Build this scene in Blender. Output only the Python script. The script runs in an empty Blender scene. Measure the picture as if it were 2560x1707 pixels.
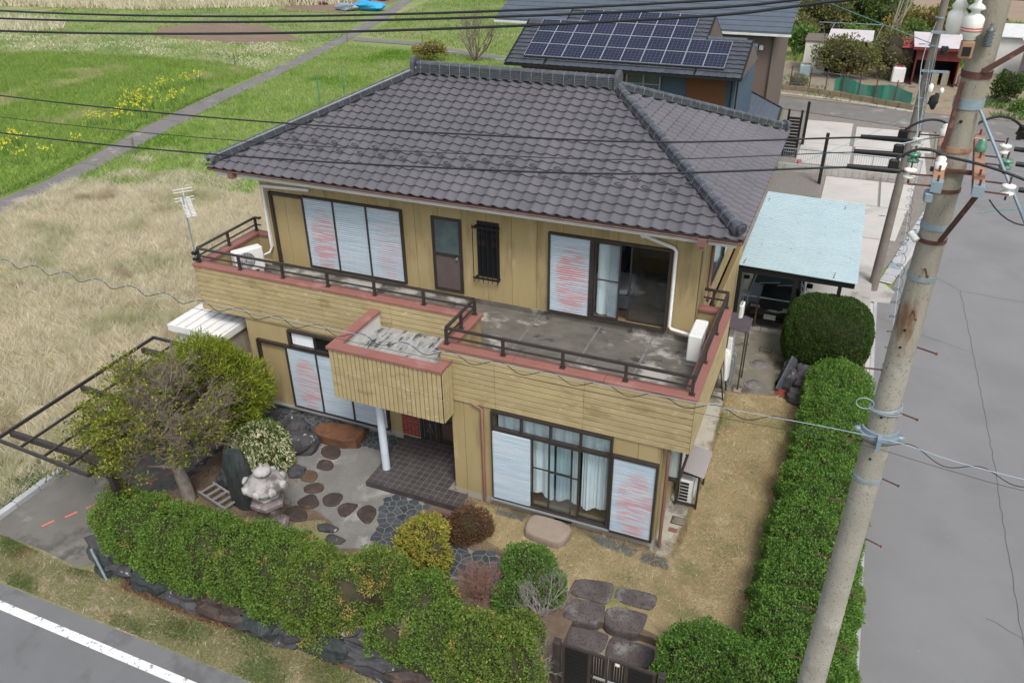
import bpy, math, random
import numpy as np
from mathutils import Vector, Matrix, noise
random.seed(7); RNG = np.random.default_rng(7)
scene = bpy.context.scene
col = scene.collection
R = math.radians
# ------------------------------------------------------------------ camera
cam_d = bpy.data.cameras.new('camera'); cam = bpy.data.objects.new('camera', cam_d); col.objects.link(cam)
cam_d.sensor_width = 36.0; cam_d.lens = 28.0; cam_d.clip_start = .1; cam_d.clip_end = 2500
_y, _p, _r = R(-23.116), R(30.165), R(-0.798)
_F = Vector((math.sin(_y)*math.cos(_p), math.cos(_y)*math.cos(_p), -math.sin(_p)))
_R = Vector((math.cos(_y), -math.sin(_y), 0)); _U = _R.cross(_F)
_R2 = _R*math.cos(_r)+_U*math.sin(_r); _U2 = _U*math.cos(_r)-_R*math.sin(_r)
cam.matrix_world = Matrix(((_R2.x, _U2.x, -_F.x, 13.159), (_R2.y, _U2.y, -_F.y, -15.067), (_R2.z, _U2.z, -_F.z, 11.646), (0, 0, 0, 1)))
scene.camera = cam
CAM = Vector((13.159, -15.067, 11.646))
# ------------------------------------------------------------------ light: bright overcast
SUN_EL, SUN_AZ = R(56), R(142)          # azimuth clockwise from +y
w = bpy.data.worlds.new('World'); scene.world = w; w.use_nodes = True
nt = w.node_tree; nt.nodes.clear()
sky = nt.nodes.new('ShaderNodeTexSky'); sky.sky_type = 'NISHITA'; sky.sun_disc = False
sky.sun_elevation = SUN_EL; sky.sun_rotation = SUN_AZ; sky.air_density = 1.0; sky.dust_density = 3.0; sky.ozone_density = 1.0
hs = nt.nodes.new('ShaderNodeHueSaturation'); hs.inputs['Saturation'].default_value = .5
bg = nt.nodes.new('ShaderNodeBackground'); bg.inputs['Strength'].default_value = .138
wo = nt.nodes.new('ShaderNodeOutputWorld')
nt.links.new(sky.outputs[0], hs.inputs['Color']); nt.links.new(hs.outputs[0], bg.inputs['Color']); nt.links.new(bg.outputs[0], wo.inputs['Surface'])
sl = bpy.data.lights.new('sun', 'SUN'); sl.energy = 1.45; sl.angle = R(16); sl.color = (1, .96, .9)
so = bpy.data.objects.new('sun', sl); col.objects.link(so)
_sd = Vector((math.sin(SUN_AZ)*math.cos(SUN_EL), math.cos(SUN_AZ)*math.cos(SUN_EL), math.sin(SUN_EL)))
so.rotation_euler = _sd.to_track_quat('Z', 'Y').to_euler(); so.location = (20, -20, 30)
vs = scene.view_settings; vs.view_transform = 'Standard'; vs.look = 'None'; vs.gamma = 1; vs.use_curve_mapping = False
vs.exposure = 0.63
# ------------------------------------------------------------------ materials
def mat(name, c1, c2=None, sc=4, c3=None, sc3=.8, t3=.6, w3=.06, rough=.8, bump=0, bsc=60, metal=0, rnd=0, attr=False,
        stretch=None, spec=.4, trans=0, det=5, coords='world', c4=None, sc4=2, t4=.6, w4=.06):
    m = bpy.data.materials.new(name); m.use_nodes = True; n = m.node_tree; N = n.nodes; L = n.links
    b = N['Principled BSDF']; b.inputs['Roughness'].default_value = rough; b.inputs['Metallic'].default_value = metal
    b.inputs['Specular IOR Level'].default_value = spec
    if coords == 'world':
        g = N.new('ShaderNodeNewGeometry'); P = g.outputs['Position']
    else:
        g = N.new('ShaderNodeTexCoord'); P = g.outputs['Object']
    if stretch:
        mp = N.new('ShaderNodeMapping'); mp.inputs['Scale'].default_value = stretch; L.new(P, mp.inputs['Vector']); P = mp.outputs[0]
    def nz(s, d=det):
        t = N.new('ShaderNodeTexNoise'); t.inputs['Scale'].default_value = s; t.inputs['Detail'].default_value = d
        t.inputs['Roughness'].default_value = .62; L.new(P, t.inputs['Vector']); return t.outputs['Fac']
    def mix(f, a, c):
        x = N.new('ShaderNodeMix'); x.data_type = 'RGBA'
        if hasattr(f, 'links'): L.new(f, x.inputs['Factor'])
        else: x.inputs['Factor'].default_value = f
        for s, v in ((x.inputs['A'], a), (x.inputs['B'], c)):
            if isinstance(v, tuple): s.default_value = (*v[:3], 1)
            else: L.new(v, s)
        return x.outputs['Result']
    def thr(f, t, wd):
        r = N.new('ShaderNodeMapRange'); r.interpolation_type = 'SMOOTHSTEP'
        r.inputs['From Min'].default_value = t-wd; r.inputs['From Max'].default_value = t+wd; L.new(f, r.inputs['Value']); return r.outputs[0]
    out = c1
    if c2:
        if attr:
            a = N.new('ShaderNodeAttribute'); a.attribute_name = 'rnd'; f = a.outputs['Fac']
        else: f = thr(nz(sc), .5, .22)
        out = mix(f, c1, c2)
    if c3: out = mix(thr(nz(sc3), t3, w3), out, c3)
    if c4: out = mix(thr(nz(sc4), t4, w4), out, c4)
    if rnd:
        oi = N.new('ShaderNodeObjectInfo'); r = N.new('ShaderNodeMapRange'); r.inputs['To Min'].default_value = 1-rnd; r.inputs['To Max'].default_value = 1+rnd
        L.new(oi.outputs['Random'], r.inputs['Value'])
        h = N.new('ShaderNodeHueSaturation'); L.new(r.outputs[0], h.inputs['Value'])
        if isinstance(out, tuple): h.inputs['Color'].default_value = (*out, 1)
        else: L.new(out, h.inputs['Color'])
        out = h.outputs[0]
    if isinstance(out, tuple): b.inputs['Base Color'].default_value = (*out, 1)
    else: L.new(out, b.inputs['Base Color'])
    if bump:
        bm = N.new('ShaderNodeBump'); bm.inputs['Strength'].default_value = min(1, bump); bm.inputs['Distance'].default_value = .02
        L.new(nz(bsc, 3), bm.inputs['Height']); L.new(bm.outputs[0], b.inputs['Normal'])
    if trans:
        tr = N.new('ShaderNodeBsdfTranslucent'); ms = N.new('ShaderNodeMixShader'); ms.inputs[0].default_value = trans
        if isinstance(out, tuple): tr.inputs['Color'].default_value = (*out, 1)
        else: L.new(out, tr.inputs['Color'])
        L.new(b.outputs[0], ms.inputs[1]); L.new(tr.outputs[0], ms.inputs[2]); L.new(ms.outputs[0], N['Material Output'].inputs['Surface'])
    return m
def glass(name, tint, t=.75, rough=.03):
    m = bpy.data.materials.new(name); m.use_nodes = True; N = m.node_tree.nodes; L = m.node_tree.links; N.remove(N['Principled BSDF'])
    tr = N.new('ShaderNodeBsdfTransparent'); tr.inputs[0].default_value = (*tint, 1)
    gl = N.new('ShaderNodeBsdfGlossy'); gl.inputs['Roughness'].default_value = rough; gl.inputs['Color'].default_value = (.9, .95, 1, 1)
    ms = N.new('ShaderNodeMixShader'); ms.inputs[0].default_value = 1-t
    L.new(tr.outputs[0], ms.inputs[1]); L.new(gl.outputs[0], ms.inputs[2]); L.new(ms.outputs[0], N['Material Output'].inputs['Surface'])
    return m
def shutter_mat(name, red, cx=.5):
    m = mat(name, (.31, .42, .49), (.49, .53, .57), sc=2, stretch=(.5, .5, 9), rough=.45, spec=.5)
    N = m.node_tree.nodes; L = m.node_tree.links; b = N['Principled BSDF']
    src = b.inputs['Base Color'].links[0].from_socket
    tc = N.new('ShaderNodeTexCoord'); sp = N.new('ShaderNodeSeparateXYZ'); L.new(tc.outputs['Generated'], sp.inputs[0])
    g = N.new('ShaderNodeNewGeometry'); mp = N.new('ShaderNodeMapping'); mp.inputs['Scale'].default_value = (.8, 1, 12); L.new(g.outputs['Position'], mp.inputs[0])
    t = N.new('ShaderNodeTexNoise'); t.inputs['Scale'].default_value = 2.4; t.inputs['Detail'].default_value = 4; L.new(mp.outputs[0], t.inputs[0])
    mp2 = N.new('ShaderNodeMapping'); mp2.inputs['Scale'].default_value = (.6, 1, 2.6); L.new(g.outputs['Position'], mp2.inputs[0])
    t2 = N.new('ShaderNodeTexNoise'); t2.inputs['Scale'].default_value = 1.7; L.new(mp2.outputs[0], t2.inputs[0])
    def ma(op, a, c):
        x = N.new('ShaderNodeMath'); x.operation = op
        for i, v in enumerate((a, c)):
            if isinstance(v, (int, float)): x.inputs[i].default_value = v
            else: L.new(v, x.inputs[i])
        return x.outputs[0]
    dx = ma('POWER', ma('DIVIDE', ma('ABSOLUTE', ma('SUBTRACT', sp.outputs['X'], cx), 0), .46), 2.0)
    dz = ma('POWER', ma('DIVIDE', ma('ABSOLUTE', ma('SUBTRACT', sp.outputs['Z'], .42), 0), .48), 2.0)
    mk = ma('MAXIMUM', ma('SUBTRACT', 1.0, ma('ADD', dx, dz)), 0.0)
    r = N.new('ShaderNodeMapRange'); r.inputs['From Min'].default_value = .46; r.inputs['From Max'].default_value = .58; L.new(ma('ADD', t.outputs['Fac'], ma('MULTIPLY', ma('SUBTRACT', t2.outputs['Fac'], .5), .45)), r.inputs['Value'])
    f = ma('MINIMUM', ma('MULTIPLY', ma('ADD', ma('MULTIPLY', r.outputs[0], 1.25), .12), ma('MULTIPLY', ma('POWER', mk, .55), red)), .66)
    x = N.new('ShaderNodeMix'); x.data_type = 'RGBA'; L.new(f, x.inputs['Factor']); L.new(src, x.inputs['A']); x.inputs['B'].default_value = (.50, .175, .165, 1)
    L.new(x.outputs['Result'], b.inputs['Base Color'])
    return m
M = {}
M['siding'] = mat('siding', (.345, .268, .132), (.375, .295, .152), sc=1.2, c3=(.43, .35, .21), sc3=1.3, t3=.64, c4=(.255, .195, .10), sc4=1.0, t4=.585, w4=.09, rough=.8, bump=.15, bsc=120, stretch=(2.2, 2.2, .4), spec=.25)
M['board'] = mat('board', (.360, .288, .152), (.410, .332, .182), sc=2, c3=(.50, .42, .25), sc3=5, t3=.64, w3=.05, c4=(.29, .225, .11), sc4=1.3, t4=.61, rough=.8, bump=.2, bsc=90, rnd=.05, stretch=(1, 1, 2.5), spec=.25)
M['joint'] = mat('joint', (0.160, 0.116, 0.056), rough=.9)
M['coping'] = mat('coping', (0.275, 0.119, 0.095), (0.237, 0.104, 0.085), sc=2, c3=(0.332, 0.171, 0.142), sc3=.9, rough=.6)
M['bronze'] = mat('bronze', (.030, .024, .021), (.045, .036, .032), sc=6, rough=.45, spec=.5)
M['black'] = mat('black', (.010, .010, .011), rough=.5)
M['tile'] = mat('tile', (.092, .089, .098), (.110, .106, .116), sc=1.5, c3=(.128, .122, .132), sc3=.5, t3=.6, w3=.2, rough=.40, rnd=.06, spec=.5)
M['ridge'] = mat('ridge', (.045, .05, .060), (.075, .08, .092), sc=6, c3=(.12, .125, .135), sc3=9, t3=.64, rough=.36, rnd=.12, spec=.6)
M['guard'] = mat('guard', (0.030, 0.032, 0.036), (0.060, 0.066, 0.072), sc=9, rough=.4, spec=.6)
M['ntile'] = mat('ntile', (.045, .052, .063), (.065, .072, .085), sc=4, rough=.42, rnd=.12, spec=.55)
M['concrete'] = mat('concrete', (.40, .385, .35), (.33, .32, .29), sc=1.4, c3=(.24, .225, .20), sc3=.9, t3=.58, rough=.9, bump=.2)
M['slab_old'] = mat('slab_old', (.095, .09, .075), (.145, .135, .115), sc=2.2, c3=(.36, .35, .32), sc3=.9, t3=.575, w3=.06, c4=(.04, .04, .036), sc4=1.6, t4=.62, rough=.9, bump=.2, stretch=(1, 1.3, 1))
M['slab_lite'] = mat('slab_lite', (.36, .36, .34), (.24, .24, .23), sc=5, c3=(.05, .052, .055), sc3=3.0, t3=.55, w3=.06, rough=.9, stretch=(2.6, .8, 1))
M['base'] = mat('base', (.37, .35, .29), (.31, .29, .24), sc=2, rough=.9)
M['white'] = mat('white', (.74, .74, .72), (.66, .66, .64), sc=3, rough=.5)
M['white_paint'] = mat('white_paint', (.62, .62, .60), (.52, .52, .49), sc=3, rough=.6)
M['bluewhite'] = mat('bluewhite', (.58, .64, .70), (.50, .56, .62), sc=2, rough=.5)
M['pipe'] = mat('pipe', (0.223, 0.112, 0.085), (0.186, 0.096, 0.076), sc=3, rough=.5)
M['gutter'] = mat('gutter', (0.153, 0.081, 0.067), (0.216, 0.123, 0.104), sc=4, rough=.45)
M['aluminium'] = mat('aluminium', (.42, .44, .46), rough=.35, metal=.5)
M['steel'] = mat('steel', (.22, .28, .32), (.32, .38, .42), sc=8, rough=.45, metal=.3)
M['galv'] = mat('galv', (0.195, 0.259, 0.302), (0.255, 0.317, 0.360), sc=9, rough=.5, metal=.15)
M['rust'] = mat('rust', (.12, .045, .035), (.07, .035, .03), sc=12, c3=(.26, .13, .08), sc3=8, t3=.64, rough=.85)
M['shR'] = shutter_mat('shutter_red', .85, .56); M['shM'] = shutter_mat('shutter_mid', .30, .6); M['shB'] = shutter_mat('shutter_blue', .03)
M['frost'] = mat('frost', (.10, .14, .14), (.07, .095, .10), sc=3, rough=.15, spec=.6)
M['darkglass'] = mat('darkglass', (.012, .014, .016), rough=.08, spec=.6)
M['glass'] = glass('glass', (.93, .97, .98), .92)
M['curtain'] = mat('curtain', (.80, .83, .84), (.70, .74, .76), sc=4, rough=.9, stretch=(6, 1, .6))
M['screen'] = mat('screen', (.34, .36, .38), (.28, .30, .33), sc=3, rough=.8)
M['door_panel'] = mat('door_panel', (.10, .075, .072), (.12, .09, .085), sc=4, rough=.6)
M['brick'] = mat('brick', (.20, .035, .025), (.27, .055, .035), sc=9, rough=.7, rnd=.15)
M['mortar'] = mat('mortar', (.48, .42, .38), rough=.9)
M['porch_tile'] = mat('porch_tile', (.050, .044, .046), (.068, .060, .061), sc=5, rough=.5, rnd=.12, spec=.5)
M['slate'] = mat('slate', (0.036, 0.046, 0.055), (0.060, 0.070, 0.079), sc=6, c3=(0.090, 0.084, 0.084), sc3=3, rough=.6, rnd=.22, bump=.3, bsc=30)
M['grout'] = mat('grout', (0.223, 0.205, 0.180), (0.174, 0.155, 0.130), sc=6, rough=.95)
M['gravel'] = mat('gravel', (.245, .24, .225), (.19, .186, .172), sc=2, c3=(.36, .355, .34), sc3=1.1, t3=.60, c4=(.13, .125, .115), sc4=55, t4=.6, rough=.95, bump=.8, bsc=120, spec=.15)
M['gravel2'] = mat('gravel2', (.22, .20, .18), (.15, .14, .12), sc=14, rough=.95, bump=.8, bsc=60)
M['soil'] = mat('soil', (0.105, 0.076, 0.053), (0.160, 0.117, 0.083), sc=3, c3=(0.200, 0.163, 0.110), sc3=1.1, rough=.95, bump=.5, bsc=30)
M['lawn'] = mat('lawn', (0.364, 0.279, 0.152), (0.259, 0.216, 0.107), sc=2.0, c3=(0.455, 0.375, 0.243), sc3=1.3, t3=.6, c4=(0.175, 0.184, 0.069), sc4=.8, t4=.6, rough=.95, bump=.6, bsc=60)
M['verge'] = mat('verge', (0.238, 0.209, 0.116), (0.140, 0.162, 0.062), sc=2.2, c3=(0.350, 0.284, 0.202), sc3=1.6, t3=.58, rough=.95, bump=.6, bsc=50)
M['drysoil'] = mat('drysoil', (.50, .44, .30), (.34, .32, .18), sc=1.2, c3=(.20, .23, .08), sc3=.5, t3=.60, rough=.95, bump=.6, bsc=20, spec=.1)
M['field'] = mat('field', (.13, .235, .03), (.19, .28, .05), sc=.35, c3=(.26, .28, .12), sc3=.22, t3=.62, rough=.95, bump=.5, bsc=12, spec=.1)
M['field2'] = mat('field2', (.19, .23, .08), (.15, .20, .055), sc=.2, c3=(.27, .25, .14), sc3=.16, t3=.60, w3=.10, c4=(.13, .19, .05), sc4=.09, t4=.56, rough=.95, bump=.5, bsc=8)
M['plough'] = mat('plough', (.16, .11, .075), (.20, .145, .10), sc=.8, rough=.95, stretch=(.4, 2.5, 1), bump=.6, bsc=6)
M['farmland'] = mat('farmland', (.24, .175, .115), (.28, .215, .15), sc=.3, rough=.95, stretch=(.5, 2, 1), bump=.5, bsc=3)
M['dirt'] = mat('dirt', (.27, .215, .15), (.21, .17, .115), sc=1.2, c3=(.12, .13, .05), sc3=.8, t3=.64, rough=.95, bump=.5, bsc=14)
M['asphalt'] = mat('asphalt', (.215, .213, .215), (.195, .193, .195), sc=.45, c3=(.175, .173, .175), sc3=.3, t3=.60, w3=.15, c4=(.36, .36, .35), sc4=24, t4=.70, w4=.03, rough=.9, bump=.4, bsc=180, spec=.2)
M['asphalt2'] = mat('asphalt2', (.145, .148, .15), (.17, .172, .175), sc=1, c3=(.12, .12, .12), sc3=.8, t3=.6, rough=.88, bump=.5, bsc=160)
M['oldroad'] = mat('oldroad', (.175, .165, .155), (.145, .138, .13), sc=1, c3=(.27, .25, .22), sc3=.6, t3=.62, rough=.9, bump=.4, bsc=90)
M['drive'] = mat('drive', (.125, .118, .105), (.155, .147, .13), sc=1.1, c3=(.24, .225, .195), sc3=.7, t3=.60, w3=.08, c4=(.085, .08, .075), sc4=.9, t4=.6, rough=.9, bump=.3, bsc=120)
M['yard'] = mat('yard', (.155, .14, .11), (.20, .185, .15), sc=1.6, c3=(.34, .31, .25), sc3=1.1, t3=.62, w3=.08, c4=(.08, .075, .065), sc4=1.3, t4=.6, rough=.9, bump=.3, bsc=100)
M['apron'] = mat('apron', (.42, .39, .32), (.34, .315, .26), sc=1.5, c3=(.16, .15, .125), sc3=1.4, t3=.55, w3=.08, rough=.9, bump=.2, bsc=100)
M['pave'] = mat('pave', (.48, .46, .42), (.42, .40, .365), sc=.8, c3=(.34, .32, .29), sc3=.5, t3=.62, rough=.9, bump=.15, bsc=80)
M['kerb'] = mat('kerb', (.40, .41, .42), (.32, .33, .34), sc=2, rough=.9, rnd=.06, bump=.2)
M['paint'] = mat('paint', (.74, .74, .73), (.66, .66, .66), sc=8, c3=(.24, .24, .24), sc3=11, t3=.60, w3=.04, rough=.7)
M['rock'] = mat('rock', (.035, .036, .040), (.065, .063, .066), sc=3, c3=(.30, .31, .32), sc3=5, t3=.66, w3=.03, rough=.75, bump=.8, bsc=14)
M['rockb'] = mat('rockb', (0.038, 0.028, 0.025), (0.064, 0.048, 0.040), sc=6, c3=(0.102, 0.057, 0.037), sc3=4, t3=.6, rough=.7, bump=.7, bsc=24)
M['rocktan'] = mat('rocktan', (.12, .075, .045), (.08, .05, .032), sc=7, rough=.75, bump=.6, bsc=24)
M['orange'] = mat('orange_stone', (.20, .085, .036), (.145, .066, .034), sc=4, c3=(.06, .038, .028), sc3=2.5, t3=.56, w3=.12, rough=.75, bump=.8, bsc=24)
M['granite'] = mat('granite', (0.076, 0.060, 0.058), (0.124, 0.107, 0.103), sc=3, c3=(0.224, 0.224, 0.211), sc3=1.8, t3=.58, w3=.08, c4=(0.040, 0.030, 0.030), sc4=30, t4=.58, rough=.8, bump=.5, bsc=90)
M['sandstone'] = mat('sandstone', (0.297, 0.242, 0.194), (0.255, 0.204, 0.163), sc=4, rough=.85, bump=.4, bsc=60)
M['slatestone'] = mat('slatestone', (0.022, 0.030, 0.030), (0.044, 0.053, 0.050), sc=7, rough=.65, bump=.9, bsc=12, stretch=(3, 3, .5))
M['lantern'] = mat('lantern_stone', (.36, .345, .335), (.25, .235, .23), sc=5, c3=(.11, .095, .095), sc3=2.6, t3=.52, w3=.08, rough=.9, bump=.4, bsc=50)
M['lanternl'] = mat('lantern_light', (.40, .39, .37), (.31, .30, .285), sc=5, c3=(.14, .12, .12), sc3=5, t3=.58, rough=.9, bump=.3, bsc=50)
M['lantern2'] = mat('lantern_dark', (.15, .115, .115), (.22, .18, .175), sc=4, c3=(.40, .37, .35), sc3=4, t3=.64, rough=.9, bump=.5, bsc=40)
M['polec'] = mat('pole_concrete', (.34, .32, .27), (.28, .265, .22), sc=2.5, c3=(.40, .38, .33), sc3=1.2, c4=(.17, .155, .13), sc4=45, t4=.60, w4=.03, rough=.95, bump=.5, bsc=120)
M['polestain'] = mat('pole_concrete_top', (.32, .295, .24), (.26, .235, .19), sc=3, c3=(.17, .09, .045), sc3=1.5, t3=.645, w3=.07, c4=(.15, .14, .12), sc4=45, t4=.62, w4=.03, rough=.95, bump=.5, bsc=120, stretch=(2.4, 2.4, .6))
M['pole2'] = mat('pole_old', (.20, .175, .15), (.16, .14, .12), sc=3, rough=.95, bump=.3)
M['arm'] = mat('arm_rust', (.36, .22, .13), (.28, .14, .09), sc=7, c3=(.15, .07, .05), sc3=4, rough=.85)
M['porcelain'] = mat('porcelain', (.78, .77, .72), rough=.15, spec=.7)
M['greenpor'] = mat('green_porcelain', (.03, .15, .08), (.10, .26, .17), sc=9, rough=.2, spec=.7)
M['greypor'] = mat('grey_porcelain', (.10, .12, .14), rough=.25)
M['redband'] = mat('red_band', (.45, .05, .04), rough=.3)
M['wire'] = mat('wire', (.013, .015, .018), rough=.5)
M['steelwire'] = mat('steel_wire', (.30, .37, .41), rough=.4, metal=.2)
M['tealwire'] = mat('teal_wire', (.10, .28, .28), rough=.5)
def leafm(name, a, b, c3=None, t3=.64, sc3=2.2, rough=.55): return mat(name, a, b, attr=True, c3=c3, sc3=sc3, t3=t3, w3=.04, rough=rough, trans=.25, spec=.12)
M['azalea'] = leafm('azalea_leaf', (.060, .122, .020), (.215, .330, .070), (.36, .30, .10), .64, 1.9)
M['azalea2'] = leafm('azalea_leaf2', (.075, .130, .022), (.240, .325, .075), (.40, .32, .10), .61, 1.8)
M['hedge'] = leafm('hedge_leaf', (.055, .128, .022), (.200, .345, .072), (.31, .31, .09), .67, 1.9)
M['darkhedge'] = leafm('dark_hedge_leaf', (0.034, 0.071, 0.016), (0.075, 0.127, 0.028))
M['podo'] = leafm('podocarp_leaf', (.070, .130, .015), (.37, .40, .045))
M['treeleaf'] = leafm('tree_leaf', (.070, .115, .016), (.32, .32, .04))
M['pieris'] = leafm('pieris_leaf', (.07, .12, .025), (.13, .19, .04))
M['flower'] = leafm('pieris_flower', (.50, .50, .30), (.66, .65, .45))
M['yellowleaf'] = leafm('yellow_leaf', (0.196, 0.246, 0.042), (0.437, 0.336, 0.072))
M['redleaf'] = leafm('red_leaf', (.10, .085, .04), (.19, .07, .045))
M['purple'] = leafm('purple_leaf', (.16, .075, .085), (.24, .13, .13))
M['brightgreen'] = leafm('bright_green_leaf', (0.081, 0.168, 0.036), (0.161, 0.269, 0.060))
M['olive'] = leafm('olive_leaf', (0.117, 0.137, 0.046), (0.234, 0.221, 0.091))
M['yelbush'] = leafm('yellow_bush_leaf', (.16, .14, .03), (.26, .21, .05))
M['midgreen'] = leafm('mid_green_leaf', (0.092, 0.146, 0.036), (0.149, 0.235, 0.054))
M['twig'] = mat('twig', (.17, .125, .10), (.25, .20, .17), sc=5, rough=.9)
M['twiggrey'] = mat('twig_grey', (.36, .33, .31), (.26, .23, .215), sc=5, rough=.9)
M['twigpink'] = mat('twig_pink', (.31, .17, .13), (.24, .14, .11), sc=5, rough=.9)
M['bark'] = mat('bark', (.24, .215, .18), (.14, .12, .10), sc=7, rough=.95, bump=.7, bsc=25)
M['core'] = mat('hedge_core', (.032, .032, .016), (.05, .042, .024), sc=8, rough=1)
M['grassG'] = mat('grass_green', (.12, .225, .035), (.32, .40, .12), attr=True, c3=(.36, .37, .17), sc3=.22, t3=.60, rough=.8, trans=.3, spec=.1)
M['grassP'] = mat('grass_pale', (.16, .26, .05), (.44, .48, .23), attr=True, c3=(.12, .23, .03), sc3=.2, t3=.56, w3=.1, rough=.8, trans=.3, spec=.1)
M['grassD'] = mat('grass_dry', (.42, .365, .235), (.90, .84, .67), attr=True, c3=(.45, .37, .26), sc3=.5, t3=.64, w3=.06, c4=(.40, .41, .22), sc4=.33, t4=.60, w4=.13, rough=.85, trans=.3, spec=.1)
M['grassL'] = mat('grass_lawn', (0.319, 0.239, 0.122), (0.562, 0.462, 0.286), attr=True, c3=(0.212, 0.216, 0.078), sc3=.9, t3=.60, w3=.08, rough=.9, trans=.1)
M['grassV'] = mat('grass_verge', (0.182, 0.189, 0.070), (0.378, 0.324, 0.186), attr=True, c3=(0.077, 0.176, 0.031), sc3=.9, t3=.64, w3=.04, c4=(0.280, 0.149, 0.085), sc4=1.1, t4=.63, w4=.05, rough=.9, trans=.1)
M['weed'] = mat('weed', (.05, .12, .018), (.10, .20, .035), attr=True, rough=.8, trans=.1)
M['litter'] = mat('litter', (.13, .065, .035), (.26, .165, .09), attr=True, rough=.9)
M['bluegrass'] = mat('blue_grass', (.10, .14, .17), (.20, .25, .28), attr=True, rough=.8)
M['rape'] = mat('rape_flower', (.72, .64, .03), (.80, .75, .08), attr=True, rough=.8, trans=.2)
M['solar'] = mat('solar_cell', (.006, .009, .022), (.010, .014, .034), sc=.7, rough=.12, spec=.6)
M['solarframe'] = mat('solar_frame', (.36, .39, .43), rough=.4, metal=.2)
M['navy'] = mat('navy_wall', (.055, .088, .13), rough=.8)
M['brownwall'] = mat('brown_wall', (.115, .045, .018), (.14, .06, .028), sc=6, rough=.8, stretch=(1, 1, 12))
M['taupe'] = mat('taupe_wall', (.145, .112, .092), (.12, .092, .076), sc=30, rough=.85)
M['slateroof'] = mat('slate_roof', (.085, .105, .13), (.07, .088, .11), sc=3, rough=.5)
M['carport'] = mat('carport_sheet', (.34, .45, .48), (.30, .405, .435), sc=1.5, rough=.5, spec=.3)
M['ribshine'] = mat('carport_rib_shine', (.52, .60, .62), (.46, .54, .56), sc=4, rough=.5)  # sky highlight along the rib tops, painted as a paler sheet colour
M['carpaint'] = mat('car_paint', (.006, .006, .007), rough=.12, spec=.8)
M['windscreen'] = mat('windscreen', (.03, .045, .055), rough=.04, spec=1.0)
M['crack'] = mat('crack', (.085, .083, .08), rough=1)
M['crack2'] = mat('joint_filler', (.20, .195, .18), (.12, .115, .105), sc=4, rough=1)
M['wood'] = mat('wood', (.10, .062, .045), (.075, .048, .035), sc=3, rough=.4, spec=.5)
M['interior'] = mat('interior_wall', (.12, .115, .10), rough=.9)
M['palewall'] = mat('pale_panel', (.42, .44, .46), rough=.8)
M['shedwhite'] = mat('shed_white', (.66, .66, .62), (.58, .58, .54), sc=2, rough=.6)
M['shedcream'] = mat('shed_cream', (.36, .32, .25), (.27, .24, .18), sc=3, rough=.7, stretch=(6, 6, .5))
M['redwall'] = mat('red_wall', (0.120, 0.018, 0.018), (0.156, 0.028, 0.024), sc=3, rough=.6)
M['pinkroof'] = mat('pink_roof', (.55, .50, .50), (.46, .42, .43), sc=.9, rough=.6)
M['brownshed'] = mat('brown_shed', (.10, .035, .025), (.07, .03, .022), sc=3, rough=.8)
M['redroof'] = mat('red_roof', (.45, .06, .08), rough=.6)
M['greenet'] = mat('green_net', (.03, .20, .13), (.05, .26, .18), sc=3, rough=.8)
M['cast'] = mat('cast_iron', (.20, .19, .18), (.13, .125, .115), sc=8, rough=.7, bump=.5, bsc=60)
M['awning'] = mat('awning', (0.052, 0.034, 0.038), (0.069, 0.048, 0.052), sc=4, rough=.3, spec=.6)
M['tarp'] = mat('tarp', (.03, .30, .62), rough=.6)
M['orangepaint'] = mat('orange_paint', (.60, .16, .10), rough=.8)
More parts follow.
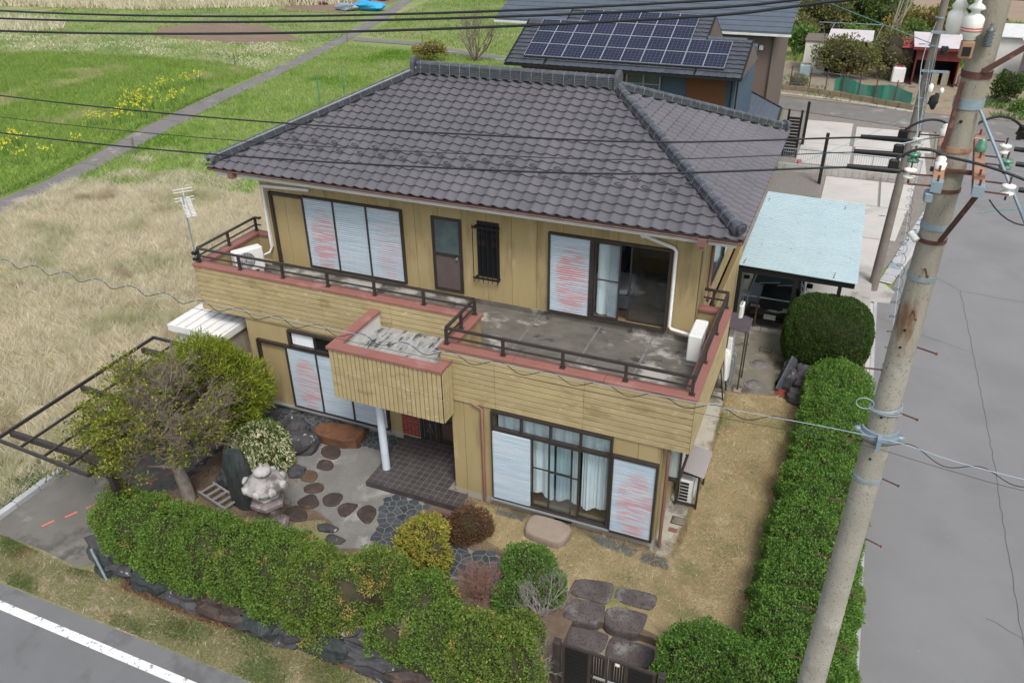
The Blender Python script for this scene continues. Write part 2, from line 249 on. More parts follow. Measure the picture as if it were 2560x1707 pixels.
# ------------------------------------------------------------------ mesh building
class MB:
    def __init__(s): s.v = []; s.f = []; s.m = []; s.sm = []
    def face(s, pts, mi=0, sm=False):
        i = len(s.v); s.v += [tuple(p) for p in pts]; s.f.append(tuple(range(i, i+len(pts)))); s.m.append(mi); s.sm.append(sm)
    def add(s, vs_, fs, mi=0, sm=False):
        i = len(s.v); s.v += [tuple(p) for p in vs_]
        for f in fs: s.f.append(tuple(i+k for k in f)); s.m.append(mi); s.sm.append(sm)
    def box(s, x0, y0, z0, x1, y1, z1, mi=0):
        if x0 > x1: x0, x1 = x1, x0
        if y0 > y1: y0, y1 = y1, y0
        if z0 > z1: z0, z1 = z1, z0
        s.add([(x0, y0, z0), (x1, y0, z0), (x1, y1, z0), (x0, y1, z0), (x0, y0, z1), (x1, y0, z1), (x1, y1, z1), (x0, y1, z1)],
              [(0, 3, 2, 1), (4, 5, 6, 7), (0, 1, 5, 4), (1, 2, 6, 5), (2, 3, 7, 6), (3, 0, 4, 7)], mi); return s
    def bbox(s, x0, y0, z0, x1, y1, z1, b=.01, mi=0):      # box with bevelled edges: two stacked inset outlines
        def ring(i, z): return [(x0+i+b, y0+i, z), (x1-i-b, y0+i, z), (x1-i, y0+i+b, z), (x1-i, y1-i-b, z), (x1-i-b, y1-i, z), (x0+i+b, y1-i, z), (x0+i, y1-i-b, z), (x0+i, y0+i+b, z)]
        rs = [ring(b, z0), ring(0, z0+b), ring(0, z1-b), ring(b, z1)]
        s.loft(rs, mi, caps=True); return s
    def loft(s, rings, mi=0, caps=True, sm=False, closed=True):
        n = len(rings[0]); vs_ = [p for r in rings for p in r]; fs = []
        for k in range(len(rings)-1):
            for i in range(n if closed else n-1):
                j = (i+1) % n; fs.append((k*n+i, k*n+j, (k+1)*n+j, (k+1)*n+i))
        s.add(vs_, fs, mi, sm)
        if caps: s.face(list(reversed(rings[0])), mi); s.face(rings[-1], mi)
    def prism(s, poly, z0, z1, mi=0, inset=0):
        c = np.mean(np.array(poly), axis=0)
        a = sum(poly[i][0]*poly[(i+1) % len(poly)][1]-poly[(i+1) % len(poly)][0]*poly[i][1] for i in range(len(poly)))
        if a < 0: poly = list(reversed(poly))
        rs = [[(x, y, z0) for x, y in poly]]
        if inset:
            rs.append([(x, y, z1-inset) for x, y in poly])
            rs.append([(c[0]+(x-c[0])*(1-inset/max(.05, math.hypot(x-c[0], y-c[1]))), c[1]+(y-c[1])*(1-inset/max(.05, math.hypot(x-c[0], y-c[1]))), z1) for x, y in poly])
        else: rs.append([(x, y, z1) for x, y in poly])
        s.loft(rs, mi); return s
    def tube(s, path, r, seg=8, mi=0, sm=True, caps=True):
        path = [Vector(p) for p in path]; n = len(path)
        rr = r if isinstance(r, (list, tuple)) else [r]*n
        rings = []; up = None
        for i, p in enumerate(path):
            t = (path[min(i+1, n-1)]-path[max(i-1, 0)])
            if t.length < 1e-9: t = Vector((0, 0, 1))
            t.normalize()
            if up is None: up = Vector((0, 0, 1)) if abs(t.z) < .9 else Vector((1, 0, 0))
            u = t.cross(up)
            if u.length < 1e-4: u = t.cross(Vector((1, .3, 0)))
            u.normalize(); v = u.cross(t); up = v
            rings.append([tuple(p+(u*math.cos(2*math.pi*k/seg)+v*math.sin(2*math.pi*k/seg))*rr[i]) for k in range(seg)])
        s.loft(rings, mi, caps, sm); return s
    def cyl(s, c, r, h, seg=16, r2=None, mi=0, sm=True): return s.tube([c, (c[0], c[1], c[2]+h)], [r, r if r2 is None else r2], seg, mi, sm)
    def lathe(s, c, prof, seg=16, mi=0, sm=True):
        s.loft([[(c[0]+r*math.cos(2*math.pi*k/seg), c[1]+r*math.sin(2*math.pi*k/seg), c[2]+z) for k in range(seg)] for r, z in prof], mi, True, sm); return s
    def bar(s, p, q, w_, h_, mi=0):           # rectangular bar from p to q
        p = Vector(p); q = Vector(q); t = (q-p).normalized(); up = Vector((0, 0, 1)) if abs(t.z) < .95 else Vector((0, 1, 0))
        u = t.cross(up).normalized()*w_/2; v = u.cross(t).normalized()*h_/2
        s.loft([[tuple(e+u*a+v*b) for a, b in ((-1, -1), (1, -1), (1, 1), (-1, 1))] for e in (p, q)], mi, True); return s
    def mesh(s, name, mats, off=(0, 0, 0)):
        me = bpy.data.meshes.new(name)
        me.from_pydata([(x-off[0], y-off[1], z-off[2]) for x, y, z in s.v], [], s.f)
        for m in (mats if isinstance(mats, (list, tuple)) else [mats]): me.materials.append(m)
        me.polygons.foreach_set('material_index', s.m); me.polygons.foreach_set('use_smooth', s.sm); me.update(); return me
WL = {}
def wloc(o): return WL.get(o.name, (0, 0, 0)) if o else (0, 0, 0)
def tag(o, label=None, cat=None, group=None, kind=None):
    if label: o['label'] = label
    if cat: o['category'] = cat
    if group: o['group'] = group
    if kind: o['kind'] = kind
    return o
def root(name, label, cat, loc=(0, 0, 0), rz=0, group=None, local=False):
    o = bpy.data.objects.new(name, None); o.empty_display_size = .2; col.objects.link(o); o.location = loc; o.rotation_euler = (0, 0, rz)
    WL[o.name] = (0, 0, 0) if local else tuple(loc); return tag(o, label, cat, group)
def obj(name, mb, m, parent=None, base=None):
    """link mb as one mesh object; parts store vertices relative to their thing, a top-level mesh relative to its base point"""
    off = wloc(parent) if parent else (base or (0, 0, 0))
    mm = [M[k] for k in m] if isinstance(m, (list, tuple)) else M[m]
    o = bpy.data.objects.new(name, mb.mesh(name, mm, off)); col.objects.link(o)
    if parent: o.parent = parent; WL[o.name] = wloc(parent)
    else: o.location = off; WL[o.name] = off
    return o
def thing(name, mb, m, label, cat, base, group=None): return tag(obj(name, mb, m, None, base), label, cat, group)
def struct(name, mb, m): return tag(obj(name, mb, m), kind='structure')
def flat(name, poly, z, m, th=.0):
    b = MB(); b.face([(x, y, z) for x, y in poly]); return struct(name, b, m)
def npmesh(name, V, rnd, m, parent=None, kind=None, label=None, cat=None, base=(0, 0, 0), sm=False):
    """V: (n,k,3) faces, rnd: (n,)"""
    n, k, _ = V.shape; me = bpy.data.meshes.new(name); off = np.array(wloc(parent) if parent else base)
    me.vertices.add(n*k); me.vertices.foreach_set('co', (V-off).astype(np.float32).ravel())
    me.loops.add(n*k); me.loops.foreach_set('vertex_index', np.arange(n*k, dtype=np.int32))
    me.polygons.add(n); me.polygons.foreach_set('loop_start', np.arange(0, n*k, k, dtype=np.int32)); me.polygons.foreach_set('loop_total', np.full(n, k, dtype=np.int32))
    a = me.attributes.new('rnd', 'FLOAT', 'FACE'); a.data.foreach_set('value', rnd.astype(np.float32))
    me.materials.append(M[m]); me.update(); me.validate()
    o = bpy.data.objects.new(name, me); col.objects.link(o)
    if parent: o.parent = parent; WL[o.name] = wloc(parent)
    else: o.location = tuple(float(q) for q in base)
    return tag(o, label, cat, None, kind)
def unit(a): return a/np.maximum(1e-9, np.linalg.norm(a, axis=-1, keepdims=True))
def leaves(P, D, L, W, jit=.9):
    n = len(P); d = unit(D*.7+RNG.normal(size=(n, 3))*jit*.6); s = unit(np.cross(d, RNG.normal(size=(n, 3))))
    l = (L*RNG.uniform(.6, 1.3, n))[:, None]; w_ = (W*RNG.uniform(.7, 1.3, n))[:, None]
    return np.stack([P, P+d*l*.5+s*w_*.5, P+d*l, P+d*l*.5-s*w_*.5], axis=1)
def nzn(x, y, f, seed=0):
    r = 0
    for i in range(4):
        a = 1.7*i+seed; r = r+np.sin(f*(1+.7*i)*(x*math.cos(a)+y*math.sin(a))+a*3.1+np.sin(f*.8*(y*math.cos(a)-x*math.sin(a))+a))
    return r/4
def inpoly(x, y, poly):
    r = np.zeros(len(x), bool); n = len(poly)
    for i in range(n):
        x1, y1 = poly[i]; x2, y2 = poly[(i+1) % n]
        if y1 == y2: continue
        c = ((y1 > y) != (y2 > y)) & (x < (x2-x1)*(y-y1)/(y2-y1)+x1); r ^= c
    return r
def grass(name, poly, z, dens, h, wd, m, lean=.6, mask=None, holes=(), kind='stuff', label=None, cat=None, tuft=0):
    xs = [p[0] for p in poly]; ys = [p[1] for p in poly]; A = (max(xs)-min(xs))*(max(ys)-min(ys)); n = int(A*dens)
    x = RNG.uniform(min(xs), max(xs), n); y = RNG.uniform(min(ys), max(ys), n); k = inpoly(x, y, poly)
    for hp in holes: k &= ~inpoly(x, y, hp)
    if mask is not None: k &= mask(x, y)
    x = x[k]; y = y[k]; n = len(x)
    if tuft:
        m_ = max(1, n//tuft); ci = RNG.integers(0, m_, n); ca = RNG.uniform(0, 6.28, n); cr = np.abs(RNG.normal(0, .11, n)); x = x[ci]+cr*np.cos(ca); y = y[ci]+cr*np.sin(ca); kk = inpoly(x, y, poly); x = x[kk]; y = y[kk]; n = len(x)
    hh = h*RNG.uniform(.5, 1.25, n)*(1+.35*nzn(x, y, 1.1, 3)); a = RNG.uniform(0, 2*math.pi, n)
    base_a = 2.2*nzn(x, y, 1.3, 5)*math.pi; la = np.where(RNG.uniform(size=n) < .18, base_a, a); ln = lean*RNG.uniform(.3, 1.4, n)*hh
    B = np.stack([x, y, np.full(n, z)], 1); T = B+np.stack([np.cos(la)*ln, np.sin(la)*ln, hh], 1); wv = np.stack([np.cos(a), np.sin(a), 0*a], 1)*wd/2
    V = np.stack([B-wv, B+wv, T], 1)
    return npmesh(name, V, np.clip(RNG.normal(.5, .27, n), 0, 1), m, kind=kind, label=label, cat=cat)
def sell(c, r, n, e=2.0, top=True):
    """points and normals on a superellipsoid"""
    d = unit(RNG.normal(size=(n, 3))); q = (np.abs(d)**e).sum(1)**(-1/e); P = d*q[:, None]
    N = unit(np.sign(P)*np.abs(P)**(e-1)/np.array(r)); return P*np.array(r)+np.array(c), N
def inside(P, c, r, e, f): return ((np.abs((P-np.array(c))/np.array(r))**e).sum(1) < f)
def bush(name, blobs, m, dens, L, W, label=None, cat='bush', zmin=0, e=2.0, core=True, holes=None, depth=.12, lump=.06, group=None, base=None, coref=.86, twigs=None, parent=None, part='foliage', jit=.9):
    """blobs: (cx,cy,cz,rx,ry,rz). Foliage of leaf-sized faces over a lumpy dark core of stems."""
    base = base or (blobs[0][0], blobs[0][1], zmin)
    t = parent or root(name, label, cat, base, group=group); Vs = []; Rs = []
    for i, b in enumerate(blobs):
        c, r = b[:3], b[3:6]; area = 4*math.pi*((r[0]*r[1])**1.6+(r[0]*r[2])**1.6+(r[1]*r[2])**1.6)**(1/1.6)/3**(1/1.6)
        n = int(area*dens); P, Nn = sell(c, r, n, e)
        k = np.ones(n, bool)
        for j, q in enumerate(blobs):
            if j != i: k &= ~inside(P, q[:3], q[3:6], e, .88)
        k &= P[:, 2] > zmin
        lum = lump*(nzn(P[:, 0]*1+P[:, 2]*.6, P[:, 1]+P[:, 2]*.8, 4.2, 1)+.6*nzn(P[:, 0]+P[:, 2], P[:, 1]-P[:, 2], 11, 2))
        cr = nzn(P[:, 0]*1.2+P[:, 2]*.9, P[:, 1]*1.2-P[:, 2]*.7, 4.6, 9); lum = lum-lump*2.1*np.exp(-(cr/.09)**2)+lump*.45
        P = P+Nn*(lum-depth*RNG.uniform(0, 1, n)**1.5+.02)[:, None]
        if holes: k &= ~(nzn(P[:, 0]+P[:, 2], P[:, 1]+.7*P[:, 2], holes[0], 8) > holes[1])
        P = P[k]; Nn = Nn[k]; D = Nn+np.array([0, 0, .35])
        Vs.append(leaves(P, D, L, W, jit)); cl = nzn(P[:, 0]*1.3+P[:, 2], P[:, 1]*1.3-P[:, 2], 7, 4)*.16; Rs.append(np.clip(RNG.normal(.45, .25, len(P))+cl, 0, 1))
    npmesh(part, np.concatenate(Vs), np.concatenate(Rs), m, parent=t)
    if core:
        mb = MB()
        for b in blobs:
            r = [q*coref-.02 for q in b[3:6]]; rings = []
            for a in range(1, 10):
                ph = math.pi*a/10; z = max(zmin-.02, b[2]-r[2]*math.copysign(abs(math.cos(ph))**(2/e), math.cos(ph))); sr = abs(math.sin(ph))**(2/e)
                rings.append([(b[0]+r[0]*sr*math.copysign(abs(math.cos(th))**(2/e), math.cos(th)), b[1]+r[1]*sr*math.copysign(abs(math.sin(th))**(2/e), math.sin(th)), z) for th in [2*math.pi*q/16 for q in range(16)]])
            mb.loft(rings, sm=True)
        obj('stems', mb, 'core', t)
    return t
def branch(mb, p, d, L, r, lev, ends, spread=.55, up=.15, nch=3, seg=5, shr=.68):
    pts = [Vector(p)]; d = Vector(d).normalized(); k = 3
    for i in range(k):
        d = (d+Vector((random.gauss(0, .13), random.gauss(0, .13), random.gauss(0, .1)+up*.2))).normalized(); pts.append(pts[-1]+d*L/k)
    mb.tube(pts, [r*(1-.35*i/k) for i in range(k+1)], seg if lev > 1 else 3, caps=False)
    if lev <= 0: ends.append((pts[-1], d)); return
    for i in range(nch+(random.random() < .4)):
        q = pts[random.choice((2, 3))] if lev > 0 else pts[-1]
        nd = (d+Vector((random.gauss(0, spread), random.gauss(0, spread), random.gauss(0, spread*.7)+up))).normalized()
        branch(mb, q, nd, L*shr*random.uniform(.75, 1.2), r*.6, lev-1, ends, spread, up, nch, seg, shr)
    ends.append((pts[-1], d))
def rock(mb, c, r, seed, rough=.25, seg=12, rings=8, zc=None, mi=0, e=2.6):
    rs = []
    for a in range(1, rings):
        ph = math.pi*a/rings; ring = []
        for k in range(seg):
            th = 2*math.pi*k/seg; d = Vector((math.sin(ph)*math.cos(th), math.sin(ph)*math.sin(th), -math.cos(ph)))
            q = (abs(d.x)**e+abs(d.y)**e+abs(d.z)**e)**(-1/e)
            f = q*(1+rough*noise.noise(d*1.6+Vector((seed*3.1, seed*1.7, seed)))+rough*.5*noise.noise(d*4+Vector((seed, 5, 2))))
            ring.append((c[0]+r[0]*d.x*f, c[1]+r[1]*d.y*f, c[2]+r[2]*d.z*f))
        rs.append(ring)
    mb.loft(rs, mi, True, False); return mb
def copy_tree(o, parent=None):
    c = o.copy(); col.objects.link(c); c.parent = parent
    for ch in o.children: copy_tree(ch, c)
    return c
# ================================================================== THE GROUND
G = -.42                                  # level of roads and fields; the garden stands on a plateau at 0
b = MB(); b.face([(-700, -700, G-.03), (700, -700, G-.03), (700, 1500, G-.03), (-700, 1500, G-.03)]); struct('ground', b, 'field2')
PATH_R = [(-18.2, -1), (-19.1, 5.7), (-19.65, 9.0), (-20.56, 12.6), (-22.3, 19.1), (-23.9, 25.5), (-24.9, 31.0), (-28.1, 45.6), (-32.0, 60), (-36.4, 73.2), (-44, 96)]
PATH_L = [(-20.0, -1), (-20.85, 5.7), (-21.3, 9.7), (-22.1, 12.6), (-24.0, 18.8), (-25.5, 25.5), (-26.4, 31), (-29.6, 45.6), (-33.4, 60), (-37.9, 73.2), (-45.5, 96)]
FIELD_G = [(-21, 3), (-21.4, 9.7), (-22.2, 12.6), (-24.1, 18.8), (-25.7, 25.5), (-27.2, 33.5), (-33, 35.5), (-42, 35), (-53, 33), (-72, 33), (-72, 3)]
FIELD_D = [(-2.75, -9), (-19, -9), (-18.3, 0), (-19.1, 5.7), (-19.6, 9.3), (-15, 11.2), (-9, 12.0), (-1.2, 11.6), (-1.2, 3), (-2.7, 0)]
FIELD_R = [(-19.7, 9.3), (-20.6, 12.6), (-22.3, 19.1), (-23.9, 25.5), (-24.9, 31.0), (-27.9, 45), (-18, 44.5), (-8, 41.5), (-1, 38), (-1, 28), (-2, 12), (-9, 12.2), (-15, 11.3)]
flat('green_field', FIELD_G, G-.012, 'field'); flat('dry_field', FIELD_D, G-.014, 'drysoil'); flat('meadow', FIELD_R, G-.016, 'field')
flat('vegetable_plot', [(-50, 47), (-47, 43.5), (-36, 42.5), (-32.5, 46), (-41, 51.5), (-47, 52)], G-.008, 'plough')
flat('vegetable_plot', [(-46, 60), (-38, 61), (-37.5, 80), (-52, 78)], G-.008, 'plough')
flat('bare_farmland', [(6, 82), (11, 74), (14, 78.5), (30, 74), (60, 80), (90, 160), (-6, 160), (-2, 96)], G-.008, 'farmland')
flat('farm_path', PATH_R+PATH_L[::-1], G+.002, 'oldroad')
flat('side_path', [(-28.6, 48.5), (-22, 48.2), (-17.8, 46.3), (-8, 43.0), (2, 38.5), (2, 37.3), (-8, 41.8), (-18.2, 45.0), (-22.2, 46.9), (-28.0, 47.0)], G+.006, 'oldroad')
# expansion joints of the farm path
b = MB()
for yy in np.arange(4.5, 50, 4.0):
    xr = np.interp(yy, [p[1] for p in PATH_R], [p[0] for p in PATH_R]); xl = np.interp(yy, [p[1] for p in PATH_L], [p[0] for p in PATH_L])
    b.box(xl+.05, yy-.03, G+.001, xr-.05, yy+.03, G+.009)
tag(obj('path_joints', b, 'soil'), kind='structure')
# roads
flat('front_road', [(-60, -8.86), (15.1, -8.86), (16.6, -8.1), (60, -8.1), (60, -30), (-60, -30)], G+.004, 'asphalt2')
flat('side_road', [(15.09, -8.1), (15.09, 11), (15.5, 11.8), (16.7, 19), (17.6, 33), (21.7, 33.4), (24.8, 33.4), (22.6, 14), (20.6, -8.1)], G+.008, 'asphalt')
flat('back_road', [(-14, 35.2), (9.3, 35.4), (16.9, 33.2), (17.6, 32.9), (34, 31.5), (60, 30), (60, 34.4), (30, 36.3), (18.5, 36.9), (9.2, 38.4), (-14, 39.3)], G+.012, 'oldroad')
b = MB(); b.face([(x, y, G+.009) for x, y in [(-60, -8.92), (14.2, -8.92), (14.2, -9.085), (-60, -9.085)]]); struct('road_edge_line', b, 'paint')
flat('road_shoulder', [(-60, -8.62), (-3, -8.62), (6, -8.55), (14.6, -8.5), (15.1, -8.0), (15.1, -8.88), (-60, -8.88)], G+.001, 'asphalt2')
flat('verge', [(-60, -7.45), (-2.5, -7.5), (.6, -7.5), (15.0, -7.3), (15.0, -8.5), (6, -8.6), (-60, -8.7)], G+.0, 'verge')
# cracks and patch seams in the side road
b = MB()
def crack(pts, w_, z):
    p2 = []
    for (x0, y0), (x1, y1) in zip(pts, pts[1:]):
        n = max(2, int(math.hypot(x1-x0, y1-y0)/.25))
        for i in range(n): p2.append((x0+(x1-x0)*i/n+random.gauss(0, .012), y0+(y1-y0)*i/n+random.gauss(0, .012)))
    p2.append(pts[-1])
    for (x0, y0), (x1, y1) in zip(p2, p2[1:]):
        l = math.hypot(x1-x0, y1-y0) or 1; nx, ny = -(y1-y0)/l*w_/2, (x1-x0)/l*w_/2
        b.face([(x0+nx, y0+ny, z), (x0-nx, y0-ny, z), (x1-nx, y1-ny, z), (x1+nx, y1+ny, z)])
crack([(17.75, -8), (17.81, -2.58), (17.79, 0), (17.8, 3.4), (17.71, 8.3), (17.62, 12.6), (16.2, 14.2)], .012, G+.0125)
crack([(17.71, 8.3), (16.4, 8.9), (15.2, 9.6)], .012, G+.0125); crack([(17.62, 12.6), (19.2, 12.4), (21.5, 12.6)], .014, G+.0125)
crack([(17.5, 22), (19, 21.5), (21, 23)], .014, G+.0125); crack([(18.2, 24), (20, 27), (22.5, 27.4)], .014, G+.0125); crack([(17.2, -2.2), (17.6, -2.4), (17.81, -2.5)], .015, G+.0125)
struct('road_cracks', b, 'crack')
# concrete margin of the side road, gutter channel and kerbs
flat('gutter_channel', [(14.82, -7.3), (15.085, -7.3), (15.085, 10.6), (14.82, 10.6)], G+.010, 'pave')
kr = struct('road_kerb', MB().box(14.80, -7.35, G-.1, 14.955, -7.3, G+.05), 'kerb')
k0 = None
for i in range(30):
    y0 = -7.28+i*.6
    if k0 is None: k0 = obj('kerb_stone', MB().box(14.985, y0, G-.1, 15.085, y0+.59, G+.03), 'kerb', kr); kme = k0.data
    else: o = bpy.data.objects.new('kerb_stone', kme); col.objects.link(o); o.parent = kr; o.location = (0, i*.6, 0)
# pole pad, channel running to the back road
flat('pole_pad', [(14.4, 10.6), (15.45, 10.75), (15.6, 11.7), (15.3, 12.2), (14.9, 12.4), (14.3, 12.0)], G+.016, 'concrete')
ch = flat('concrete_channel', [(15.1, 12.4), (15.5, 12.3), (17.4, 20), (17.9, 24), (17.4, 24), (16.9, 20)], G+.014, 'pave')
for i in range(16):
    t = i/16; x = 15.12+t*1.9; y = 12.5+t*9.4; bb = MB(); bb.prism([(x+.02, y+.02), (x+.40, y-.06), (x+.51, y+.42), (x+.13, y+.50)], G+.01, G+.03); obj('cover_slab', bb, 'kerb' if i not in (2, 8) else 'steel', ch)
# concrete forecourts behind the house, in slabs with joints
pv = flat('forecourt', [(10.2, 12.3), (14.9, 12.5), (15.4, 14), (16.9, 20.8), (17.5, 33), (9.4, 35.3), (10.3, 21.6), (10.2, 20)], G+.003, 'grout')
def slab(poly, m='pave'): bb = MB(); bb.prism(poly, G-.02, G+.03, inset=.01); obj('concrete_slab', bb, m, pv)
for x0, x1, y0, y1, s0, s1 in ((10.55, 12.55, 12.5, 16.2, 0, 0), (12.65, 14.9, 12.6, 16.2, 0, .5), (10.55, 12.55, 16.3, 19.9, 0, 0), (12.65, 15.1, 16.3, 19.9, .5, .95), (12.65, 14.9, 20, 23.3, 0, 0), (15.0, 16.0, 20, 23.3, .1, .4)):
    slab([(x0, y0), (x1+s0, y0), (x1+s1, y1), (x0, y1)])
for x0, x1, y0, y1 in ((11.1, 13.55, 25.0, 28.6), (11.0, 13.4, 28.7, 33.2), (13.7, 16.9, 25.0, 28.6), (13.6, 17.2, 28.7, 32.6)): slab([(x0, y0), (x1, y0), (x1, y1), (x0, y1)])
flat('gravel_strip', [(10.4, 20.0), (12.5, 20.2), (12.35, 23.3), (10.4, 23.3)], G+.030, 'gravel2'); flat('gravel_strip', [(10.4, 23.7), (16.3, 24.0), (16.3, 24.9), (10.4, 24.9)], G+.030, 'gravel2')
flat('dirt_lane', [(16.9, 37.2), (18.6, 37.0), (19.6, 45.6), (19.8, 47.3), (16.5, 47.6), (17.3, 42)], G+.006, 'dirt')
flat('allotment', [(8, 38.9), (16.9, 37.3), (24, 36.7), (40, 36), (42, 62), (8, 62)], G-.004, 'dirt')
# driveway on the left
flat('driveway', [(-2.42, -7.62), (-.8, -7.62), (.3, -7.72), (.75, -7.3), (.75, -2.4), (-.3, -1.2), (-.3, 6), (-2.72, 6), (-2.55, -5.1)], G+.008, 'drive')
kb = struct('driveway_kerb', MB().box(-2.62, -7.4, G-.1, -2.60, -7.3, G), 'kerb')
for i in range(22): kk = obj('kerb_stone', MB().bbox(-2.60-.012*i, -7.45+i*.6, G-.1, -2.44-.012*i, -6.86+i*.6, G+.14, .02), 'kerb', kb)
for i, (x, y) in enumerate([(-1.42, -7.12), (-1.18, -6.72), (-.98, -6.33), (-.78, -5.95), (-.58, -5.56), (-.36, -5.16), (-.16, -4.78)]):
    u = Vector((.40, .84, 0)).normalized(); p = Vector((x, y, 0)); q = p+u*.26; n = Vector((-u.y, u.x, 0))*.028
    b = MB(); b.face([tuple(p-n), tuple(q-n), tuple(q+n), tuple(p+n)]); b.v = [(a, c, G+.014) for a, c, _ in b.v]; struct('painted_dash', b, 'orangepaint')
b = MB(); b.box(-1.98, -7.15, G, -1.78, -7.0, G+.013); struct('drain_cover', b, 'cast')
# garden plateau
b = MB(); PL = [(.75, -7.35), (10.2, -7.35), (10.2, -5.35), (11.9, -5.35), (11.9, -7.2), (14.8, -7.2), (14.8, 6.55), (-.3, 6.55), (-.3, -1.2), (.75, -2.4)]
b.prism(PL, G-.2, 0); struct('garden_ground', b, 'soil')
b = MB(); b.prism([(10.2, -7.3), (11.9, -7.3), (11.9, -5.35), (10.2, -5.35)], G-.2, -.17); struct('gate_landing', b, 'dirt')
flat('lawn', [(7.0, -4.0), (7.3, -3.3), (11.3, -3.3), (11.55, -2.0), (11.62, .6), (11.5, 3.0), (12.65, 3.25), (13.4, 3.2), (13.35, -5.1), (11.9, -5.3), (10.2, -5.0), (9.2, -4.65)], .004, 'lawn')
flat('gravel_court', [(2.3, -4.4), (2.4, -2.62), (4.7, -2.58), (4.74, -3.7), (5.5, -3.7), (5.6, -4.6), (5.95, -5.3), (5.2, -5.6), (4.7, -5.0), (4.25, -4.85), (3.93, -4.84), (3.2, -4.9), (2.6, -4.6)], .005, 'gravel')
flat('moss_bed', [(4.0, -5.25), (4.5, -5.0), (5.1, -5.35), (5.3, -6.1), (3.9, -6.1)], .006, 'verge')
flat('concrete_yard', [(11.1, 2.9), (11.5, 3.05), (11.8, 3.0), (12.66, 3.3), (12.75, 6.6), (10.95, 6.6), (10.95, 2.9)], .006, 'yard')
flat('apron', [(11.1, -3.35), (11.5, -3.3), (11.52, -2.2), (11.62, -.6), (11.6, .8), (11.5, 2.9), (10.9, 2.9), (11.05, -3.3)], .008, 'apron')
flat('red_brick_patch', [(12.7, 3.35), (13.4, 3.3), (13.35, 3.95), (13.0, 4.2), (12.75, 4.6), (12.62, 3.9)], .006, 'brick')
b = MB(); b.box(10.9, 6.66, G-.1, 14.85, 12.4, -.15); struct('carport_slab', b, 'concrete')
# ---- crazy paving: irregular slates with sunken pointing, every slate a piece
def clip(poly, a, b_, c):
    out = []
    for i in range(len(poly)):
        p, q = poly[i], poly[(i+1) % len(poly)]; dp = a*p[0]+b_*p[1]+c; dq = a*q[0]+b_*q[1]+c
        if dp >= 0: out.append(p)
        if (dp >= 0) != (dq >= 0): t = dp/(dp-dq); out.append((p[0]+t*(q[0]-p[0]), p[1]+t*(q[1]-p[1])))
    return out
def crazy(par, outline, cell, z0, seed, gap=.014):
    rs = np.random.default_rng(seed); xs = [p[0] for p in outline]; ys = [p[1] for p in outline]; S = []
    ox = np.array(outline)
    for yy in np.arange(min(ys)-cell, max(ys)+cell, cell*.92):
        for xx in np.arange(min(xs)-cell, max(xs)+cell, cell): S.append((xx+rs.uniform(-.42, .42)*cell, yy+rs.uniform(-.42, .42)*cell))
    S = np.array(S); ins = inpoly(S[:, 0], S[:, 1], outline)
    for i in np.where(ins)[0]:
        p = S[i]; poly = [(p[0]-cell*2, p[1]-cell*2), (p[0]+cell*2, p[1]-cell*2), (p[0]+cell*2, p[1]+cell*2), (p[0]-cell*2, p[1]+cell*2)]
        dd = np.hypot(*(S-p).T)
        for j in np.argsort(dd)[1:18]:
            q = S[j]; d = q-p; l = np.hypot(*d); mid = (p+q)/2; n = -d/l
            if ins[j]: poly = clip(poly, n[0], n[1], -(n[0]*mid[0]+n[1]*mid[1])-gap/2)
            else: poly = clip(poly, n[0], n[1], -(n[0]*mid[0]+n[1]*mid[1])-gap/2)
            if len(poly) < 3: break
        if len(poly) < 3: continue
        bb = MB(); bb.prism(poly, z0-.02, z0+.012+rs.uniform(-.003, .003), inset=.004); obj('paving_slate', bb, 'slate', par)
PATHO = [(5.42, -3.74), (6.13, -3.66), (6.33, -3.89), (6.38, -4.29), (6.5, -4.55), (6.85, -4.65), (7.3, -4.58), (7.81, -4.64), (8.21, -4.55), (8.6, -4.60), (9.2, -4.70), (9.7, -4.69), (9.92, -5.12), (9.40, -5.43), (8.93, -5.44), (8.62, -5.42), (8.14, -5.40), (7.7, -5.46), (7.14, -5.55), (6.56, -5.60), (6.1, -5.5), (5.76, -5.15), (5.55, -4.73), (5.46, -4.38)]
cp = flat('slate_path', PATHO, .012, 'grout'); crazy(cp, PATHO, .18, .006, 3)
TERR = [(.7, -1.9), (4.72, -1.9), (4.72, -2.6), (.7, -2.6)]
ct = flat('slate_terrace', TERR, .012, 'grout'); crazy(ct, TERR, .17, .006, 5)
for n_, (x, y) in (('manhole_cover', (12.12, 4.71)), ('manhole_cover', (12.12, 3.62))):
    b = MB(); b.lathe((x, y, .008), [(.27, 0), (.27, .012), (.235, .014), (.23, .006), (.215, .006), (.21, .018), (.02, .02)], 28)
    for a in (0, math.pi/2, math.pi, 1.5*math.pi): b.box(x+.15*math.cos(a)-.02, y+.15*math.sin(a)-.012, .02, x+.15*math.cos(a)+.02, y+.15*math.sin(a)+.012, .032)
    o = struct(n_, b, 'cast')
b = MB(); b.box(11.27, -2.62, .008, 11.45, -2.5, .016); struct('drain_cover', b, 'pipe')
for x, y, sx, sy in ((11.42, -2.25, .16, .12), (12.17, 5.55, .17, .13)):
    b = MB(); b.box(x-sx, y-sy, .006, x+sx, y+sy, .012, 1); b.box(x-sx+.02, y-sy+.02, .01, x+sx-.02, y+sy-.02, .017, 0); struct('drain_cover', b, ('yard', 'black'))
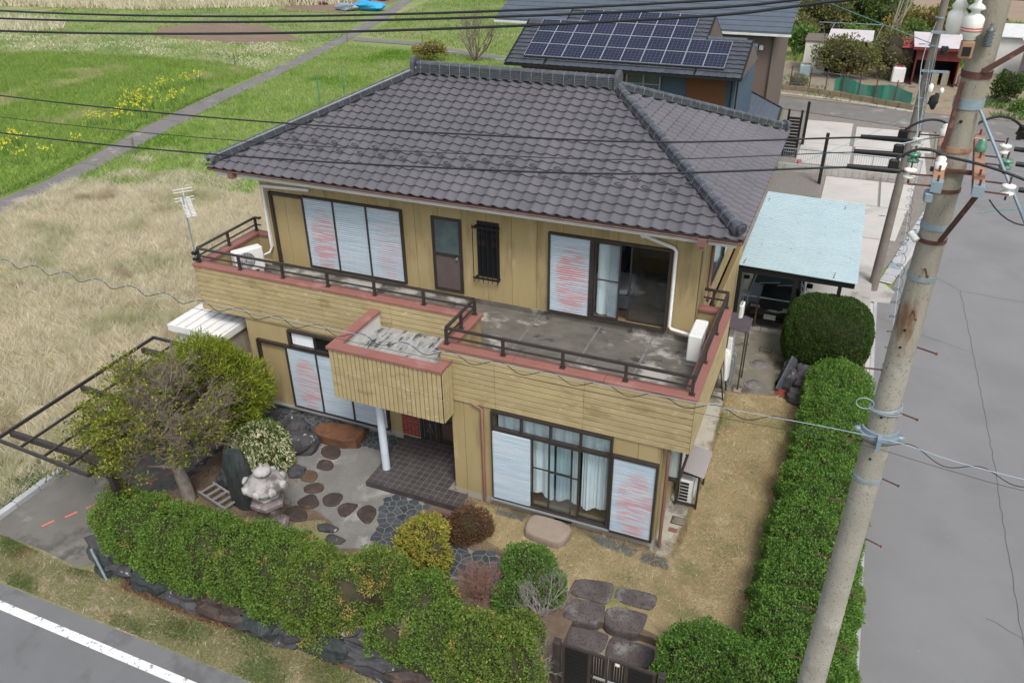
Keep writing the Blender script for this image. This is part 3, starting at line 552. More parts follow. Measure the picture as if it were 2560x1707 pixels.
# ================================================================== THE HOUSE
H = root('house', 'two-storey ochre house with grey hipped tile roof, long balcony and shuttered windows', 'house', (0, 0, 0))
W2, D2 = 10.92, 6.25; Y1L, Y1R = -1.87, -3.17
def cells(u0, u1, z0, z1, ops):
    us = sorted({u0, u1, *[min(max(o[i], u0), u1) for o in ops for i in (0, 1)]}); zs = sorted({z0, z1, *[min(max(o[i], z0), z1) for o in ops for i in (2, 3)]})
    for a, b_ in zip(us, us[1:]):
        run = None
        for c, d in zip(zs, zs[1:]):
            hit = any(o[0]-1e-6 <= a and b_ <= o[1]+1e-6 and o[2]-1e-6 <= c and d <= o[3]+1e-6 for o in ops)
            if not hit and b_-a > 1e-4 and d-c > 1e-4:
                if run and abs(run[1]-c) < 1e-6: run[1] = d
                else:
                    if run: yield a, b_, run[0], run[1]
                    run = [c, d]
        if run: yield a, b_, run[0], run[1]
def wall(axis, pos, sgn, u0, u1, z0, z1, ops=(), pitch=.6067, start=None, th=.12, m='siding', panels=True, parent=None):
    """a wall in the plane axis=pos facing sgn, with openings, faced with vertical panels butted with open joints"""
    parent = parent or H
    def bx(mb, a, b_, c, d, w0, w1):
        if axis == 'y': mb.box(a, pos+sgn*w0, c, b_, pos+sgn*w1, d)
        else: mb.box(pos+sgn*w0, a, c, pos+sgn*w1, b_, d)
    mb = MB()
    for a, b_, c, d in cells(u0, u1, z0, z1, ops): bx(mb, a, b_, c, d, -th, 0)
    wo = obj('wall', mb, 'joint' if panels else m, parent)
    if not panels: return wo
    us = [u0]; u = start if start is not None else u0+pitch
    while u < u1-.05:
        if u > u0+.05: us.append(u)
        u += pitch
    us.append(u1)
    for a, b_ in zip(us, us[1:]):
        for q in cells(a+.004, b_-.004, z0, z1, ops): mb = MB(); bx(mb, *q, .001, .016); obj('wall_panel', mb, m, wo)
    return wo
F2 = 3.0
wall('y', 0, -1, 0, W2, F2+.10, 5.64, [(8.66, 10.31, 3.22, 5.02)], start=.689)
obj('wall_upstand', MB().box(-.02, -.035, F2, W2+.02, 0, F2+.12), 'slab_old', H)
wall('x', W2, 1, .12, D2, F2, 5.64, [], start=.7); wall('x', 0, -1, .12, D2, F2, 5.64, [], start=.7); wall('y', D2, 1, 0, W2, 0, 5.64)
wall('y', Y1L, -1, .47, 6.6, .18, F2-.1, [(5.15, 6.58, .12, 2.4)], start=1.72)
wall('y', Y1R, -1, 6.72, 11.08, .18, F2-.1, [(7.67, 10.12, .28, 2.46)], start=7.0)
wall('x', 11.08, 1, Y1R, D2+.01, .18, F2-.1, [(-2.46, -.95, 1.28, 2.3)], start=-2.5)
wall('x', 6.72, -1, Y1R, Y1L-.12, .18, F2-.1); wall('x', .47, -1, Y1L, D2, .18, F2-.1)
b = MB(); b.box(.45, Y1L-.015, -.1, 4.66, Y1L+.1, .18); b.box(6.70, Y1R-.015, -.1, 11.1, Y1R+.1, .18); b.box(11.0, Y1R+.1, -.1, 11.1, D2, .18); b.box(6.70, Y1R+.1, -.1, 6.8, Y1L, .18); b.box(.45, Y1L+.1, -.1, .5, D2, .18)
obj('foundation', b, 'base', H)
for x in (2.5, 9.0): y = Y1L if x < 5 else Y1R; obj('vent', MB().box(x, y-.02, .03, x+.38, y-.01, .15), 'black', H)
# floors
obj('balcony_floor', MB().box(-.7, Y1L, F2-.12, 6.6, 0, F2).box(6.6, Y1R, F2-.12, 11.5, 0, F2).box(W2, 0, F2-.12, 11.5, .4, F2), 'slab_old', H)
b = MB()
for x in (7.45, 8.9, 10.1): b.box(x-.025, Y1R+.2, F2, x+.025, -.05, F2+.010)
obj('floor_joint', b, 'crack2', H)
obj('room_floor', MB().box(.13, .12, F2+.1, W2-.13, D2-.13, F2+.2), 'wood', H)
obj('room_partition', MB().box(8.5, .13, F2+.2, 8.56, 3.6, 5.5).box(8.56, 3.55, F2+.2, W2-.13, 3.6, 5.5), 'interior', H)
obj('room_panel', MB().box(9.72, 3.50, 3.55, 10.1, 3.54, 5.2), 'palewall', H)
obj('shelf', MB().box(8.57, 1.2, 3.2, 8.9, 3.2, 4.0).box(8.57, 1.9, 4.0, 8.85, 3.2, 4.9), 'greypor', H)
obj('downstairs_floor', MB().box(6.85, Y1R+.13, .15, 10.9, D2-.2, .25), 'wood', H)
# siding boards on parapets
BD = H
def boards(axis, pos, sgn, u0, u1, z0, z1, rows, segs, vert=False):
    mb = MB(); t = .06
    if axis == 'y': mb.box(u0, pos, z0, u1, pos-sgn*t, z1)
    else: mb.box(pos, u0, z0, pos-sgn*t, u1, z1)
    par = obj('parapet', mb, 'joint', H); seg = segs if isinstance(segs, list) else [u0+(u1-u0)*i/segs for i in range(segs+1)]
    hh = (z1-z0)/rows
    for a, c in zip(seg, seg[1:]):
        for r in range(rows):
            mb = MB(); p0, p1 = z0+r*hh+.008, z0+(r+1)*hh-.008
            if axis == 'y': mb.bbox(a+.003, min(pos, pos+sgn*.022), p0, c-.003, max(pos, pos+sgn*.022), p1, .004)
            else: mb.bbox(min(pos, pos+sgn*.022), a+.003, p0, max(pos, pos+sgn*.022), c-.003, p1, .004)
            obj('siding_board', mb, 'board', par)
ZB, ZT = 2.51, 3.66
xr = [6.56, 7.72, 9.54, 11.58]; xl = [-.75, 1.02, 2.84, 4.66, 6.48]
boards('y', -3.20, -1, 6.56, 11.58, ZB, ZT, 9, xr); boards('y', -1.90, -1, -.75, 6.55, ZB, ZT, 9, xl)
boards('x', 11.58, 1, -3.22, .42, ZB, ZT, 9, [-3.22, -1.4, .42]); boards('x', -.75, -1, -1.92, .42, ZB, ZT, 9, 1)
boards('x', 6.56, -1, -3.20, -1.93, F2+.1, ZT, 4, 1)
b = MB(); b.box(6.62, -3.12, F2, 11.5, -3.0, ZT); b.box(-.68, -1.83, F2, 6.6, -1.70, ZT); b.box(11.38, -3.0, F2, 11.5, .38, ZT); b.box(-.68, -1.7, F2, -.55, .35, ZT); b.box(6.62, -3.0, F2, 6.76, -1.72, ZT)
b.box(W2+.02, .25, F2, 11.38, .38, ZT); b.box(-.55, .25, F2, -.02, .38, ZT); obj('parapet_lining', b, 'siding', H)
# copings
def cop(x0, y0, x1, y1, z=3.66): obj('coping', MB().bbox(x0, y0, z, x1, y1, z+.075, .008), 'coping', H)
for a, c in ((6.52, 8.1), (8.105, 9.9), (9.905, 11.62)): cop(a, -3.24, c, -2.97)
for a, c in ((-.79, 1.2), (1.205, 3.3), (3.305, 5.2), (5.205, 6.515)): cop(a, -1.94, c, -1.67)
cop(6.52, -2.965, 6.80, -1.67); cop(11.35, -2.965, 11.62, -1.2); cop(11.35, -1.195, 11.62, .42); cop(W2+.02, .2, 11.345, .42); cop(-.79, -1.665, -.52, .42); cop(-.515, .2, -.02, .42)
# railings
def rail(pts, posts):
    r = obj('railing', MB().box(pts[0][0]-.03, pts[0][1]-.03, 4.085, pts[0][0]+.03, pts[0][1]+.03, 4.125), 'bronze', H)
    for p, q in zip(pts, pts[1:]):
        obj('top_rail', MB().bar((*p, 4.09), (*q, 4.09), .055, .045), 'bronze', r); obj('mid_rail', MB().bar((*p, 3.90), (*q, 3.90), .03, .03), 'bronze', r)
    for x, y in posts: obj('post', MB().box(x-.027, y-.027, 3.73, x+.027, y+.027, 4.07).box(x-.055, y-.055, 3.733, x+.055, y+.055, 3.741), 'bronze', r)
rail([(-.5, .35), (-.67, .35), (-.67, -1.79), (6.65, -1.79), (6.65, -3.1), (11.49, -3.1), (11.49, .42), (11.0, .42)],
     [(-.67, .35), (-.67, -.72), (-.67, -1.79), (.54, -1.79), (1.77, -1.79), (3.0, -1.79), (4.22, -1.79), (5.44, -1.79), (6.65, -1.79), (6.65, -2.44), (6.65, -3.1), (7.86, -3.1), (9.07, -3.1), (10.28, -3.1), (11.49, -3.1), (11.49, -1.94), (11.49, -.78), (11.49, .42), (11.2, .42)])
# porch canopy box with upright boards
PX0, PX1, PY0, PY1, PZ0, PZ1 = 4.22, 6.79, -3.66, -1.93, 2.22, 3.40
def vboards(axis, pos, sgn, u0, u1, n):
    mb = MB()
    if axis == 'y': mb.box(u0, pos, PZ0, u1, pos-sgn*.06, PZ1)
    else: mb.box(pos, u0, PZ0, pos-sgn*.06, u1, PZ1)
    par = obj('canopy_side', mb, 'joint', H); wd = (u1-u0)/n; zm = (PZ0+PZ1)/2
    for i in range(n):
        for z0, z1 in ((PZ0, zm-.004), (zm+.004, PZ1)):
            mb = MB(); a, c = u0+i*wd+.007, u0+(i+1)*wd-.007
            if axis == 'y': mb.bbox(a, min(pos, pos+sgn*.022), z0, c, max(pos, pos+sgn*.022), z1, .006)
            else: mb.bbox(min(pos, pos+sgn*.022), a, z0, max(pos, pos+sgn*.022), c, z1, .006)
            obj('siding_board', mb, 'board', par)
vboards('y', PY0, -1, PX0, PX1, 25); vboards('x', PX1, 1, PY0, -3.24, 4); vboards('x', PX0, -1, PY0, PY1, 14)
obj('canopy_floor', MB().box(PX0+.06, PY0+.06, 3.0, PX1-.06, PY1, 3.08), 'slab_lite', H); obj('canopy_soffit', MB().box(PX0+.06, PY0+.06, PZ0, PX1-.06, PY1, PZ0+.05).box(4.3, -3.0, PZ0+.05, 6.7, PY1, PZ0+.1), 'siding', H)
obj('canopy_lining', MB().box(PX0+.06, PY0+.06, 3.08, PX0+.16, PY1, PZ1).box(PX0+.16, PY0+.06, 3.08, PX1-.06, PY0+.16, PZ1), 'white_paint', H)
cop(PX0-.04, PY0-.05, 5.3, PY0+.2, 3.40); cop(5.305, PY0-.05, PX1+.03, PY0+.2, 3.40); cop(PX0-.04, PY0+.205, PX0+.2, PY1-.02, 3.40); cop(PX1-.2, PY0+.205, PX1+.03, -3.25, 3.40)
obj('column', MB().tube([(4.95, -3.17, .15), (4.95, -3.17, 2.24)], .09, 20), 'bluewhite', H)
# porch tiles
ps = obj('porch_step', MB().box(4.76, -3.72, -.05, 6.715, Y1L-.02, .14).box(6.7, -3.72, -.05, 7.0, Y1R-.03, .14), 'grout', H)
tn = .1525; tme = MB().box(.0055, .0055, 0, tn-.0055, tn-.0055, .012).mesh('tile', M['porch_tile'])
for i in range(15):
    for j in range(12):
        x, y = 4.745+i*tn, -3.735+j*tn
        if x+tn > 6.72 and y > Y1R-.16: continue
        o = bpy.data.objects.new('tile', tme); col.objects.link(o); o.parent = ps; o.location = (x, y, .131+random.uniform(0, .0015))
for i in range(15): obj('tile', MB().box(4.745+i*tn+.003, -3.735, .01, 4.745+(i+1)*tn-.003, -3.722, .135), 'porch_tile', ps)
for j in range(12): obj('tile', MB().box(4.745, -3.735+j*tn+.003, .01, 4.758, -3.735+(j+1)*tn-.003, .135), 'porch_tile', ps)
# brick panel beside the door
bp = obj('brick_panel', MB().box(4.66, Y1L-.02, .14, 5.13, Y1L+.01, 2.4), 'mortar', H)
for r in range(27):
    z = .17+r*.082
    for k in range(-1, 3):
        a = 4.66+k*.2+(0 if r % 2 else .1); c = a+.19; a = max(a, 4.665); c = min(c, 5.125)
        if c-a > .03: obj('brick', MB().box(a, Y1L-.03, z, c, Y1L-.018, z+.07), 'brick', bp)
# front door with wrought grille
dr = obj('door', MB().box(5.15, Y1L-.04, .14, 5.22, Y1L+.04, 2.4).box(6.52, Y1L-.04, .14, 6.6, Y1L+.04, 2.4).box(5.22, Y1L+.0, .16, 6.52, Y1L+.04, 2.35).box(5.22, Y1L-.04, 2.3, 6.52, Y1L, 2.4).box(5.60, Y1L-.03, .14, 5.68, Y1L, 2.3), 'bronze', H)
b = MB()
for x0, x1 in ((5.74, 6.06), (6.14, 6.46)):
    for z0, z1 in ((.3, .78), (.86, 1.4), (1.5, 2.15)):
        b.box(x0, Y1L-.022, z0, x1, Y1L-.002, z1)
        b.box(x0+.04, Y1L-.034, z0+.05, x1-.04, Y1L-.022, z1-.05)
obj('door_leaf_panel', b, 'wood', dr)
b = MB(); cx = 5.41
for s in (-1, 1):
    for k in range(5):
        z = .35+k*.38; b.tube([(cx+s*(.02+.07*math.sin(a*math.pi/8)), Y1L-.02, z+.02*a+.06*math.cos(a*math.pi/5)) for a in range(13)], .007, 5)
for x in (5.25, cx, 5.57): b.tube([(x, Y1L-.02, .2), (x, Y1L-.02, 2.25)], .008, 5)
obj('grille', b, 'cast', dr); obj('handle', MB().tube([(5.70, Y1L-.05, .95), (5.70, Y1L-.08, 1.0), (5.70, Y1L-.08, 1.2), (5.70, Y1L-.05, 1.25)], .012, 8), 'steel', dr)
# ---- windows and shutters
def shutter(x0, x1, z0, z1, y, m, parent):
    b = MB(); n = int((z1-z0)/.053); vs_ = []; h = (z1-z0)/n
    prof = []
    for i in range(n): prof += [(z0+i*h, .016), (z0+i*h+.20*h, .016), (z0+i*h+.24*h, -.016), (z0+i*h+.96*h, -.004)]
    prof.append((z1, .016))
    for (za, wa), (zb, wb) in zip(prof, prof[1:]): b.face([(x0, y+wa, za), (x1, y+wa, za), (x1, y+wb, zb), (x0, y+wb, zb)])
    b.box(x0, y+.018, z0, x1, y+.03, z1)
    return obj('shutter', b, m, parent)
def frame(x0, x1, z0, z1, y, t=.045, d=.09, mull=(), name='window', parent=None, rails=(), sill=True):
    b = MB(); b.box(x0, y-d, z1-t, x1, y-.001, z1); b.box(x0, y-d, z0, x1, y-.001, z0+t*.8); b.box(x0, y-d, z0+t*.8, x0+t, y-.001, z1-t); b.box(x1-t, y-d, z0+t*.8, x1, y-.001, z1-t)
    for mx in mull: b.box(mx-t*.45, y-d*.95, z0+t*.8, mx+t*.45, y-.001, z1-t)
    for rz in rails: b.box(x0+t, y-d*.6, rz-.015, x1-t, y-.002, rz+.015)
    return obj(name, b, 'bronze', parent or H)
w_ = frame(1.26, 4.02, 3.2, 5.08, -.018, mull=(2.15, 3.07)); w_['label'] = 'upper left window behind three roller shutters'
shutter(1.30, 2.13, 3.24, 5.04, -.07, 'shR', w_); shutter(2.17, 3.05, 3.24, 5.04, -.07, 'shB', w_); shutter(3.09, 3.98, 3.24, 5.04, -.07, 'shM', w_)
obj('track', MB().box(.32, -.1, 4.99, 1.26, -.018, 5.06).box(.28, -.1, 3.12, .35, -.018, 5.06), 'bronze', w_)
w_ = frame(1.60, 4.34, .2, 1.98, Y1L-.018, mull=(2.48, 3.37)); w_['label'] = 'lower left window behind roller shutters with narrow transom'
shutter(1.64, 2.46, .24, 1.94, Y1L-.07, 'shR', w_); shutter(2.50, 3.35, .24, 1.94, Y1L-.07, 'shB', w_); shutter(3.39, 4.30, .24, 1.94, Y1L-.07, 'shM', w_)
obj('track', MB().box(.79, Y1L-.1, 1.92, 1.6, Y1L-.018, 1.99).box(.75, Y1L-.1, .16, .82, Y1L-.018, 1.99), 'bronze', w_)
t_ = frame(1.74, 4.34, 2.0, 2.44, Y1L-.018, mull=(2.50, 3.4)); obj('pane', MB().box(1.79, Y1L-.03, 2.04, 4.3, Y1L-.02, 2.4), 'darkglass', t_)
obj('curtain', MB().box(1.82, Y1L-.036, 2.05, 2.42, Y1L-.031, 2.38), 'curtain', t_)
w_ = frame(7.65, 8.64, 3.18, 5.08, -.018); shutter(7.70, 8.60, 3.21, 5.04, -.07, 'shR', w_); w_['label'] = 'red-streaked shutter beside the open glass door'
def curtain(x0, x1, z0, z1, y, m, parent, a=.03, f=22, hem=.06):
    b = MB(); n = int((x1-x0)/.02); P = [(x0+(x1-x0)*i/n, y+a*math.sin(f*(x0+(x1-x0)*i/n))+a*.5*math.sin(f*2.3*i/n)) for i in range(n+1)]
    for (xa, ya), (xb, yb) in zip(P, P[1:]): b.face([(xa, ya*1, z0+hem*math.sin(xa*9)), (xb, yb, z0+hem*math.sin(xb*9)), (xb, yb, z1), (xa, ya, z1)], sm=True)
    return obj('curtain', b, m, parent)
# open sliding glass door upstairs
sd = frame(8.64, 10.35, 3.18, 5.08, -.018, t=.05, d=.08); sd['label'] = 'glass sliding door standing open onto the balcony'
def leaf(x0, x1, z0, z1, y, par, mid=None, pane='glass', t=.035):
    o = obj('sash', MB().box(x0, y-.012, z0, x0+t, y+.012, z1).box(x1-t, y-.012, z0, x1, y+.012, z1).box(x0+t, y-.012, z0, x1-t, y+.012, z0+t).box(x0+t, y-.012, z1-t, x1-t, y+.012, z1), 'bronze', par)
    obj('pane', MB().box(x0+t, y-.003, z0+t, x1-t, y+.003, z1-t), pane, par)
    if mid: obj('mid_bar', MB().box(x0+t, y-.010, mid-.012, x1-t, y+.010, mid+.012), 'bronze', par)
leaf(8.70, 9.28, 3.23, 5.02, -.06, sd, 4.15, 'glass'); leaf(9.46, 10.30, 3.23, 5.02, .03, sd, None, 'glass')
obj('insect_screen', MB().box(9.02, -.022, 3.27, 9.25, -.019, 4.98), 'screen', sd)
curtain(8.74, 9.06, 3.28, 4.98, .10, 'curtain', sd)
obj('bed', MB().bbox(8.60, .5, 3.22, 9.35, 2.2, 3.55, .03), 'greypor', H); obj('bedding', MB().bbox(8.62, .5, 3.56, 9.3, 1.5, 3.68, .04), 'screen', H)
st_ = obj('stool', MB().lathe((9.95, 1.35, 3.62), [(.16, 0), (.17, .02), (.16, .05)], 16), 'black', H)
for a in (0.8, 2.4, 3.9, 5.5): obj('leg', MB().tube([(9.95+.12*math.cos(a), 1.35+.12*math.sin(a), 3.62), (9.95+.17*math.cos(a), 1.35+.17*math.sin(a), 3.2)], .012, 6), 'bronze', st_)
# door on the balcony
d2 = obj('balcony_door', MB().box(4.77, -.05, 3.19, 4.84, -.016, 5.04).box(5.46, -.05, 3.19, 5.53, -.016, 5.04).box(4.84, -.05, 4.97, 5.46, -.016, 5.04).box(4.84, -.045, 4.08, 5.46, -.016, 4.16).box(4.84, -.05, 3.19, 5.46, -.016, 3.26), 'bronze', H)
obj('pane', MB().box(4.84, -.03, 4.16, 5.46, -.02, 4.97), 'frost', d2); obj('panel', MB().box(4.84, -.034, 3.26, 5.46, -.018, 4.08), 'door_panel', d2)
obj('knob', MB().tube([(5.42, -.045, 4.09), (5.42, -.09, 4.09)], .013, 8).tube([(5.42, -.09, 4.09), (5.42, -.115, 4.09)], .028, 10), 'aluminium', d2)
# barred window
bw = obj('window', MB().box(5.93, -.05, 3.74, 6.46, -.016, 5.08), 'black', H); bw['label'] = 'narrow barred window'
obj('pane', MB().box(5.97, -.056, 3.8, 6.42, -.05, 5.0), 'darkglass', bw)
b = MB()
for i in range(6): b.tube([(5.86+i*.118, -.14, 3.62), (5.86+i*.118, -.14, 5.04)], .009, 6)
b.box(5.84, -.15, 3.70, 6.50, -.13, 3.74); b.box(5.84, -.15, 4.94, 6.50, -.13, 4.98)
for x in (5.9, 6.46):
    for z in (3.70, 4.94): b.box(x-.015, -.13, z, x+.015, -.016, z+.04)
obj('window_bars', b, 'black', bw)
# living room window downstairs
lw = frame(7.63, 10.16, .24, 2.50, Y1R-.018, t=.045, d=.09); lw['label'] = 'large living room window with white curtains, shutters on both ends'
obj('transom_bar', MB().box(7.67, Y1R-.10, 2.02, 10.12, Y1R-.01, 2.09), 'bronze', lw)
for x in (8.28, 8.9, 9.52): obj('mullion', MB().box(x-.022, Y1R-.09, 2.09, x+.022, Y1R-.012, 2.46), 'bronze', lw)
obj('pane', MB().box(7.68, Y1R-.035, 2.09, 10.12, Y1R-.03, 2.46), 'glass', lw)
leaf(8.49, 9.36, .28, 2.02, Y1R-.03, lw, 1.28); leaf(8.86, 9.52, .28, 2.02, Y1R-.06, lw, 1.28); leaf(9.48, 10.12, .28, 2.02, Y1R-.01, lw, None)
shutter(7.66, 8.48, .28, 2.02, Y1R-.10, 'shB', lw)
w_ = frame(10.17, 11.07, .2, 2.12, Y1R-.018, t=.04, d=.11); shutter(10.20, 11.03, .23, 2.08, Y1R-.09, 'shR', w_); w_['label'] = 'faded red roller shutter at the house corner'
for x0, x1 in ((7.7, 8.9), (8.95, 9.44), (9.5, 10.1)): curtain(x0, x1, .42, 1.98, Y1R+.16, 'curtain', lw)
curtain(7.7, 10.1, 1.86, 2.46, Y1R+.14, 'curtain', lw, .015, 30, 0)
obj('sill', MB().box(7.6, Y1R-.14, .20, 10.2, Y1R-.02, .24), 'aluminium', lw); obj('sill', MB().box(1.58, Y1L-.14, .16, 4.36, Y1L-.02, .20).box(.72, Y1L-.11, .13, 1.58, Y1L-.02, .16), 'aluminium', H)
# bay window and upstairs window on the east side
b = MB(); b.box(11.1, -2.52, 1.22, 11.37, -.9, 1.29); b.box(11.1, -2.52, 2.28, 11.37, -.9, 2.36)
for y in (-2.52, -1.72, -.94): b.box(11.33, y, 1.29, 11.37, y+.04, 2.28)
b.box(11.1, -2.52, 1.29, 11.14, -2.48, 2.28)
bay = obj('window', b, 'bronze', H); bay['label'] = 'bay window on the side wall'; obj('pane', MB().box(11.335, -2.48, 1.29, 11.345, -.94, 2.28), 'darkglass', bay); obj('pane', MB().box(11.14, -2.505, 1.29, 11.33, -2.50, 2.28), 'glass', bay); obj('blind', MB().box(11.14, -2.47, 1.30, 11.32, -2.46, 2.27), 'white', bay)
wn = obj('window', MB().box(W2+.016, 1.15, 3.78, W2+.09, 1.2, 4.96).box(W2+.016, 2.85, 3.78, W2+.09, 2.9, 4.96).box(W2+.016, 1.2, 4.9, W2+.09, 2.85, 4.96).box(W2+.016, 1.2, 3.78, W2+.09, 2.85, 3.84), 'bronze', H)
obj('pane', MB().box(W2+.02, 1.2, 3.84, W2+.04, 2.85, 4.9), 'frost', wn); sh = MB().box(W2+.03, 3.0, 3.8, W2+.07, 3.8, 4.95); obj('shutter', sh, 'shR', wn)
# pipes
b = MB(); b.tube([(7.42, Y1R-.06, 0), (7.42, Y1R-.06, 2.46), (7.2, Y1R-.04, 2.52)], .035, 10); obj('downpipe', b, 'pipe', H)
b = MB(); b.tube([(11.21, -3.13, 0), (11.21, -3.13, 2.51)], .035, 10); obj('downpipe', b, 'pipe', H)
b = MB(); b.tube([(11.02, -.62, 5.62), (11.0, -.2, 5.40), (11.0, .95, 5.1), (11.0, .95, 3.95), (11.06, .8, 3.82), (11.06, .55, 3.76)], .035, 10); obj('downpipe', b, 'pipe', H)
b = MB(); b.tube([(9.71, -.06, 5.30), (10.36, -.1, 5.14), (10.42, -.1, 5.08), (10.42, -.1, 3.34), (10.48, -.1, 3.28), (10.9, -.14, 3.24)], .038, 10); b.tube([(9.71, -.02, 5.31), (9.71, -.08, 5.30)], .06, 12); obj('pipe_cover', b, 'white', H)
b = MB(); b.bar((1.5, -.06, 5.24), (.12, -.06, 5.18), .06, .07); b.bar((.12, -.06, 5.2), (.10, -.06, 3.55), .06, .07); b.tube([(.10, -.06, 3.55), (.05, -.12, 3.42), (-.1, -.3, 3.36)], .025, 8); obj('pipe_cover', b, 'white', H)
# ---- roof
EX0, EX1, EY0, EY1 = -.81, 11.73, -.77, 7.02; RX0, RX1, RY = 2.95, 8.10, 3.05; EZ, RZ = 5.78, 7.45
RF = obj('roof', MB().box(EX0+.12, EY0+.12, 5.60, EX1-.12, EY1-.12, 5.66), 'white_paint', H)
def roof(par, O, sd_, up, L, run, a0, a1, rise, tw, tl, prof, thick, m, matname, limit, keep, tilt=.042):
    """tiles on one slope. O: eave corner, sd_: along eave, up: horizontal direction to ridge. a0,a1: hip runs at both ends"""
    O = Vector(O); sd_ = Vector(sd_); up = Vector(up); sl_ = math.hypot(run, rise); T = (up*run+Vector((0, 0, rise)))/sl_; Nn = sd_.cross(T)
    if Nn.z < 0: Nn = -Nn
    cosr = run/sl_; out = []
    nr = int(sl_/tl)+1
    for r in range(nr):
        t0 = r*tl-(.03 if r == 0 else 0); t1 = min((r+1)*tl+.05, sl_)
        if t0 >= sl_-.02: continue
        n = int(L/tw)+1; off = 0
        for k in range(n):
            s0 = k*tw
            tm = (t0+t1)/2; lo0, lo1 = t0*cosr/run*a0, t1*cosr/run*a0; hi0, hi1 = L-t0*cosr/run*a1, L-t1*cosr/run*a1
            if s0+tw < lo0 or s0 > hi0: continue
            full = s0 >= lo1-.001 and s0+tw <= hi1+.001 and (t1-t0) > tl*.9
            out.append((r, k, s0, t0, t1, full))
    Mx = Matrix(((sd_.x, T.x, Nn.x, 0), (sd_.y, T.y, Nn.y, 0), (sd_.z, T.z, Nn.z, 0), (0, 0, 0, 1)))
    def tilemb(s0, t0, t1, cl):
        P = prof; fs = []; a = []
        for (u0, h0), (u1, h1) in zip(P, P[1:]):
            lo = [(s0+u0*tw*1.02, t0, h0+tilt), (s0+u1*tw*1.02, t0, h1+tilt)]; hi = [(s0+u1*tw*1.02, t1, h1+.002), (s0+u0*tw*1.02, t1, h0+.002)]
            fs.append(lo+hi); fs.append([(s0+u0*tw*1.02, t0, h0+tilt-thick), (s0+u1*tw*1.02, t0, h1+tilt-thick), lo[1], lo[0]])
        fs.append([(s0+tw*1.02, t0, P[-1][1]+tilt), (s0+tw*1.02, t0, P[-1][1]+tilt-thick), (s0+tw*1.02, t1, P[-1][1]-thick), (s0+tw*1.02, t1, P[-1][1])])
        fs.append([(s0, t0, P[0][1]+tilt-thick), (s0, t0, P[0][1]+tilt), (s0, t1, P[0][1]), (s0, t1, P[0][1]-thick)])
        if cl:
            res = []
            for f in fs:
                for fa, fb, fc in ((1, -cosr/run*a0, 0), (-1, -cosr/run*a1, L), (0, -1, sl_)):
                    o2 = []
                    for i in range(len(f)):
                        p, q = f[i], f[(i+1) % len(f)]; dp = fa*p[0]+fb*p[1]+fc; dq = fa*q[0]+fb*q[1]+fc
                        if dp >= -1e-9: o2.append(p)
                        if (dp > 0) != (dq > 0) and abs(dp-dq) > 1e-9: tt = dp/(dp-dq); o2.append(tuple(p[i_]+tt*(q[i_]-p[i_]) for i_ in range(3)))
                    f = o2
                    if len(f) < 3: break
                if len(f) >= 3: res.append(f)
            fs = res
        mb = MB()
        for f in fs: mb.face(f)
        return mb
    base = tilemb(0, 0, tl+.05, False).mesh('tile', M[matname]); cnt = 0; rest = MB(); pl = Vector(wloc(par))
    # under-sheet that closes the slope
    us_ = [(0, 0), (L, 0), (L-a1, sl_), (a0, sl_)]
    us_ = [p for i, p in enumerate(us_) if i < 3 or a0+a1 < L-1e-6]
    mb = MB(); mb.face([tuple(O+sd_*s+T*t-Nn*.03) for s, t in us_]); obj('underlay', mb, 'black', par)
    for r, k, s0, t0, t1, full in out:
        if cnt < limit and keep(r, k):
            cnt += 1
            if full and r > 0: o = bpy.data.objects.new('tile', base); tloc = O+sd_*s0+T*t0
            else: o = bpy.data.objects.new('tile', tilemb(s0, t0, t1, True).mesh('tile', M[matname])); tloc = O
            col.objects.link(o); o.parent = par; mm = Mx.copy(); mm.translation = tloc-pl; o.matrix_basis = mm
        else:
            q = tilemb(s0, t0, t1, not full); i0 = len(rest.v)
            rest.v += [tuple(O+sd_*x+T*y+Nn*z) for x, y, z in q.v]; rest.f += [tuple(i0+j for j in f) for f in q.f]; rest.m += q.m; rest.sm += q.sm
    if rest.f: o = obj('tiles', rest, matname, par); o['kind'] = 'stuff'
    return cnt, T, Nn
JP = [(0, .013), (.12, .002), (.27, -.016), (.43, -.026), (.58, -.022), (.72, -.005), (.84, .016), (.93, .023), (1.0, .013)]
c1, TF, NF = roof(RF, (EX0, EY0, EZ), (1, 0, 0), (0, 1, 0), EX1-EX0, RY-EY0, RX0-EX0, EX1-RX1, RZ-EZ, .2786, .2447, JP, .024, 'tile', 'tile', 298, lambda r, k: r < 8)
c2, TE, NE = roof(RF, (EX1, EY0, EZ), (0, 1, 0), (-1, 0, 0), EY1-EY0, EX1-RX1, RY-EY0, EY1-RY, RZ-EZ, .2786, .2447, JP, .024, 'tile', 'tile', 0, lambda r, k: False)
roof(RF, (EX0, EY1, EZ), (0, -1, 0), (1, 0, 0), EY1-EY0, RX0-EX0, EY1-RY, RY-EY0, RZ-EZ, .2786, .2447, JP, .024, 'tile', 'tile', 0, lambda r, k: False)
roof(RF, (EX1, EY1, EZ), (-1, 0, 0), (0, -1, 0), EX1-EX0, EY1-RY, EX1-RX1, RX0-EX0, RZ-EZ, .2786, .2447, JP, .024, 'tile', 'tile', 0, lambda r, k: False)
print('tiles', c1, c2)
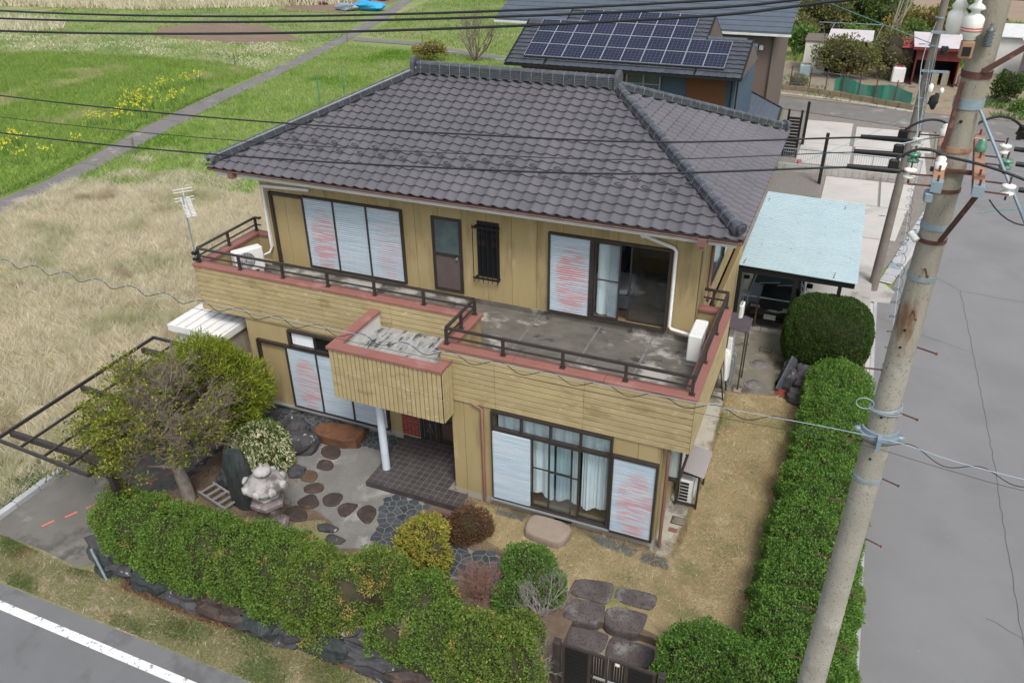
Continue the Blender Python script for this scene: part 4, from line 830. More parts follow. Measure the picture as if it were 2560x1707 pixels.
# snow guards: raised rings on every second tile of two rows
def guard(s, t):
    mb = MB(); o = Vector((EX0, EY0, EZ))+Vector((1, 0, 0))*s+TF*t+NF*.03
    P = [o+Vector((1, 0, 0))*(.075*math.cos(a))+TF*(.02*math.sin(a)-.005)+NF*(.018+.03*math.sin(a)) for a in [math.pi*2*i/12 for i in range(13)]]
    mb.tube([tuple(p) for p in P], .014, 6); obj('snow_guard', mb, 'guard', RF)
for k in range(3, 42):
    if k % 2: 
        if 1.3 < k*.2786 < 11.6: guard(k*.2786+.12, 4.02*.2447+.05)
    elif 1.5 < k*.2786 < 11.4: guard(k*.2786+.12, 5.02*.2447+.05)
# ridges
def ridge(p, q, cap_r, base_h, base_w, n, lift=.02, end=True):
    p = Vector(p); q = Vector(q); d = (q-p).normalized(); L = (q-p).length; u = d.cross(Vector((0, 0, 1))).normalized(); v = u.cross(d)
    par = obj('ridge_base', MB(), 'ridge', RF) if 0 else None
    mb = MB(); k = 4
    for i in range(k):
        w0 = base_w*(1-.10*i); h0 = lift+base_h*i/k; h1 = lift+base_h*(i+1)/k-.006
        mb.loft([[tuple(e+u*a*w0/2+v*(h0 if b_ else h1)) for a, b_ in ((-1, 1), (1, 1), (1, 0), (-1, 0))] for e in (p, q)])
        mb.loft([[tuple(e+u*a*(w0/2-.02)+v*(h0-.008 if b_ else h1)) for a, b_ in ((-1, 1), (1, 1), (1, 0), (-1, 0))] for e in (p, q)])
    obj('ridge_course', mb, 'ridge', RF)
    tl = L/n
    for i in range(n):
        a = p+d*(tl*i); b_ = p+d*(tl*(i+1)+.02); mb = MB(); c0 = lift+base_h
        def ring(e, r): return [tuple(e+u*(r*1.12*math.cos(t))+v*(c0+r*.85*math.sin(t))) for t in [math.pi*j/8 for j in range(9)]]
        rg = [ring(a, cap_r), ring(b_-d*.05, cap_r*.94), ring(b_-d*.05, cap_r*1.08), ring(b_, cap_r*1.08)]
        mb.loft(rg, 0, True, False, closed=False); obj('ridge_tile', mb, 'ridge', RF)
        mb = MB(); e = p+d*(tl*(i+.5)); mb.tube([tuple(e+u*((base_w/2+.012)*k_)+v*h_) for k_, h_ in ((-1, lift), (-.9, c0), (-.5, c0+cap_r*.8), (0, c0+cap_r*.9), (.5, c0+cap_r*.8), (.9, c0), (1, lift))], .0035, 4); obj('ridge_wire', mb, 'steel', RF)
    return u, v, d
ridge((RX0+.02, RY, RZ+.02), (RX1-.02, RY, RZ+.02), .078, .20, .22, 19)
for c, e in (((EX0+.15, EY0+.15), (RX0, RY)), ((EX1-.15, EY0+.15), (RX1, RY)), ((EX1-.15, EY1-.15), (RX1, RY)), ((EX0+.15, EY1-.15), (RX0, RY))):
    zc = EZ+.03+.15*(RZ-EZ)/(RY-EY0); u, v, d = ridge((*c, zc), (*e, RZ-.0), .070, .11, .20, 19)
    mb = MB(); p = Vector((*c, zc)); 
    mb.loft([[tuple(p-d*k+u*(.15*math.cos(t)*(1 if math.sin(t) >= 0 else 1.1))+v*(.12+.13*math.sin(t)+.0)) for t in [2*math.pi*j/14 for j in range(14)]] for k in (.0, .09)])
    mb.loft([[tuple(p-d*k+u*(.085*math.cos(t))+v*(.15+.085*math.sin(t))) for t in [2*math.pi*j/12 for j in range(12)]] for k in (.09, .17)]); obj('ridge_end', mb, 'ridge', RF)
for x, s in ((RX0-.02, -1), (RX1+.02, 1)):
    mb = MB(); pts = [(.19*math.cos(t), .22+.17*math.sin(t)) for t in [math.pi*j/12 for j in range(13)]]+[(-.19, 0), (.19, 0)]
    mb.loft([[(x+s*k, RY+a, RZ+.02+h) for a, h in pts] for k in (-.02, .08)]); obj('ridge_end', mb, 'ridge', RF)
# eaves: fascia, gutters
b = MB(); b.box(EX0+.10, EY0+.10, 5.56, EX1-.10, EY0+.125, 5.74); b.box(EX1-.125, EY0+.125, 5.56, EX1-.10, EY1-.1, 5.74); b.box(EX0+.10, EY0+.125, 5.56, EX0+.125, EY1-.1, 5.74); obj('fascia', b, 'white_paint', RF)
def gut(p, q):
    p = Vector(p); q = Vector(q); d = (q-p).normalized(); u = d.cross(Vector((0, 0, 1)))
    mb = MB(); rg = [[tuple(e+u*(.055*math.cos(t))+Vector((0, 0, .055*math.sin(t)))) for t in [math.pi+math.pi*j/8 for j in range(9)]]+[tuple(e+u*(.048*math.cos(t))+Vector((0, 0, .048*math.sin(t)))) for t in [2*math.pi-math.pi*j/8 for j in range(9)]] for e in (p, q)]
    mb.loft(rg, 0, True, True); n = int((q-p).length/.62)
    for i in range(n): e = p+d*(.3+i*.62); mb.bar(tuple(e+Vector((0, 0, .05))-u*.05), tuple(e+u*.058+Vector((0, 0, .045))), .012, .008)
    obj('gutter', mb, 'gutter', RF)
gut((EX0, EY0+.02, 5.735), (EX1, EY0+.02, 5.715)); gut((EX1-.02, EY0, 5.715), (EX1-.02, EY1, 5.73)); gut((EX0+.02, EY1, 5.73), (EX0+.02, EY0, 5.735))
obj('rain_head', MB().box(10.93, -.82, 5.55, 11.1, -.68, 5.70).box(10.97, -.79, 5.46, 11.06, -.71, 5.55), 'gutter', RF); obj('rain_head', MB().box(-.2, -.82, 5.56, -.06, -.68, 5.70), 'gutter', RF)
# ================================================================== FITTINGS ROUND THE HOUSE
def air_con(loc, rz, label, w_=.74, d=.27, h=.60, blocks=True):
    """outdoor unit, long side along local x, fan facing local -y"""
    t = root('outdoor_unit', label, 'air conditioner', loc, rz, 'outdoor air conditioner units', local=True)
    z0 = .14 if blocks else .02
    obj('casing', MB().bbox(-w_/2, -d/2, z0, w_/2, d/2, z0+h, .02), 'white', t)
    cx, cz, r = -.10, z0+h*.52, h*.40
    g = MB()
    for k in range(1, 7): g.tube([(cx+r*k/6*math.cos(a), -d/2-.012, cz+r*k/6*math.sin(a)) for a in [2*math.pi*i/24 for i in range(25)]], .004, 4)
    for a in range(16): a = a*math.pi/8; g.tube([(cx+.03*math.cos(a), -d/2-.012, cz+.03*math.sin(a)), (cx+r*math.cos(a+.25), -d/2-.012, cz+r*math.sin(a+.25))], .003, 4)
    obj('fan_grille', g, 'white_paint', t)
    f = MB(); f.tube([(cx, -d/2-.002, cz), (cx, -d/2-.006, cz)], r, 28); obj('fan_opening', f, 'greypor', t)
    f = MB()
    for k in range(3):
        a = k*2*math.pi/3; f.face([(cx+.03*math.cos(a), -d/2-.008, cz+.03*math.sin(a)), (cx+r*.9*math.cos(a-.3), -d/2-.008, cz+r*.9*math.sin(a-.3)), (cx+r*.95*math.cos(a+.45), -d/2-.010, cz+r*.95*math.sin(a+.45)), (cx+.06*math.cos(a+.9), -d/2-.009, cz+.06*math.sin(a+.9))])
    obj('fan_blade', f, 'screen', t)
    obj('side_cover', MB().bbox(w_/2-.002, -d*.1, z0+.06, w_/2+.05, d*.35, z0+.32, .015), 'white', t)
    for s in (-1, 1): obj('foot', MB().box(s*w_*.33-.05, -d/2-.05, 0, s*w_*.33+.05, d/2+.05, z0-.001), 'concrete' if blocks else 'aluminium', t)
    return t
air_con((11.13, -.68, F2+.01), R(90), 'white outdoor unit on blocks at the right end of the balcony')
air_con((-.16, -.72, F2+.01), R(62), 'white outdoor unit in the far left corner of the balcony', .74, .26, .58)
t = air_con((11.40, -1.33, .0), R(90), 'white outdoor unit with slatted grille under the low brown awning', .70, .28, .62, False)
for i in range(6): obj('louvre', MB().box(-.356, -.06, .10+i*.085, -.351, .12, .16+i*.085), 'black', t)
t = root('unit_awning', 'low brown ribbed awning on angle-iron frame over the side unit', 'awning', (11.5, -1.3, 0))
b = MB()
for i in range(24):
    y0 = -1.80+i*.04; b.face([(11.22, y0, .99), (11.76, y0, .90), (11.76, y0+.02, .915), (11.22, y0+.02, 1.005)]); b.face([(11.22, y0+.02, 1.005), (11.76, y0+.02, .915), (11.76, y0+.04, .90), (11.22, y0+.04, .99)])
obj('roof_sheet', b, 'awning', t); 
for x in (11.22, 11.66):
    for y in (-1.76, -.9): obj('leg', MB().bar((x, y, 0), (x, y, .93 if x < 11.5 else .88), .04, .04), 'bronze', t)
for p_, q_ in (((11.22, -1.76, .1), (11.66, -1.76, .1)), ((11.66, -1.76, .86), (11.66, -.9, .86)), ((11.22, -1.76, .92), (11.66, -1.76, .88))): obj('brace', MB().bar(p_, q_, .04, .035), 'bronze', t)
# water heater corner
t = root('heater_canopy', 'brown sloping canopy on legs over the water heater pipes', 'awning', (11.55, 3.5, 0))
obj('roof_sheet', MB().bar((11.30, 3.5, 1.86), (11.82, 3.5, 1.76), .85, .02), 'awning', t)
for x, y in ((11.34, 3.12), (11.34, 3.85), (11.76, 3.12), (11.76, 3.85)): obj('leg', MB().bar((x, y, 0), (x, y, 1.8), .035, .035), 'bronze', t)
obj('foot_block', MB().bbox(11.66, 3.02, 0, 11.86, 3.22, .07, .01), 'sandstone', t)
t = root('water_heater', 'white water heater with bare pipes under the brown canopy', 'water heater', (11.4, 3.5, 0))
obj('casing', MB().bbox(11.24, 3.2, .75, 11.46, 3.75, 1.5, .02), 'white', t)
b = MB()
for i, x in enumerate((11.5, 11.54, 11.5)): b.tube([(11.44, 3.25+i*.13, .9+.1*i), (x+.04, 3.25+i*.13, .85+.1*i), (x+.04, 3.22+i*.13, .5), (x+.02, 3.22+i*.13, .1), (x, 3.2+i*.13, 0)], .014, 6)
obj('pipe', b, 'steel', t)
t = root('gas_cylinder', 'white wrapped tank leaning against the side wall', 'tank', (11.35, 2.7, 0)); b = MB(); b.lathe((11.36, 3.0, .35), [(.02, 0), (.14, .03), (.15, .12), (.15, .75), (.12, .86), (.04, .92)], 14); obj('body', b, 'white_paint', t)
b = MB(); b.tube([(11.36, 2.86, 1.25), (11.42, 2.84, .8), (11.44, 2.86, .45)], .05, 6); obj('wrap', b, 'white', t)
t = root('trestle', 'black folding trestle standing by the side wall', 'trestle', (11.35, 2.6, 0))
for y, s in ((2.55, 1), (2.55, -1), (3.05, 1), (3.05, -1)): obj('leg', MB().bar((11.33, y, .95), (11.33+s*.16, y, 0), .03, .03), 'black', t)
obj('crossbar', MB().bar((11.33, 2.5, .96), (11.33, 3.1, .96), .04, .04).bar((11.2, 2.55, .08), (11.46, 2.55, .08), .02, .02), 'black', t)
t = thing('duct_hood', MB().bbox(11.64, 1.6, 2.9, 11.74, 1.9, 3.25, .03), 'shedwhite', 'cream vent hood fixed to the side of the balcony parapet', 'vent hood', (11.64, 1.75, 2.9))
# antenna on the railing corner
t = root('antenna', 'silver television aerial on a mast clamped to the balcony corner', 'antenna', (-.72, -1.84, 3.72))
b = MB(); b.tube([(-.72, -1.84, 3.75), (-.70, -1.84, 5.38)], .016, 8); obj('mast', b, 'galv', t)
b = MB(); p = Vector((-.95, -1.55, 5.30)); q = Vector((-.22, -2.15, 5.06)); b.tube([tuple(p), tuple(q)], .016, 6); obj('boom', b, 'aluminium', t)
d = (q-p).normalized(); u = d.cross(Vector((0, 0, 1))).normalized(); b = MB()
for i in range(14): c = p+d*(.16+i*.058); b.tube([tuple(c-u*.11), tuple(c+u*.11)], .010, 5)
obj('element', b, 'white', t); b = MB()
for k in (-2, -1, 1, 2): c = p+Vector((0, 0, k*.07))-d*.02; b.tube([tuple(c-u*.22), tuple(c+u*.22)], .009, 5)
b.tube([tuple(p+Vector((0, 0, -.16))), tuple(p+Vector((0, 0, .16)))], .012, 6); obj('reflector', b, 'white', t)
b = MB(); b.box(-.77, -1.9, 3.95, -.66, -1.78, 4.02); b.box(-.77, -1.9, 3.80, -.66, -1.78, 3.86); obj('clamp', b, 'black', t)
# white storage shed
t = root('storage_shed', 'white metal storage shed with ribbed roof at the left side of the house', 'shed', (-.8, -1.8, G))
obj('wall', MB().box(-1.42, -2.28, G, .02, -1.25, 2.02), 'shedwhite', t); obj('side_panel', MB().box(.02, -2.22, G, .05, -1.3, 1.98), 'shedcream', t)
obj('roof', MB().box(-1.55, -2.38, 2.03, .10, -1.15, 2.13), 'white', t)
for i in range(6): obj('roof_rib', MB().box(-1.35+i*.27, -2.37, 2.13, -1.31+i*.27, -1.16, 2.155), 'white_paint', t)
obj('rim', MB().box(-1.58, -2.41, 1.98, .13, -2.38, 2.15).box(-1.58, -2.38, 1.98, -1.55, -1.12, 2.15).box(.10, -2.38, 1.98, .13, -1.12, 2.15), 'white', t)
# pergola / carport skeleton
t = root('pergola', 'bare dark metal canopy framework without roof sheets over the driveway', 'pergola', (1.5, -5.3, G)); z = 1.80
def fb(name, p, q, w_=.05, h_=.07): obj(name, MB().bar(p, q, w_, h_), 'bronze', t)
PXo, PYo = -.70, .38
def pg(x, y, zz): return (x+PXo, y+PYo, zz)
fb('rail', pg(-1.12, -7.45, z), pg(-1.24, -2.98, z)); fb('rail', pg(1.6, -7.6, z), pg(1.52, -3.0, z)); fb('rail', pg(-1.12, -7.45, z), pg(1.6, -7.6, z)); fb('rail', pg(-1.24, -2.98, z), pg(1.52, -3.0, z))
for xo in (-.5, .2, .9): fb('purlin', pg(xo+.05, -7.5, z-.02), pg(xo-.05, -3.0, z-.02), .04, .05)
for y in (-7.12, -5.3, -3.47): fb('beam', pg(-1.14, y, z-.08), pg(1.56, y, z-.10), .09, .13)
for y in (-7.08, -3.47): fb('post', pg(1.50, y, G), pg(1.50, y, z-.1), .12, .12); fb('brace', pg(1.50, y, 1.2), pg(.8, y, z-.1), .06, .06)
# ================================================================== GARDEN STONES
STEP = [[(3.04, -2.92), (3.23, -2.77), (3.52, -2.87), (3.61, -3.08), (3.52, -3.23), (3.17, -3.18)], [(3.29, -3.35), (3.48, -3.28), (3.68, -3.39), (3.69, -3.59), (3.49, -3.64), (3.32, -3.6)], [(3.17, -3.83), (3.32, -3.74), (3.52, -3.79), (3.58, -4.03), (3.45, -4.09), (3.24, -4.1)],
 [(3.48, -4.26), (3.58, -4.11), (3.77, -4.05), (3.91, -4.15), (3.92, -4.3), (3.73, -4.42), (3.57, -4.41)], [(3.64, -4.75), (3.73, -4.48), (3.87, -4.43), (4.07, -4.57), (4.13, -4.67), (4.04, -4.84), (3.76, -4.82)], [(4.12, -4.43), (4.19, -4.24), (4.39, -4.16), (4.47, -4.26), (4.52, -4.53), (4.32, -4.63), (4.18, -4.56)],
 [(4.57, -4.58), (4.64, -4.41), (4.87, -4.33), (4.94, -4.39), (4.9, -4.75), (4.72, -4.77)], [(5.04, -4.57), (5.06, -4.35), (5.18, -4.27), (5.39, -4.34), (5.48, -4.65), (5.4, -4.79), (5.13, -4.67)], [(3.55, -5.05), (3.67, -4.88), (3.85, -4.84), (4.08, -5.01), (4.14, -5.19), (3.89, -5.3), (3.72, -5.24)]]
SLAB = ['reddish brown stepping stone nearest the orange slab', 'dark stepping stone, second from the orange slab', 'tan stepping stone, third from the orange slab', 'oval stepping stone, fourth from the orange slab', 'dark stepping stone ringed by fallen leaves', 'dark stepping stone fifth from the lantern side, in grey gravel',
        'brown stepping stone, next to last before the slate path', 'large brown stepping stone beside the slate path', 'wide dark stone against the stone lantern']
def smooth(poly, it=2):
    for _ in range(it):
        q = []
        for i in range(len(poly)):
            a, c = poly[i], poly[(i+1) % len(poly)]; q += [(a[0]*.75+c[0]*.25, a[1]*.75+c[1]*.25), (a[0]*.25+c[0]*.75, a[1]*.25+c[1]*.75)]
        poly = q
    return poly
def flagstone(poly, z0, z1, m, name, label, cat, group=None, wob=.012, ed=.03, scale=1.1, it=2):
    c = np.mean(np.array(poly), axis=0); poly = [(c[0]+(x-c[0])*scale, c[1]+(y-c[1])*scale) for x, y in poly]; poly = smooth(poly, it)
    if sum(poly[i][0]*poly[(i+1) % len(poly)][1]-poly[(i+1) % len(poly)][0]*poly[i][1] for i in range(len(poly))) < 0: poly = poly[::-1]
    b = MB(); rg = []
    for f, z in ((1.0, z0), (1.02, z0+(z1-z0)*.5), (1.0, z1-ed), (.95, z1-ed*.35), (.86, z1), (.45, z1+.006)):
        rg.append([(c[0]+(x-c[0])*f+wob*noise.noise(Vector((x*3, y*3, z*4))), c[1]+(y-c[1])*f+wob*noise.noise(Vector((y*3, x*3, z*4))), z+wob*.5*noise.noise(Vector((x*5, y*5, 3)))) for x, y in poly])
    b.loft(rg); return thing(name, b, m, label, cat, (c[0], c[1], z0), group)
for i, s in enumerate(STEP): flagstone(s, 0, .05, 'rocktan' if i == 2 else 'rockb', 'stepping_stone', SLAB[i], 'stone', 'stepping stones in the gravel court', wob=.03, ed=.02, it=1, scale=1.06)
flagstone([(2.62, -2.27), (3.72, -2.17), (3.82, -2.27), (3.78, -2.78), (2.76, -2.80), (2.66, -2.74)], 0, .27, 'orange', 'step_stone', 'long rusty orange step stone below the left shutters', 'stone', scale=1.02, ed=.03, it=1)
flagstone([(8.56, -3.42), (8.72, -3.33), (9.37, -3.36), (9.49, -3.56), (9.39, -3.92), (9.2, -3.96), (8.66, -3.92), (8.56, -3.75)], 0, .2, 'sandstone', 'step_stone', 'pinkish sandstone step below the living room window', 'stone', scale=1.03, ed=.04, it=1)
BIG = [([(9.93, -4.76), (9.97, -4.55), (10.55, -4.42), (10.67, -4.46), (10.69, -4.9), (10.6, -4.96), (9.95, -4.96)], 0, .05, 'granite flagstone farthest left of the gate steps, half sunk in grass'), ([(10.74, -4.56), (10.80, -4.44), (11.40, -4.38), (11.48, -4.44), (11.49, -4.72), (11.4, -4.79), (10.80, -4.80)], 0, .045, 'pale granite flagstone set alone in the lawn above the gate'),
 ([(9.98, -5.02), (10.6, -4.96), (10.67, -5.0), (10.68, -5.36), (10.6, -5.48), (10.2, -5.53), (9.98, -5.5)], -.16, .04, 'purple granite step, left of the middle pair above the gate'), ([(10.70, -4.93), (11.40, -4.87), (11.44, -4.94), (11.41, -5.36), (11.25, -5.42), (10.86, -5.45), (10.71, -5.32)], -.16, .04, 'purple granite step, right of the middle pair above the gate'),
 ([(10.16, -5.50), (10.3, -5.44), (10.84, -5.44), (10.88, -5.5), (10.88, -5.82), (10.76, -5.94), (10.28, -5.96), (10.15, -5.84)], -.32, -.13, 'grey granite step nearest the gate, on the left'), ([(10.92, -5.44), (11.1, -5.42), (11.66, -5.42), (11.74, -5.5), (11.73, -5.82), (11.6, -5.95), (11.02, -5.95), (10.91, -5.83)], -.32, -.13, 'grey granite step nearest the gate, on the right')]
for p, z0, z1, l in BIG: flagstone(p, z0, z1, 'granite', 'stone_step', l, 'stone', 'granite steps inside the gate', scale=1.02, ed=.035, it=1)
flagstone([(8.55, -4.22), (8.9, -4.15), (9.0, -4.35), (8.8, -4.5), (8.5, -4.42)], 0, .03, 'rockb', 'flagstone', 'small dark flagstone in the grass above the green bush', 'stone')
def boulder(name, c, r, sd, m, label, rough=.3, group='garden boulders', e=2.6): b = MB(); rock(b, c, r, sd, rough, 14, 9, e=e); return thing(name, b, m, label, 'rock', (c[0], c[1], c[2]-r[2]), group)
boulder('boulder', (2.58, -3.12, .14), (.42, .34, .30), 3, 'rock', 'flat-topped dark boulder between pieris bush and orange slab', .22)
boulder('boulder', (2.15, -2.72, .12), (.30, .24, .32), 5, 'rock', 'dark boulder on the edge of the slate terrace', .3)
boulder('boulder', (1.05, -3.0, .2), (.36, .3, .42), 6, 'rock', 'dark boulder under the yellow-green podocarpus')
boulder('boulder', (1.9, -4.75, .1), (.30, .28, .32), 8, 'rock', 'rounded dark boulder left of the upright slate stone')
boulder('boulder', (1.72, -3.9, .1), (.34, .25, .34), 9, 'rock', 'dark boulder behind the pieris bush')
boulder('boulder', (3.05, -3.95, .02), (.2, .18, .16), 10, 'rock', 'dark boulder below the white-flowered bush')
boulder('boulder', (13.35, 3.9, .2), (.36, .36, .42), 21, 'rock', 'dark boulder below the clipped round shrub', .3); boulder('boulder', (12.95, 3.95, .18), (.26, .3, .34), 22, 'rock', 'dark boulder at the edge of the concrete yard', .3)
boulder('boulder', (13.0, 4.5, .2), (.2, .2, .36), 23, 'rock', 'upright dark rock beside the white pipe', .3); boulder('boulder', (13.25, 3.3, .05), (.3, .3, .25), 24, 'rock', 'low dark rock beside the red brick patch', .3)
b = MB(); rock(b, (4.72, -5.2, .02), (.22, .12, .07), 31, .3); thing('edging_rock', b, 'rock', 'pale blotchy edging rock at the corner of the moss bed', 'rock', (4.72, -5.2, -.05), 'edging rocks')
b = MB(); rock(b, (5.05, -5.42, .02), (.2, .11, .06), 32, .3); thing('edging_rock', b, 'rock', 'pale edging rock between moss bed and gravel', 'rock', (5.05, -5.42, -.05), 'edging rocks')
# upright slate stone
b = MB(); rg = []
for i in range(9):
    f = i/8; z = -.05+1.45*f; wx = .36*(1-.12*f-.28*max(0, f-.78)*4*f); wy = .20*(1-.2*f-.5*max(0, f-.8)*2)
    rg.append([(2.66-.10*f+wx*math.cos(a)*(1+.10*noise.noise(Vector((a*1.2, f*3, 2)))), -5.2+wy*math.sin(a)*(1+.18*noise.noise(Vector((a*2, f*4, 7)))), z+.05*math.cos(a)*f) for a in [2*math.pi*k/18 for k in range(18)]])
b.loft(rg, sm=False); thing('standing_stone', b, 'slatestone', 'tall dark upright slate stone left of the lantern', 'stone', (2.66, -5.2, 0))
# stone lantern
t = root('stone_lantern', 'weathered pale stone lantern with curled cap behind the hedge', 'lantern', (3.62, -5.55, 0)); lx, ly = 3.62, -5.55
obj('base', MB().lathe((lx, ly, -.02), [(.34, 0), (.36, .08), (.30, .16), (.22, .2)], 6, sm=False), 'lantern2', t)
obj('shaft', MB().lathe((lx, ly, .18), [(.25, 0), (.22, .08), (.21, .2), (.25, .34), (.28, .42)], 8, sm=False), 'lantern2', t)
obj('platform', MB().lathe((lx, ly, .60), [(.27, 0), (.36, .07), (.37, .15), (.33, .18), (.28, .24)], 6, sm=False), 'lantern2', t)
fb_ = obj('firebox', MB().lathe((lx, ly, .84), [(.27, 0), (.30, .05), (.27, .08), (.27, .26)], 6, sm=False), 'lanternl', t)
for k in range(6):
    a = (k+.5)*math.pi/3; c = Vector((lx+.236*math.cos(a), ly+.236*math.sin(a), 0)); u = Vector((-math.sin(a), math.cos(a), 0)); n = Vector((math.cos(a), math.sin(a), 0))
    b = MB(); b.loft([[tuple(c+u*s_*.06+n*o_+Vector((0, 0, z))) for s_, z in ((-1, .94), (1, .94), (1, 1.05), (-1, 1.05))] for o_ in (.0, .006)]); obj('opening', b, 'lantern2', fb_)
obj('cap', MB().lathe((lx, ly, 1.08), [(.30, 0), (.40, .01), (.425, .05), (.41, .09), (.36, .16), (.28, .23), (.18, .29), (.10, .32)], 24), 'lantern', t)
for k in range(8):
    a = k*math.pi/4+.25; n = Vector((math.cos(a), math.sin(a), 0)); u = Vector((-math.sin(a), math.cos(a), 0)); c = Vector((lx, ly, 1.17))+n*.375
    b = MB(); b.loft([[tuple(c+n*d_+u*(r2*math.cos(q))+Vector((0, 0, r2*math.sin(q)))) for q in [2*math.pi*j/14 for j in range(14)]] for d_, r2 in ((-.05, .085), (.05, .085), (.075, .07), (.085, .03))], sm=False)
    obj('cap_curl', b, 'lanternl', t)
obj('finial', MB().lathe((lx, ly, 1.38), [(.09, 0), (.10, .02), (.175, .06), (.18, .11), (.14, .16), (.06, .19), (.03, .20), (.025, .29), (.012, .30)], 20), 'lanternl', t)
# stepladder lying flat
t = root('ladder', 'short aluminium ladder lying beneath the bare tree', 'ladder', (2.0, -5.35, .1)); p = Vector((1.55, -5.42, .16)); q = Vector((2.45, -5.62, .12)); o_ = Vector((.12, .34, .02))
for s in (p, p+o_): obj('rail', MB().bar(tuple(s), tuple(s+(q-p)), .03, .06), 'aluminium', t)
for i in range(5): c = p+(q-p)*(.06+i*.22); obj('rung', MB().bar(tuple(c), tuple(c+o_), .035, .03), 'aluminium', t)
# retaining wall of natural rocks along the verge
t = root('rock_wall', 'low retaining wall of dark natural rocks under the front hedge', 'wall', (5.5, -7.5, G)); x = .75; i = 0
while x < 10.2:
    w_ = random.uniform(.5, 1.15); b = MB(); yy = -7.50+.06*math.sin(x*1.3)-(.02 if x > 1 else 0)
    rock(b, (x+w_/2, yy, G+.17+random.uniform(-.02, .05)), (w_*.60, .24, .25+random.uniform(-.06, .05)), 40+i, .55, 16, 10, e=3); obj('rock', b, ['slatestone', 'rock', 'slatestone', 'rock', 'rockb'][i % 5], t)
    if i % 2: b = MB(); rock(b, (x+w_/2+.2, yy+.22, G+.42), (w_*.45, .2, .16), 90+i, .4, 10, 7); obj('rock', b, 'rock', t)
    x += w_*.93; i += 1
b = MB(); rock(b, (1.0, -7.2, -.12), (.62, .42, .42), 133, .3, 14, 9, e=3); obj('rock', b, 'rock', t)
for k, y in enumerate(np.arange(-6.8, -2.6, .48)): b = MB(); rock(b, (.78, y, G+.2), (.16, .27, .26), 140+k, .35, 10, 7); obj('rock', b, 'rock', t)
thing('boundary_post', MB().tube([(1.13, -7.74, G), (.93, -7.70, .32)], .028, 10), 'steel', 'leaning grey metal post at the driveway corner', 'post', (1.13, -7.74, G))
# ================================================================== GATE
t = root('gate', 'dark bronze double gate with slats and upright bars', 'gate', (11.15, -6.82, -.2))
obj('post', MB().bbox(10.30, -6.88, G, 10.42, -6.76, 1.02, .006), 'bronze', t); obj('post', MB().bbox(12.02, -6.88, G, 12.14, -6.76, 1.02, .006), 'bronze', t)
for s, x0, x1 in ((1, 10.45, 11.21), (-1, 11.23, 11.99)):
    lf = obj('gate_leaf', MB().box(x0, -6.84, 1.0-.05, x1, -6.80, 1.0).box(x0, -6.84, -.3, x1, -6.80, -.24).box(x0, -6.84, -.24, x0+.05, -6.80, .95).box(x1-.05, -6.84, -.24, x1, -6.80, .95), 'bronze', t)
    a0, a1 = (x0+.05, x0+.44) if s > 0 else (x1-.44, x1-.05); b0, b1 = (a1+.05, x1-.05) if s > 0 else (x0+.05, a0-.05)
    obj('stile', MB().box(a1 if s > 0 else a0-.05, -6.835, -.24, a1+.05 if s > 0 else a0, -6.805, .95), 'bronze', lf)
    for k in range(13): obj('slat', MB().box(a0, -6.832, -.23+k*.09, a1, -6.808, -.153+k*.09), 'black', lf)
    for k in range(5): xx = b0+(b1-b0)*(k+.5)/5; obj('bar', MB().box(xx-.014, -6.832, -.24, xx+.014, -6.808, .95), 'black', lf)
    obj('mid_rail', MB().box(b0, -6.835, .42, b1, -6.805, .50), 'bronze', lf)
obj('handle', MB().box(11.0, -6.88, .48, 11.2, -6.85, .51).box(11.24, -6.88, .48, 11.44, -6.85, .51), 'aluminium', t); obj('tag', MB().box(11.34, -6.846, .90, 11.41, -6.841, .96), 'white', t)
# ================================================================== HEDGES, BUSHES, TREES
AZ = 'front azalea hedge mounds'
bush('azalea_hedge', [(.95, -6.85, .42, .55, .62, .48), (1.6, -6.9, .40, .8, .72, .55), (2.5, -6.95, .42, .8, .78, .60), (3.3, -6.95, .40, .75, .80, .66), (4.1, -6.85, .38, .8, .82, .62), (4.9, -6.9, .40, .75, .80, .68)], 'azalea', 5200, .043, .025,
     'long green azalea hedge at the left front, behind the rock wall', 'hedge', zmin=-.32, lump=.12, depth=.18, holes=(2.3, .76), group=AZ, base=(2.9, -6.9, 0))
bush('azalea_hedge', [(5.65, -6.95, .38, .66, .78, .72), (6.3, -6.75, .35, .6, .72, .66), (6.75, -6.35, .40, .5, .5, .66), (6.0, -7.35, .0, .5, .32, .42)], 'azalea2', 5200, .043, .025, 'yellowing azalea mound in front of the slate path bend', 'hedge', zmin=-.3, lump=.12, depth=.17, holes=(2.5, .66), group=AZ)
bush('azalea_bush', [(7.65, -6.45, .30, .62, .55, .55), (8.2, -6.95, .22, .62, .6, .58), (7.4, -7.15, .0, .55, .4, .42)], 'azalea', 5000, .044, .026, 'ragged azalea in the middle front beside dead grey twigs', 'bush', zmin=-.3, lump=.10, holes=(2.9, .60), group=AZ)
bush('azalea_bush', [(9.0, -6.9, .26, .6, .62, .60), (9.65, -7.0, .22, .52, .55, .62), (8.8, -7.35, -.05, .5, .3, .38), (9.5, -6.35, .2, .35, .35, .45)], 'azalea2', 4800, .047, .028, 'loose bright green azalea left of the gate post', 'bush', zmin=-.3, lump=.10, holes=(2.7, .64), group=AZ)
